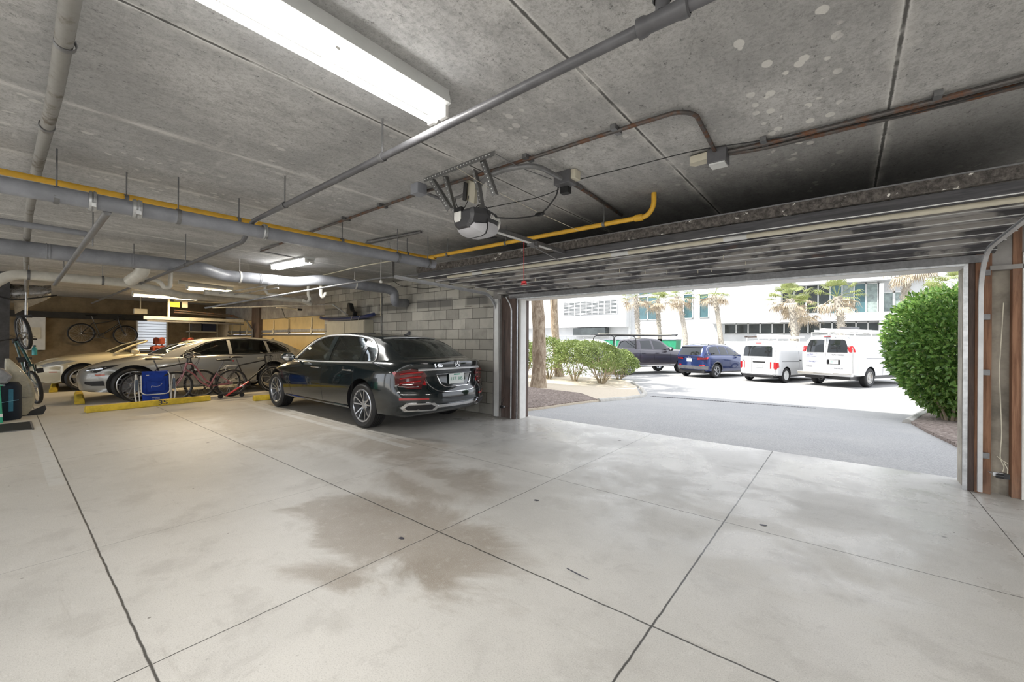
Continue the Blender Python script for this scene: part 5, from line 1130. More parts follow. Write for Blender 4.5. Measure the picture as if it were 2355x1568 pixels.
# wheel stops
def wheel_stop(x, y, L, rz, label):
    o = MB(); o.prism([(-.075, 0), (.075, 0), (.072, .07), (.045, .115), (-.045, .115), (-.072, .07)], (0, -L/2, 0), (1, 0, 0), (0, 0, 1), (0, 1, 0), L); b = o.build('wheel_stop', M_YELC, smooth=False, bevel=.012)
    b.location = (x, y, 0); b.rotation_euler[2] = rz; return tag(b, label, 'wheel stop')
ws_ = wheel_stop(-10.85, 1.93, 1.95, math.radians(6), 'long yellow wheel stop marked 3S in front of the blue beach chair')
text('stall_lettering', '3S', .125, M_DKTXT, ws_, (.0765, .13, .062), (0, 1, 0), (-.03, 0, 1), .001, bold=.002, xs=1.35)
wheel_stop(-13.15, 1.08, 1.85, math.radians(86), 'yellow wheel stop at the nose of the grey sedan, running away from the camera')
wheel_stop(-16.3, .88, 1.85, math.radians(86), 'yellow wheel stop at the nose of the cream convertible')
wheel_stop(-10.15, 4.35, 1.7, 0, 'yellow wheel stop under the front of the black sedan')
# left edge: bin, boards, covered thing, foil-wrapped duct
bd = empty('surfboard', (-11.06, .25, 0), 0, 'cream surfboard standing on its tail at the far left', 'surfboard'); rows = []
for i in range(25):
    t = i/24; w = .185*(math.sin(PI*(t*.93+.035))**.75)*(1-.35*t); th = .035*math.sin(PI*min(1, t+.02))**.5+.004; z = .02+t*.98; yo = -.12*t*t*1.6+.0
    rows.append([Vector((math.sin(a)*th-.03*t, math.cos(a)*w+yo, z)) for a in [2*PI*k/16 for k in range(17)]])
q = MB().grid(rows); q.face(list(range(16))); q.face([24*17+k for k in range(16)]); q.build('board', mat('aged_cream_resin', (.50, .47, .36), .35, coat=.4, var=.2, nscale=4), bd)
MB().bar((.055, -.12, .60), (.058, .0, .60), .004, .006).bar((.055, -.06, .33), (.057, .10, .33), .004, .006).build('deck_stripe', M_DKTXT, bd, smooth=False)
MB().prism([(-.12, 0), (.22, 0), (.26, .10), (.24, .16), (.0, .04)], (-.05, 0, -.0), (0, 1, 0), (0, 0, 1), (1, 0, 0), .02).build('tail_sleeve', M_BLKP, bd, smooth=False)
b = MB(); b.lathe([(0, .0), (.13, 0), (.145, .03), (.14, .55), (.10, .62), (0, .63)], (-10.78, .08, .0), (0, 0, 1), 20); o = b.build('duffel_bag', mat('navy_fabric', (.012, .02, .035), .85), ang=60); tag(o, 'dark navy upright bag behind the green bin', 'bag')
MB().box((-10.645, .10, .33), (.02, .05, .36)).build('side_stripe', mat('sea_blue_fabric', (.05, .20, .30), .8), o, smooth=False); MB().bar((-10.64, .0, .30), (-10.63, .18, .33), .012, .006).build('strap', mat('pale_blue_webbing', (.25, .55, .70), .8), o, smooth=False)
o = MB().prism([(-.28, 0), (.16, 0), (.13, .62), (.05, .66), (-.28, .60)], (-10.9, -.11, 0), (0, 1, 0), (0, 0, 1), (1, 0, 0), .05).build('storage_bin', mat('green_plastic', (.03, .38, .22), .4, coat=.3), smooth=False, bevel=.01); o.location = (.42, -.03, 0); tag(o, 'bright green plastic bin cut by the left edge of the photo', 'bin')
MB().box((-10.84, .02, .12), (.004, .05, .05)).build('white_mark', M_WHITE, o, smooth=False); MB().cyl((-10.87, .01, .60), (-10.80, .06, .60), .014, 10).build('latch', M_CHROME, o)
o = MB(); o.prism([(-.4, .66), (.06, .60), (.12, .72), (.02, .84), (-.15, .92), (-.4, .96)], (-10.95, 0, 0), (0, 1, 0), (0, 0, 1), (1, 0, 0), .35).bx(-10.9, -10.65, -.4, -.12, 0, .68); tag(o.build('covered_grill', mat('grey_cover_cloth', (.28, .28, .29), .8, var=.2), smooth=False, bevel=.03), 'grey-white covered equipment behind the surfboard at the left edge', 'cover')
# foil duct and column at the left
M_FOIL = mat('crumpled_foil', (.42, .42, .43), .28, .85, var=.25, nscale=9, bump=1., bscale=14)
dc = empty('foil_duct', (-13.6, .05, 2.3), 0, 'silver foil-wrapped duct above the storage pole at the far left', 'duct'); m = MB(); rows = []
for x, y, z, w, h in ((-.1, -.6, .10, .25, .2), (-.1, -.3, .02, .28, .22), (-.05, .1, -.02, .30, .2), (0, .5, .03, .26, .17), (0, .62, .08, .22, .14)):
    rows.append([Vector((x+math.sin(a)*w*.8, y, z+math.cos(a)*h*(1+.06*math.sin(3*a+y*9)))) for a in [2*PI*k/14 for k in range(15)]])
m.grid(rows); m.face(list(range(14))); m.face([4*15+k for k in range(14)]); m.build('duct_wrap', M_FOIL, dc)
m = MB(); m.prism([(.10, -.15), (.60, .02), (.56, -.12), (.30, -.30), (.12, -.45)], (.12, 0, 0), (0, 1, 0), (0, 0, 1), (1, 0, 0), .03); m.build('hanging_wrap', mat('brown_paper_wrap', (.42, .37, .29), .9, var=.2), dc, smooth=False)
m = MB(); m.tube(catmull([(.3, -.6, .0), (.3, -.2, -.08), (.3, .1, -.16), (.3, .4, -.10), (.3, .7, -.02)], 5), .014, 6); m.build('strap', M_BLACK, dc)
struct(MB().bx(-13.9, -13.3, -1.4, .10, 0, CH).build('wall_column', mat('sooty_column', (.07, .07, .075), .85, var=.2), smooth=False))
# end wall fittings
ep = empty('electrical_panel', (XL+.02, .66, .98), 0, 'grey-white electrical cabinet on the end wall behind the hanging bicycle', 'electrical panel')
MB().bx(0, .14, -.26, .20, 0, 1.12).build('cabinet', M_LAMPW, ep, smooth=False, bevel=.01); MB().bx(.14, .16, -.20, .10, .35, .7).build('door', M_BONE, ep, smooth=False); MB().bx(.14, .17, -.26, -.2, .85, 1.0).build('sticker', M_ORANGE, ep, smooth=False)
tb = MB().bx(0, .14, -.16, .16, 0, .16).build('timer_box', M_BONE, smooth=False, bevel=.01); tb.location = W(322, 722, x=-17.5); tag(tb, 'pale beige control box hanging by a conduit over the jalousie window', 'electrical box')
q = tb.location; tag(MB().tube([q+Vector((.07, 0, .16)), Vector((q.x+.07, q.y, CH))], .014, 8).build('conduit_drop', M_BONE), 'white conduit dropping from the ceiling to the beige control box', 'conduit')
a = W(330, 730, x=-16.2); b_ = W(560, 738, x=-16.2); tag(MB().bar(a, b_, .10, .10).build('channel_rail', mat('pale_steel', (.50, .48, .42), .5, .3), smooth=False), 'long pale horizontal rail hanging in front of the end wall', 'rail')
a = W(338, 737, x=-16.1); tag(MB().bar(a, W(560, 746, x=-16.1), .07, .05).build('door_rail', M_GREYDK, smooth=False), 'dark rail running right under the long pale rail', 'rail')
a = W(388, 728, x=-16.2); tag(MB().bar(a, (a.x, a.y, CH), .05, .05).build('rail_hanger', M_BONE, smooth=False), 'cream upright carrying the long pale rail', 'bracket')
for i, (p, q, r) in enumerate([((400, 713), (540, 726), .022), ((400, 718), (548, 730), .022), ((400, 692), (530, 697), .02)]):
    tag(MB().tube([W(*p, x=-16.4), W(*q, x=-16.4)], r, 8).build('wall_pipe', M_RUST if i < 2 else M_BONE), ['upper of two brown pipes above the pale rail', 'lower of two brown pipes above the pale rail', 'pale pipe level with the yellow sign'][i], 'pipe')
y = MB().box((0, 0, 0), (.06, .26, .16)).build('exit_sign', mat('yellow_sign', (.80, .74, .05), .5), smooth=False); y.location = W(401, 700, x=-16.3); tag(y, 'small bright yellow box sign under the warm tube light', 'sign'); MB().box((0, .26, .01), (.07, .14, .19)).build('sign_case', M_BONE, y, smooth=False)
# shelf unit on the end wall
sh = empty('shelf_unit', (XL+.3, 4.85, 0), 0, 'metal shelf with dark boxes against the end wall, left of the second cream door', 'shelf')
for z in (1.0, 1.62): MB().bx(-.2, .2, -.45, .45, z, z+.03).build('shelf', M_BONE, sh, smooth=False)
for yy in (-.45, .43): MB().bx(.17, .2, yy, yy+.03, 0, 1.95).build('post', M_GALV, sh, smooth=False)
for i, (yy, z, w, h, m, l) in enumerate([(-.2, 1.65, .3, .28, M_GREYDK, 'grey crate left on the top shelf'), (.2, 1.65, .42, .33, mat('navy_box', (.02, .025, .06), .6), 'dark navy box right on the top shelf'), (.25, 1.03, .35, .12, M_RED, 'red box on the lower shelf'), (-.2, 1.03, .4, .30, M_BONE, 'beige box left on the lower shelf')]):
    b = MB().bx(-.15, .15, -w/2, w/2, 0, h).build('storage_box', m, smooth=False, bevel=.01); b.location = (XL+.3, 4.85+yy, z); tag(b, l, 'box')
# tall cabinet with a blue board on top by the block wall
M_CAB = mat('cream_cabinet', (.55, .52, .42), .5, var=.04)
c1 = W(752, 800, y=5.2); cbL = W(752, 780, y=5.43).x; cbR = W(838, 780, y=5.43).x; cbC = (cbL+cbR)/2; cbH = (cbR-cbL)/2; cb = empty('storage_cabinet', (cbC, 5.55, 0), 0, 'tall cream storage cabinet against the block wall behind the black sedan', 'cabinet')
MB().bx(-cbH, cbH, -.12, .12, .05, 1.84).build('carcass', M_CAB, cb, smooth=False, bevel=.005)
for x0, x1 in ((-cbH+.01, cbH*.02-.01), (cbH*.02+.01, cbH-.01)): MB().bx(x0, x1, -.135, -.122, .08, 1.81).build('door', M_CAB, cb, smooth=False, bevel=.004)
MB().bx(-cbH+.05, cbH-.05, -.10, .10, .0, .05).build('plinth', M_DSTEEL, cb, smooth=False)
rows = []
kb = empty('paddle_board', (cbC, 5.47, 1.84), 0, 'dark blue paddle board lying across the top of the cream cabinet', 'board')
for i in range(19):
    t = i/18; w = .16*math.sin(PI*(t*.96+.02))**.5; x = -1.32+2.55*t; z = .05+.07*abs(2*t-1)**3
    rows.append([Vector((x, math.cos(a)*w, z+math.sin(a)*.045)) for a in [2*PI*k/12 for k in range(13)]])
q = MB().grid(rows); q.face(list(range(12))); q.face([18*13+k for k in range(12)]); q.build('board', mat('navy_blue_board', (.02, .04, .16), .35, coat=.5), kb)
rk = MB(); rk.prism([(-.12, 0), (.13, 0), (.16, .08), (.05, .12), (-.0, .26), (-.06, .28), (-.10, .16)], (cbC+.25, 5.40, 1.95), (1.3, 0, 0), (0, 0, 1.2), (0, 1, 0), .12); tag(rk.build('backpack', M_BLACK, smooth=False, bevel=.02), 'black bag heaped on the blue paddle board', 'bag')
tag(MB().tube(arc([(cbC+.55, 5.31, 1.93), (cbC+.55, 5.28, 1.84), (cbC+.55, 5.29, 1.60)], .03), .006, 5).tube(arc([(cbC+.88, 5.31, 1.93), (cbC+.88, 5.28, 1.84), (cbC+.88, 5.29, 1.50)], .03), .006, 5).build('tie_strap', M_BONE), 'pale tie straps dangling from the paddle board', 'strap')
# second door opener arm behind
tag(MB().bar(W(640, 706, y=4.9), W(690, 712, y=4.9), .12, .05).bar(W(648, 708, y=5.3), W(656, 731, y=5.4), .02, .01).bar(W(656, 731, y=5.4), W(665, 733, y=5.6), .02, .01).build('opener_arm', M_BLKP, smooth=False), 'black bent opener arm on the cream garage door', 'door opener')
tag(MB().tube([W(490, 708, y=4.0), W(765, 700, y=5.0), W(800, 725, y=5.3)], .02, 8).build('door_rail', M_GALV), 'dim grey rail crossing in front of the cream door', 'rail')
tag(MB().tube([(XL+3.2, 5.6, .1), (XL+3.2, 5.6, 1.7), (XL+3.1, 5.45, 2.0), (XL+3.0, 5.1, 2.16)], .03, 8).build('door_track', M_DSTEEL), 'curved door track left of the brown wooden post', 'door track')

# litter on the floor
tag(MB().tube([W(1303, 1306, z=.004), W(1328, 1319, z=.006), W(1355, 1332, z=.004)], [.0022, .003, .0015], 6).build('twig', M_DKTXT), 'thin dark twig lying on the pale concrete in the foreground', 'twig')
for px, py, l in ((922, 1237, 'dark flat leaf by the crossing joints left of centre'), (1752, 1207, 'small dark leaf on the joint right of centre'), (1232, 1150, 'curled brown leaf near the middle of the floor')):
    p = W(px, py, z=0); o = MB().prism([(-.03, 0), (-.01, .013), (.02, .012), (.035, 0), (.02, -.012), (-.01, -.014)], (0, 0, 0), (1, 0, .12), (0, 1, 0), (0, 0, 1), .002).build('fallen_leaf', M_DKTXT, smooth=False); o.location = p; tag(o, l, 'leaf')

# ------------------------------------------------------------------ outside
def GZ(y): t = min(1, max(0, (y-6.1)/9.)); return -.36*t*t*(3-2*t)
def WG(px, py):
    z = 0.
    for _ in range(30): p = W(px, py, z=z); z = .5*z+.5*GZ(p.y)
    return W(px, py, z=z)
M_WHITEP = paint('white_van_paint', (.62, .63, .64), 0, .3, .8); M_NAVY = paint('metallic_navy_paint', (.012, .03, .13), .4, .25); M_PUR = paint('dark_purple_grey_paint', (.075, .068, .082), .4, .28)
def place(sp, RR, th): th = math.radians(th); return Vector((RR.x-math.sin(th)*sp['hw'], RR.y+math.cos(th)*sp['hw'], -.36))
def plate(root, bv, y, z, s, off=.02, m=None):
    P, _ = project(bv, 'rear', y, z, off); b = MB().box(P, (.012, .30, .15)).build('number_plate', M_PLATE, root, smooth=False)
    text('plate_lettering', s, .07, m or M_GREENT, b, P+Vector((-.008, 0, 0)), (0, -1, 0), (0, 0, 1), .001); return b
# white full-size van
spv = dict(wb=3.43, hw=1.0, R=.375, rim=.235, tw=.25, sp='steel', n=64, crown=.8, m_rim=rust_mat('worn_steel_wheel', (.55, .54, .52), (.35, .25, .17), .4, .5, .5), tuck=.97,
  rows=[(-1.22, .93, .48, 1.72, .80, 2.0), (-1.1, .98, .46, 1.76, .84, 2.06), (-.8, 1.0, .42, 1.78, .86, 2.08), (1.5, 1.0, .40, 1.78, .86, 2.08), (2.6, 1.0, .40, 1.74, .83, 2.02), (3.0, .99, .40, 1.50, .82, 1.72), (3.5, .97, .40, 1.12, .86, 1.22), (4.2, .92, .40, .98, .80, 1.08), (4.32, .88, .44, .92, .76, 1.0)],
  rear=(.10, [(.4, 0), (1.1, 0), (1.5, .03), (1.8, .09), (2.1, .16)], .5), front=(.2, [(.4, 0), (1.2, 0)], .5))
van, bv, body, _ = vehicle('cargo_van', place(spv, WG(2003, 891), 66), math.radians(66), 'large white cargo van with twin rear windows and roof ladder, right-hand vehicle of the row', 'van', spv, M_WHITEP)
for s in (1, -1):
    f = (lambda p: p) if s > 0 else mirror
    decal(bv, 'rear', f([(.07, 1.36), (.72, 1.36), (.70, 1.62), (.62, 1.83), (.55, 1.87), (.09, 1.87)]), 'rear_window', M_DKGL, van, .006, .1, .01)
    strip(bv, 'rear', f([(.07, 1.36), (.72, 1.36), (.70, 1.62), (.62, 1.83), (.55, 1.87), (.09, 1.87)]), .008, 'window_seal', M_BLKP, van, .004, closed=True)
    decal(bv, 'rear', f([(.78, 1.38), (.865, 1.38), (.85, 1.60), (.775, 1.62)]), 'tail_lamp', M_TAIL, van, .02, .06, .03)
    decal(bv, 'right' if s < 0 else 'left', [(-1.17, 1.38), (-1.04, 1.38), (-1.07, 1.62), (-1.15, 1.62)], 'tail_lamp', M_TAIL, van, .008, .06, .01)
strip(bv, 'rear', [(0, .58), (0, 1.95)], .006, 'door_gap', M_SEAM, van, .0)
strip(bv, 'rear', [(.88, .58), (.88, 1.4), (.80, 1.80), (.68, 1.96), (-.68, 1.96), (-.80, 1.8), (-.88, 1.4), (-.88, .58)], .005, 'door_gap', M_SEAM, van, .0)
decal(bv, 'rear', [(-.5, .90), (-.06, .90), (-.06, 1.08), (-.5, 1.08)], 'plate_recess', M_BLKP, van, .008, .1, .01); plate(van, bv, -.30, .99, 'N80 1PD', .025)
MB().box(project(bv, 'rear', -.09, .98, .03)[0], (.03, .04, .14)).build('door_handle', M_BLKP, van, smooth=False)
q = MB(); q.box((-1.30, 0, .50), (.16, 1.9, .11)).box((-1.30, -.65, .545), (.18, .62, .06)).box((-1.30, .65, .545), (.18, .62, .06)); q.build('rear_bumper', M_CHROME, van, smooth=False, bevel=.01)
MB().box((-1.22, .0, .36), (.3, .08, .08)).box((-1.38, 0, .38), (.08, .1, .05)).build('tow_hitch', M_BLKP, van, smooth=False)
def rtext(name, s, sz, m, y, z, bvh=None, root=None, off=.006, xs=1.):
    P, _ = project(bvh, 'rear', y, z, off); return text(name, s, sz, m, root, P, (0, -1, 0), (0, 0, 1), .001, xs=xs, bold=.0015)
rtext('van_lettering', "WALLY'S", .095, M_BLTXT, .46, 1.27, bv, van, .012, 1.25); rtext('van_lettering', 'PLUMBING & AIR CONDITIONING', .032, M_BLTXT, .46, 1.19, bv, van, .012, 1.1); rtext('van_lettering', '739-8077', .095, M_BLTXT, .46, .98, bv, van, .012, 1.15)
rtext('van_lettering', 'CAC 042868', .075, M_DKTXT, -.44, 1.27, bv, van, .022, 1.1); rtext('badge_lettering', 'CHEVROLET', .06, M_DKTXT, -.48, .74, bv, van, .022, 1.1); rtext('badge_lettering', 'EXPRESS', .06, M_DKTXT, .60, .78, bv, van, .018, 1.)
decal(bv, 'rear', [(-.12, 1.98), (.12, 1.98), (.12, 2.02), (-.12, 2.02)], 'brake_light', M_TAIL, van, .02, .1, .02)
decal(bv, 'right', [(1.05, 1.34), (2.05, 1.34), (2.02, 1.50), (1.88, 1.86), (.98, 1.86)], 'side_window', M_DKGL, van, .006, .12, .01); decal(bv, 'right', [(2.22, 1.30), (3.02, 1.22), (2.78, 1.60), (2.50, 1.86), (2.16, 1.86)], 'side_window', M_DKGL, van, .006, .12, .01)
strip(bv, 'right', [(1.0, .45), (1.02, 1.1), (.92, 1.92)], .005, 'door_gap', M_SEAM, van); strip(bv, 'right', [(2.12, .45), (2.14, 1.1), (2.08, 1.92)], .005, 'door_gap', M_SEAM, van)
strip(bv, 'right', [(-.35, 1.14), (.98, 1.12)], .010, 'slide_rail', M_BLKP, van, .002); MB().box((2.22, -1.01, 1.02), (.05, .03, .16)).build('door_handle', M_BLKP, van, smooth=False)
q = MB()
for x in (-.7, .6, 1.9): q.bar((x, -.78, 2.17), (x, .78, 2.17), .04, .03).bar((x, -.76, 2.0), (x, -.76, 2.17), .03, .03).bar((x, .76, 2.0), (x, .76, 2.17), .03, .03)
q.build('roof_rack', M_WHITE, van, smooth=False)
mw = van.matrix_basis.copy(); R3v = Matrix.Rotation(math.radians(66), 4, 'Z'); TV = Matrix.Translation(van.location) @ R3v
def on(van_loc, th, p): return Matrix.Translation(van_loc) @ Matrix.Rotation(math.radians(th), 4, 'Z') @ Vector(p)
def ladder(loc, th, x0, x1, y, z, label, m=None):
    o = MB()
    for s in (-.2, .2): o.bar((x0, y+s, z), (x1, y+s, z), .03, .08)
    for k in range(int((x1-x0)/.3)): o.cyl((x0+.15+k*.3, y-.2, z), (x0+.15+k*.3, y+.2, z), .015, 8)
    b = o.build('ladder', m or M_LAMPW, smooth=False); b.location = loc; b.rotation_euler[2] = math.radians(th); return tag(b, label, 'ladder')
ladder(van.location, 66, -1.3, 2.6, -.45, 2.235, 'aluminium extension ladder on the near side of the big van roof'); ladder(van.location, 66, -.9, 2.9, .35, 2.235, 'aluminium ladder on the far side of the big van roof')
b = MB().bar((-1.45, .0, 2.25), (2.4, .0, 2.25), .16, .14).build('pipe_tube', M_WHITE, smooth=False, bevel=.02); b.location = van.location; b.rotation_euler[2] = math.radians(66); tag(b, 'white pipe carrier tube along the middle of the big van roof', 'tube')
b = MB().box((.4, -.1, 2.37), (.7, .4, .08)).build('folded_tool', M_GREYDK, smooth=False); b.location = van.location; b.rotation_euler[2] = math.radians(66); tag(b, 'dark flat bundle on top of the big van roof load', 'bundle')
mirror_part(van, 2.7, 1.42, 1.0, -1, M_WHITEP, 1.3); underbody(van, -1.1, 4.1, .8, .30)
# small white van
spn = dict(wb=2.93, hw=.865, R=.315, rim=.20, tw=.20, sp='steel', n=60, crown=.8, m_rim=M_LAMPW, tuck=.97,
  rows=[(-.80, .80, .36, 1.50, .72, 1.78), (-.7, .84, .32, 1.54, .75, 1.83), (-.4, .865, .28, 1.56, .765, 1.86), (1.6, .865, .27, 1.55, .76, 1.86), (2.2, .865, .27, 1.48, .73, 1.78), (2.7, .86, .27, 1.25, .70, 1.46), (3.2, .85, .28, .98, .72, 1.12), (3.65, .80, .30, .86, .68, .96), (3.85, .74, .32, .70, .60, .80)],
  rear=(.10, [(.3, 0), (1.0, 0), (1.4, .05), (1.8, .16)], .4), front=(.3, [(.3, 0), (.8, .05)], .6))
nv, bv, body, _ = vehicle('cargo_van', place(spn, WG(1810, 880), 70), math.radians(70), 'smaller white cargo van with one wide rear window, right of the blue suv', 'van', spn, M_WHITEP)
decal(bv, 'rear', [(-.62, 1.13), (.62, 1.13), (.60, 1.50), (.56, 1.58), (-.56, 1.58), (-.60, 1.50)], 'rear_window', M_DKGL, nv, .006, .1, .01)
strip(bv, 'rear', [(.22, .42), (.22, 1.66)], .005, 'door_gap', M_SEAM, nv); strip(bv, 'rear', [(-.74, .40), (-.76, 1.1), (-.68, 1.66), (.68, 1.66), (.76, 1.1), (.74, .40)], .005, 'door_gap', M_SEAM, nv)
decal(bv, 'rear', [(-.36, .86), (.16, .86), (.16, .915), (-.36, .915)], 'handle_bar', M_BLKP, nv, .02, .1, .02); plate(nv, bv, -.12, .72, 'HTJ 1W', .02, M_DKTXT)
e0, _ = project(bv, 'rear', .12, 1.03, .01); MB().tube([e0+Vector((0, .05*math.cos(a), .035*math.sin(a))) for a in [2*PI*k/16 for k in range(16)]], .006, 6, closed=True).build('round_emblem', M_CHROME, nv)
rtext('badge_lettering', 'NV200', .05, M_DKTXT, .60, .93, bv, nv, .01)
for s in (1, -1):
    f = (lambda p: p) if s > 0 else mirror; sd_ = 'left' if s > 0 else 'right'
    decal(bv, 'rear', f([(.70, .58), (.79, .60), (.79, .88), (.70, .88)]), 'tail_lamp', M_TAIL, nv, .012, .06, .02); decal(bv, sd_, [(-.76, .60), (-.58, .68), (-.62, .86), (-.76, .90)], 'tail_lamp', M_TAIL, nv, .008, .06, .015)
    strip(bv, sd_, [(1.05, .34), (1.05, 1.0), (1.0, 1.68)], .005, 'door_gap', M_SEAM, nv); strip(bv, sd_, [(-.42, .92), (1.0, .90)], .009, 'slide_rail', M_BLKP, nv, .002)
    decal(bv, sd_, [(2.0, 1.02), (2.75, .98), (2.5, 1.25), (2.2, 1.50), (1.9, 1.54)], 'side_window', M_DKGL, nv, .006, .12, .01)
strip(bv, 'rear', [(-.72, .33), (.72, .33)], .05, 'rear_bumper', M_GREYDK, nv, -.02)
decal(bv, 'rear', [(-.14, 1.70), (.10, 1.70), (.10, 1.73), (-.14, 1.73)], 'brake_light', M_TAIL, nv, .01, .1, .01); MB().box((1.15, -.875, .95), (.12, .03, .05)).build('door_handle', M_BLKP, nv, smooth=False); underbody(nv, -.7, 3.6, .65, .2)
q = MB()
for x in (-.4, .6, 1.5): q.bar((x, -.68, 1.94), (x, .68, 1.94), .03, .03).bar((x, -.66, 1.8), (x, -.66, 1.94), .03, .03).bar((x, .66, 1.8), (x, .66, 1.94), .03, .03)
q.build('roof_rack', M_WHITE, nv, smooth=False)
ladder(nv.location, 70, -.9, 2.2, -.35, 2.0, 'worn white ladder on the smaller van roof'); ladder(nv.location, 70, -.7, 1.8, .38, 2.0, 'brown-stained ladder on the far side of the smaller van roof', M_RUST)
b = MB().bar((-.5, .05, 2.02), (2.0, .05, 2.02), .26, .16).build('pipe_tube', M_WHITE, smooth=False, bevel=.03); b.location = nv.location; b.rotation_euler[2] = math.radians(70); tag(b, 'fat white tube carrier on the smaller van roof', 'tube')
# blue suv
spj = dict(wb=2.64, hw=.935, R=.35, rim=.23, tw=.23, sp='five', n=56, crown=.7, gap=.05, m_rim=M_SILVER,
  rows=[(-.86, .80, .42, .98, .72, 1.02), (-.7, .88, .34, 1.04, .78, 1.08), (-.3, .93, .28, 1.07, .83, 1.10), (.8, .935, .26, 1.04, .86, 1.08), (1.9, .935, .26, 1.0, .86, 1.07), (2.4, .93, .26, .98, .84, 1.06), (3.0, .90, .26, .92, .76, 1.0), (3.4, .82, .30, .80, .66, .88), (3.52, .76, .34, .70, .6, .78)],
  rear=(.22, [(.3, .06), (.5, 0), (.9, .02), (1.1, .05)], .5), front=(.4, [(.3, 0), (.8, .05)], .6),
  rail=[(2.30, 1.06, .72), (1.95, 1.28, .68), (1.55, 1.48, .64), (1.0, 1.60, .63), (.3, 1.62, .63), (-.3, 1.59, .62), (-.60, 1.53, .61), (-.74, 1.30, .65), (-.84, 1.05, .70)], hdr=(2, 6),
  belt=[(-.9, 1.04, .74), (-.3, 1.06, .82), (.8, 1.04, .85), (1.9, 1.0, .85), (2.4, .98, .82)], bulge=(.1, .06), roof_crown=.03)
jp, bv, body, cab = vehicle('suv', place(spj, WG(1650, 869), 70), math.radians(70), 'shiny navy blue suv parked left of the small white van', 'car', spj, M_NAVY)
decal(bv, 'rear', [(-.60, 1.10), (.60, 1.10), (.56, 1.44), (.50, 1.47), (-.50, 1.47), (-.56, 1.44)], 'rear_window', M_DKGL, jp, .006, .1, .01); decal(bv, 'rear', [(-.58, 1.49), (.58, 1.49), (.56, 1.54), (-.56, 1.54)], 'spoiler', M_BLKP, jp, .05, .1, .06)
plate(jp, bv, .0, .86, 'DA4 J1B', .02); rtext('badge_lettering', 'Jeep', .08, M_CHROME, 0, 1.0, bv, jp, .012)
for s in (1, -1):
    f = (lambda p: p) if s > 0 else mirror; sd_ = 'left' if s > 0 else 'right'
    decal(bv, 'rear', f([(.40, .88), (.82, .90), (.84, 1.0), (.42, .99)]), 'tail_lamp', M_TAIL, jp, .014, .06, .02); decal(bv, 'rear', f([(.5, .60), (.72, .60), (.72, .64), (.5, .64)]), 'reflector', M_TAIL, jp, .02, .06, .02)
    decal(bv, sd_, [(-.80, .90), (-.62, .92), (-.60, 1.0), (-.78, 1.0)], 'tail_lamp', M_TAIL, jp, .008, .06, .015)
    for pl in ([(-.30, 1.13), (-.42, 1.36), (-.2, 1.50), (.32, 1.53), (.36, 1.11)], [(.42, 1.11), (.40, 1.53), (.95, 1.51), (1.02, 1.09)], [(1.08, 1.09), (1.04, 1.50), (1.45, 1.39), (1.85, 1.15), (1.9, 1.06)]): decal(bv, sd_, pl, 'side_window', M_DKGL, jp, .005, .12, .01)
    strip(bv, sd_, [(-.52, 1.10), (-.50, 1.40), (-.2, 1.54), (.9, 1.57), (1.5, 1.42), (1.95, 1.14)], .012, 'window_trim', M_CHROME, jp, .003, curve=True)
    strip(bv, sd_, [(.40, .32), (.38, 1.06)], .004, 'door_gap', M_SEAM, jp); strip(bv, sd_, [(1.05, .32), (1.05, 1.05)], .004, 'door_gap', M_SEAM, jp)
    for cx in (0, 2.64): strip(bv, sd_, [(cx+.43*math.cos(a), .36+.43*math.sin(a)) for a in [.05+(PI-.1)*k/8 for k in range(9)]], .022, 'wheel_arch_trim', M_GREYDK, jp, .0)
    strip(bv, sd_, [(.46, .30), (2.18, .30)], .05, 'sill', M_GREYDK, jp, -.01); mirror_part(jp, 1.85, 1.10, .90, s, M_NAVY)
    MB().tube(arc([(-.3, s*.62, 1.60), (-.25, s*.63, 1.655), (1.0, s*.65, 1.66), (1.1, s*.66, 1.61)], .06), .014, 8).build('roof_rail', M_BLKP, jp)
decal(bv, 'rear', [(-.84, .42), (.84, .42), (.86, .58), (-.86, .58)], 'rear_bumper', M_GREYDK, jp, .02, .08, .02); underbody(jp, -.7, 3.3, .7, .22)
# pickup
spt = dict(wb=3.75, hw=1.01, R=.41, rim=.25, tw=.26, sp='five', n=64, crown=.75, gap=.06,
  rows=[(-1.22, .94, .55, 1.34, .88, 1.36), (-1.1, .99, .50, 1.36, .92, 1.38), (.5, 1.01, .48, 1.36, .94, 1.38), (.9, 1.01, .46, 1.30, .94, 1.38), (2.9, 1.01, .45, 1.24, .94, 1.34), (3.4, 1.01, .45, 1.24, .92, 1.36), (4.2, 1.0, .45, 1.20, .88, 1.30), (4.55, .95, .48, 1.10, .82, 1.20), (4.65, .90, .52, 1.02, .78, 1.12)],
  rear=(.06, [(.4, 0), (1.4, 0)], .4), front=(.15, [(.4, 0), (1.3, .03)], .5),
  rail=[(3.15, 1.33, .80), (2.75, 1.60, .76), (2.35, 1.82, .72), (1.9, 1.90, .71), (1.3, 1.91, .71), (.85, 1.87, .71), (.72, 1.80, .72), (.64, 1.58, .77), (.58, 1.33, .82)], hdr=(2, 6),
  belt=[(.5, 1.32, .90), (1.5, 1.27, .92), (2.9, 1.24, .92), (3.2, 1.24, .90)], bulge=(.1, .02), roof_crown=.03)
tk, bv, body, cab = vehicle('pickup_truck', place(spt, WG(1449, 862), 64), math.radians(64), 'dark purple-grey crew-cab pickup with a pipe rack, behind the green bushes', 'truck', spt, M_PUR)
decal(bv, 'rear', [(-.66, 1.42), (.66, 1.42), (.62, 1.78), (-.62, 1.78)], 'rear_window', M_DKGL, tk, .006, .1, .01)
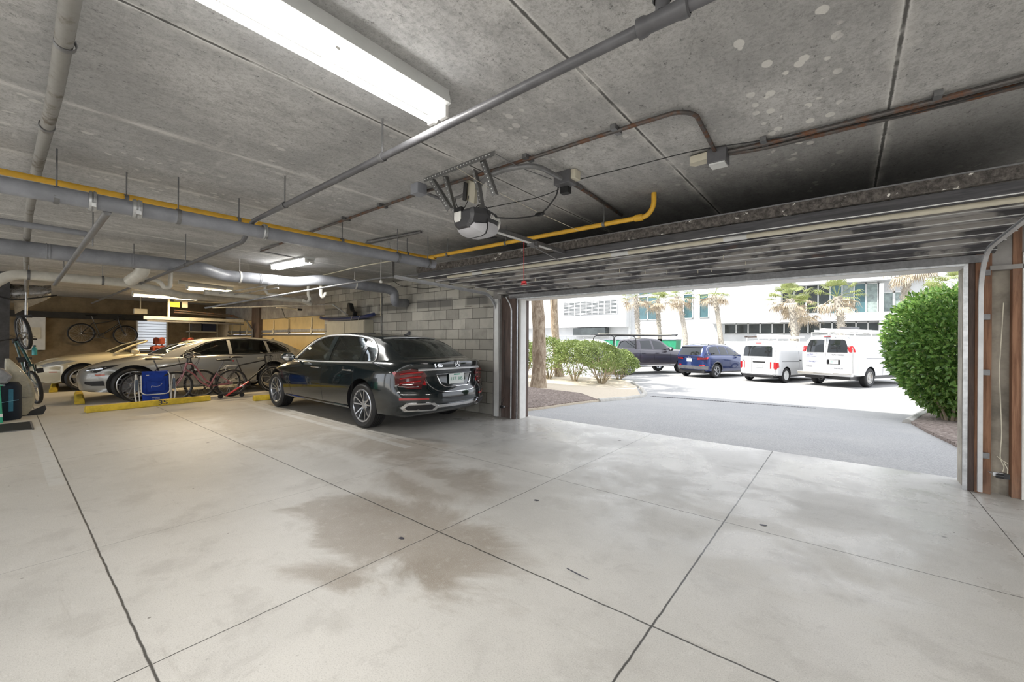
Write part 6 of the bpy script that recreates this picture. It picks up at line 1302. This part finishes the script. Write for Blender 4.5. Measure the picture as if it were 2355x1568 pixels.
for s in (1, -1):
    sd_ = 'left' if s > 0 else 'right'
    for pl in ([(.85, 1.38), (.88, 1.78), (1.55, 1.82), (1.62, 1.36)], [(1.75, 1.36), (1.70, 1.82), (2.25, 1.76), (2.65, 1.52), (2.78, 1.32)]): decal(bv, sd_, pl, 'side_window', M_DKGL, tk, .006, .12, .01)
    for x in (.70, 1.68, 2.85): strip(bv, sd_, [(x, .50), (x, 1.28)], .006, 'door_gap', M_SEAM, tk)
    for x in (.95, 1.90):
        y = project(bv, sd_, x, 1.14)[0].y; MB().box((x, y+s*.02, 1.14), (.22, .04, .035)).build('door_handle', M_PUR, tk, smooth=False)
    strip(bv, sd_, [(.6, .44), (3.2, .44)], .05, 'side_step', M_CHROME, tk, .04); mirror_part(tk, 2.7, 1.36, .98, s, M_BLKP, 1.4)
q = MB()
for x in (-.95, .45): 
    for s in (-1, 1): q.tube(arc([(x, s*.93, 1.36), (x, s*.90, 1.98), (x, s*.6, 2.06)], .2), .025, 8)
    q.bar((x, -.7, 2.06), (x, .7, 2.06), .04, .04)
for s in (-.7, -.2, .3, .7): q.cyl((-1.3, s, 2.09), (3.6, s, 2.10), .02, 8)
q.tube(arc([(3.5, -.7, 2.1), (3.75, -.7, 2.16), (3.75, .7, 2.16), (3.5, .7, 2.1)], .1), .02, 8); q.build('pipe_rack', M_BLKP, tk)
MB().bar((-1.6, -.45, 2.13), (3.4, -.45, 2.13), .2, .05).build('plank', M_BONE, tk, smooth=False); underbody(tk, -1.0, 4.4, .75, .38)
# white vehicles behind the row
spw = dict(spj); 
wv, bv, body, cab = vehicle('suv', (-7.6, 31.0, -.36), math.radians(70), 'white suv half hidden behind the blue suv and the pickup', 'car', spw, M_WHITEP)
for sd_ in ('left', 'right'):
    for pl in ([(-.30, 1.13), (-.42, 1.36), (-.2, 1.50), (.32, 1.53), (.36, 1.11)], [(.42, 1.11), (.40, 1.53), (.95, 1.51), (1.02, 1.09)], [(1.08, 1.09), (1.04, 1.50), (1.45, 1.39), (1.85, 1.15), (1.9, 1.06)]): decal(bv, sd_, pl, 'side_window', M_DKGL, wv, .005, .12, .01)
decal(bv, 'rear', [(-.60, 1.10), (.60, 1.10), (.56, 1.44), (-.56, 1.44)], 'rear_window', M_DKGL, wv, .006, .1, .01)
wt, bv, body, cab = vehicle('pickup_truck', (-17.4, 29.5, -.36), math.radians(10), 'white pickup with a ladder rack standing behind the left bushes', 'truck', dict(spt), M_WHITEP)
for pl in ([(.85, 1.38), (.88, 1.78), (1.55, 1.82), (1.62, 1.36)], [(1.75, 1.36), (1.70, 1.82), (2.25, 1.76), (2.65, 1.52), (2.78, 1.32)]): decal(bv, 'right', pl, 'side_window', M_DKGL, wt, .006, .12, .01)
q = MB()
for x in (-1.0, .5, 3.2): q.tube(arc([(x, -.93, 1.36), (x, -.90, 2.2), (x, .90, 2.2), (x, .93, 1.36)], .15), .025, 8)
for s in (-.9, .9): q.cyl((-1.2, s, 2.2), (3.9, s, 2.2), .025, 8)
q.build('ladder_rack', M_GALV, wt)
# dumpsters
M_DUMP = mat('green_dumpster', (.02, .26, .13), .5, var=.1)
for i, (px, w, l) in enumerate([(1424, 2.2, 'green dumpster behind the pickup cab rear'), (1505, 1.6, 'green dumpster seen under the pickup rack'), (1540, 1.3, 'tall green dumpster with a grey lid left of the leaning palm')]):
    p = W(px, 790, y=36); d = empty('dumpster', (p.x, 36, -.36), 0, l, 'dumpster'); MB().prism([(-w/2, .15), (w/2, .15), (w/2+.1, 1.9), (-w/2-.1, 1.9)], (0, -.7, 0), (1, 0, 0), (0, 0, 1), (0, 1, 0), 1.4).build('bin_body', M_DUMP, d, smooth=False)
    MB().bx(-w/2-.12, w/2+.12, -.75, .75, 1.9, 2.0).build('lid', M_GREYPAINT, d, smooth=False)
# ------------------------------------------------------------------ plants
def leaf_mat(name, c1, c2, c3):
    t = NT(name); v = t.obj(); r = t.n.new('ShaderNodeObjectInfo'); n = t.noise(v, 9, 3, .7); n2 = t.noise(v, 40, 2)
    c = t.mix(t.step(n, .35, .6), c1, c2); c = t.mix(t.step(n2, .58, .72), c, c3)
    df = t.n['Principled BSDF']; t.fin(c, .35, 0, .5); tl = t.n.new('ShaderNodeBsdfTranslucent'); t.l.new(c, tl.inputs[0]); mx = t.n.new('ShaderNodeMixShader'); mx.inputs[0].default_value = .3
    t.l.new(df.outputs[0], mx.inputs[1]); t.l.new(tl.outputs[0], mx.inputs[2]); t.l.new(mx.outputs[0], t.out.inputs[0]); return t.m
M_LEAF = leaf_mat('pale_green_leaves', (.13, .19, .05), (.32, .40, .14), (.62, .62, .34)); M_LEAFR = leaf_mat('glossy_green_leaves', (.05, .13, .025), (.20, .36, .08), (.60, .55, .20))
M_TWIG = mat('bleached_twigs', (.42, .35, .25), .85, var=.15); t = NT('palm_bark'); v = t.obj(); n = t.noise(t.scale(v, (1, 1, .35)), 9, 6, .75, .6); t.bump(n, .8, .03); M_BARK = t.fin(t.mix(t.step(n, .35, .65), (.22, .16, .11), (.52, .43, .33)), .9)
M_BOOT = mat('grey_palm_boots', (.46, .42, .36), .9, var=.2, nscale=12, bump=.5); M_FROND = leaf_mat('palm_fronds', (.20, .26, .08), (.34, .38, .14), (.52, .46, .30)); M_DEADF = mat('dead_fronds', (.52, .43, .32), .9, var=.2, nscale=8)
def leaf(mb, c, d, up, L, Wd):
    d = d.normalized(); s = d.cross(up); s = s.normalized() if s.length > .01 else d.orthogonal(); b = len(mb.v)
    mb.v += [c, c+d*L*.5+s*Wd*.5, c+d*L, c+d*L*.5-s*Wd*.5]; mb.face([b, b+1, b+2, b+3])
def rvec(r):
    while True:
        v = Vector((r.uniform(-1, 1), r.uniform(-1, 1), r.uniform(-1, 1)))
        if .05 < v.length < 1: return v.normalized()
def bush(loc, rx, ry, z0, z1, nleaf, seed, label, leaf_m, Ls=.085, stems=8, group='bushes beside the palm trunk', low=.25):
    r = random.Random(seed); o = empty('bush', loc, 0, label, 'bush', group); cz = (z0+z1)/2; rz = (z1-z0)/2; mb = MB()
    lumps = [(rvec(r), r.uniform(.7, 1.05)) for _ in range(16)]
    for i in range(nleaf):
        d = rvec(r); k = .74+.16*sum(max(0, d.dot(l)-.6)*2.5*w for l, w in lumps)
        q = k*(r.uniform(.80, 1.0) if r.random() < .8 else r.uniform(.5, .9)); p = Vector((d.x*rx*q, d.y*ry*q, cz+d.z*rz*q))
        if p.z < z0+low*(z1-z0) and r.random() < .75: continue
        dd = (d+rvec(r)*.9); leaf(mb, p, dd, rvec(r), Ls*r.uniform(.7, 1.2), Ls*.5)
    mb.build('foliage', leaf_m, o, smooth=False, recalc=False)
    tw = MB()
    for k in range(stems):
        a = 2*PI*k/stems+r.uniform(-.3, .3); R0 = r.uniform(.35, .8); e = Vector((math.cos(a)*rx*R0, math.sin(a)*ry*R0, cz+r.uniform(-.3, .4)*rz)); b0 = Vector((math.cos(a)*.08, math.sin(a)*.08, -.02)); m = (b0*.5+e*.5)+Vector((0, 0, -.12))
        pts = catmull([tuple(b0), tuple(b0.lerp(m, .5)+rvec(r)*.04), tuple(m), tuple(e)], 3); tw.tube(pts, [.03-.024*i/(len(pts)-1) for i in range(len(pts))], 5)
        for q in range(5):
            s0 = Vector(pts[3+q % 5]); tip = s0+Vector((math.cos(a), math.sin(a), 0))*r.uniform(.1, .4)*rx*.6+rvec(r)*.22+Vector((0, 0, .18)); tw.tube([s0, s0.lerp(tip, .5)+rvec(r)*.03, tip], [.011, .008, .004], 4)
    tw.build('branches', M_TWIG, o); return o
for i, (px, py, rx, ry, z0, z1, lab, st_) in enumerate([(1207, 868, .95, .9, .45, 1.75, 'rounded green bush behind the palm trunk, cut by the door jamb', 8), (1262, 872, 1.0, .95, .42, 1.95, 'green bush just right of the big palm trunk', 9), (1322, 878, 1.05, .95, .42, 1.92, 'green bush in the middle of the row, with pale bare stems', 9), (1384, 884, 1.0, .9, .38, 1.78, 'green bush with many bleached twigs showing through its front', 14), (1424, 874, .85, .9, .25, 1.35, 'low rounded bush at the right end of the row beside the pickup', 10)]):
    p = WG(px, py); bush((p.x, p.y, GZ(p.y)+.03), rx, ry, z0, z1, 5200, 11+i, lab, M_LEAF, .10, st_)
# tall shrub on the right
for i, (px, py, yy, rx, ry, rz, n, lab) in enumerate([(2186, 815, 12.6, 1.0, 1.1, 1.28, 12000, 'tall glossy green shrub at the right jamb of the opening'), (2232, 790, 13.4, 1.0, 1.1, 1.5, 7000, 'taller shrub half hidden behind the right door jamb')]):
    p = W(px, py, y=yy); z = GZ(yy); h = p.z-z; o = bush((p.x, p.y, z), rx, ry, h-rz, h+rz, n, 31+i, lab, M_LEAFR, .13, 8, None, 0.)
# palms
def palm(base, top, r0, r1, crown_r, seed, label, boots=False, nf=34, droop=.5, dead=.35, near=False, big=False):
    r = random.Random(seed); base = Vector(base); top = Vector(top); o = empty('palm_tree', base, 0, label, 'palm tree'); d = top-base; tr_ = MB(); n = 14
    bend = Vector((r.uniform(-.05, .05), 0, 0))*d.length
    pts = [d*(k/n)+bend*math.sin(PI*k/n) for k in range(n+1)]; rad = [(r0*(1.25 if k == 0 else 1)+(r1-r0)*k/n)*(1+.05*math.sin(k*2.3)) for k in range(n+1)]
    tr_.tube(pts, rad, 18 if near else 10); t_ = tr_.build('trunk', M_BARK if not boots else M_BOOT, o)
    if boots:
        b = MB(); nb = int(d.length*26*boots)
        for k in range(nb):
            f = 1-boots+boots*k/nb; a = k*2.4; c = d*f+bend*math.sin(PI*f); s = Vector((math.cos(a), math.sin(a), 0)); b.bar(c+s*r1*.7, c+s*(r1+.09)+Vector((0, 0, .16)), .09, .03, s)
        b.build('leaf_bases', M_BOOT, o, smooth=False)
    fr = MB(); de = MB()
    for k in range(nf):
        isd = k < nf*dead; a = r.uniform(0, 2*PI); el = r.uniform(-.9, -.2) if isd else r.uniform(-.25, 1.3); L = crown_r*r.uniform(.45, .6); dirv = Vector((math.cos(a)*math.cos(el), math.sin(a)*math.cos(el), math.sin(el)))
        hub = d+dirv*L; tgt = de if isd else fr; tgt.tube([d, d+dirv*L*.5+Vector((0, 0, .04)), hub], .015, 3, caps=False)
        side = dirv.cross(Vector((0, 0, 1))); side = side.normalized() if side.length > .05 else Vector((1, 0, 0)); upv = side.cross(dirv)
        for q in range(15):
            b_ = (q-7)/7*1.5; dl = (dirv*math.cos(b_)+side*math.sin(b_)+upv*.15).normalized(); LL = crown_r*r.uniform(.42, .58)*(1-.25*abs(b_)/1.5)
            m_ = hub+dl*LL*.55; e_ = m_+(dl*.45+Vector((0, 0, -droop-.3*isd)))*LL*.6; w = side*math.cos(b_)-dirv*math.sin(b_); w = w.normalized()*(.032 if not big else .04); z = len(tgt.v)
            tgt.v += [hub-w*.4, hub+w*.4, m_+w, m_-w, e_]; tgt.face([z, z+1, z+2, z+3]); tgt.face([z+3, z+2, z+4])
    fr.build('fronds', M_FROND, o, smooth=False, recalc=False)
    if dead: de.build('dead_fronds', M_DEADF, o, smooth=False, recalc=False)
    return o
p = WG(1238, 893); q = W(1221, 690, y=p.y); d = (q-Vector((p.x, p.y, -.2)))*1.9
palm((p.x, p.y, GZ(p.y)-.03), Vector((p.x, p.y, GZ(p.y)))+d, .245, .17, 2.2, 2, 'thick palm trunk standing just outside the left door jamb', near=True)
p = WG(1246, 872); palm((p.x, p.y+1.5, -.36), (p.x-.35, p.y+1.5, 5.5), .2, .17, 2., 3, 'paler palm trunk just behind the thick one')
YP = 37
for i, (bx_, by_, tx, ty, boots, lab) in enumerate([
    (1472, 800, 1462, 682, .55, 'palm tree with criss-cross bark left of the two blue windows'),
    (1527, 800, 1513, 690, .45, 'palm tree in front of the two blue windows'), (1577, 800, 1556, 682, .3, 'slim palm tree between the blue windows'),
    (1663, 800, 1643, 678, .25, 'leaning palm tree right of the last blue window'), (1821, 800, 1817, 688, .8, 'shaggy palm tree left in front of the big glazed front'),
    (1833, 800, 1841, 712, .5, 'shorter palm tree close beside the shaggy one'), (1925, 800, 1925, 682, .8, 'full-crowned palm tree in front of the middle glass panes'),
    (2089, 800, 2093, 618, .8, 'tall shaggy palm trunk before the balcony'), (2148, 800, 2150, 694, .4, 'short palm tree with a green crown right of the balcony'), (2200, 800, 2206, 655, .4, 'tall palm tree beside the right door jamb')]):
    yp = YP+(i%2)*3.2-1.2; b = W(bx_, by_, y=yp); t_ = W(tx, ty, y=yp); palm((b.x, yp, -.4), (t_.x, yp, t_.z), .22, .20 if boots > .6 else .17, 1.75, 50+i, lab, boots, 30, .5, .45)
# ------------------------------------------------------------------ the building across the lot
YB2 = 44.; bl = empty('building', (0, YB2, 0), 0, 'long white modern building with glazed upper floor across the parking lot', 'building')
def BX(px0, px1, py0, py1, y0, y1):
    a = W(px0, py0, y=YB2); b = W(px1, py1, y=YB2); return (a.x, b.x, y0, y1, b.z, a.z)
M_BGL = mat('teal_window_glass', (.07, .15, .17), .06, 0, .8, var=.2, nscale=.6); M_BGR = mat('dim_window_glass', (.05, .06, .06), .08, 0, .7, var=.3, nscale=.5); M_CURT = mat('pale_curtain', (.30, .36, .35), .8, var=.2, nscale=3)
wl_ = MB(); wl_.bx(-60, W(2126, 700, y=YB2).x, .0, 12, -.5, 14); wl_.build('wall', M_OUTW, bl, smooth=False)
a = W(1640, 730, y=YB2); b = W(2150, 730, y=YB2); m = MB()
m.bx(a.x, b.x, -1.1, 0, W(1800, 742, y=YB2).z, W(1800, 725, y=YB2).z); m.bx(W(1787, 700, y=YB2).x, b.x, -1.1, 0, W(1900, 655, y=YB2).z, W(1900, 647, y=YB2).z); m.bx(W(1785, 700, y=YB2).x, W(1799, 700, y=YB2).x, -1.14, -.01, W(1800, 742.5, y=YB2).z, 9); m.build('ledge', M_OUTW, bl, smooth=False)
m = MB().bx(-60, W(1449, 700, y=YB2).x, -1.0, 0, W(1400, 752, y=YB2).z, 14); m.build('projecting_block', M_OUTW, bl, smooth=False)
m = MB().bx(*BX(1447, 1451, 600, 790, -.15, 0)); m.build('downpipe', M_LAMPW, bl, smooth=False)
z1 = W(1350, 693, y=YB2-1).z; z0 = W(1350, 724, y=YB2-1).z; x0 = W(1297, 700, y=YB2-1).x; x1 = W(1420, 700, y=YB2-1).x
lv = MB().bx(x0, x1, -1.04, -1.0, z0, z1).build('louvre_panel', M_BGR, bl, smooth=False)
for k in range(10): x = x0+(x1-x0)*k/9; MB().bx(x-.05, x+.05, -1.10, -1.04, z0, z1).build('mullion', M_OUTW, lv, smooth=False)
for k in range(11): z = z0+(z1-z0)*(k+.5)/11; MB().bx(x0, x1, -1.08, -1.04, z-.028, z+.03).build('louvre', M_OUTW, lv, smooth=False)
MB().bx(W(1318, 760, y=YB2-1).x, W(1392, 760, y=YB2-1).x, -1.02, .0, W(1350, 772, y=YB2-1).z, W(1350, 754, y=YB2-1).z).build('garage_opening', M_BGR, bl, smooth=False)
def pane(px0, px1, py0, py1, m=M_BGL, n=1, fr_=.05):
    x0, x1, _, _, z0, z1 = BX(px0, px1, py0, py1, 0, 0); w_ = (x1-x0)/n
    for k in range(n):
        f_ = MB(); xa, xb = x0+k*w_, x0+(k+1)*w_
        f_.bx(xa, xa+fr_, -.12, 0, z0, z1).bx(xb-fr_, xb, -.12, 0, z0, z1).bx(xa, xb, -.12, 0, z0, z0+fr_).bx(xa, xb, -.12, 0, z1-fr_, z1); o = f_.build('window', M_LAMPW, bl, smooth=False)
        MB().bx(xa+fr_, xb-fr_, -.05, 0, z0+fr_, z1-fr_).build('pane', m, o, smooth=False)
pane(1470, 1512, 683, 735, n=2); pane(1573, 1594, 677, 732); pane(1609, 1630, 676, 730); pane(1470, 1512, 655, 676); pane(1573, 1594, 650, 668)
for k in range(9):
    pa = 1799+k*27.5 if k else 1799; pb = min(pa+27.5, 2021); 
    if pa >= 2020: break
    pane(pa, pb, 657-k*.7, 721, M_BGR if k in (0, 1, 2, 3) else (M_CURT if k in (5, 7) else M_BGL)); pane(pa, pb, 636, 648, M_BGR)
for k in range(13):
    pa = 1666+k*27.5
    if pa < 2015: pane(pa, min(pa+27.5, 2021), 745-k*.4, 768, M_BGR)
pane(2028, 2084, 672, 718, M_CURT, 2, .08)
def rail(px0, px1, py0, py1, nm):
    x0, x1, _, _, z0, z1 = BX(px0, px1, py0, py1, 0, 0); m = MB(); m.bx(x0, x1, -1.12, -1.06, z1-.05, z1)
    for k in range(int((x1-x0)/.22)+1): m.bx(x0+k*.22, x0+k*.22+.025, -1.1, -1.07, z0, z1)
    m.build(nm, M_BGL, bl, smooth=False)
rail(2075, 2124, 696, 718, 'balcony_railing'); rail(2030, 2124, 628, 639, 'balcony_railing')
m = MB().bx(*BX(2021, 2030, 655, 768, -1.05, 0)); m.build('column', M_OUTW, bl, smooth=False)
m = MB(); m.box((W(1945, 695, y=YB2).x, -.2, W(1945, 693, y=YB2).z), (.6, .1, .5)); m.build('table_lamp', M_BONE, bl, smooth=False)
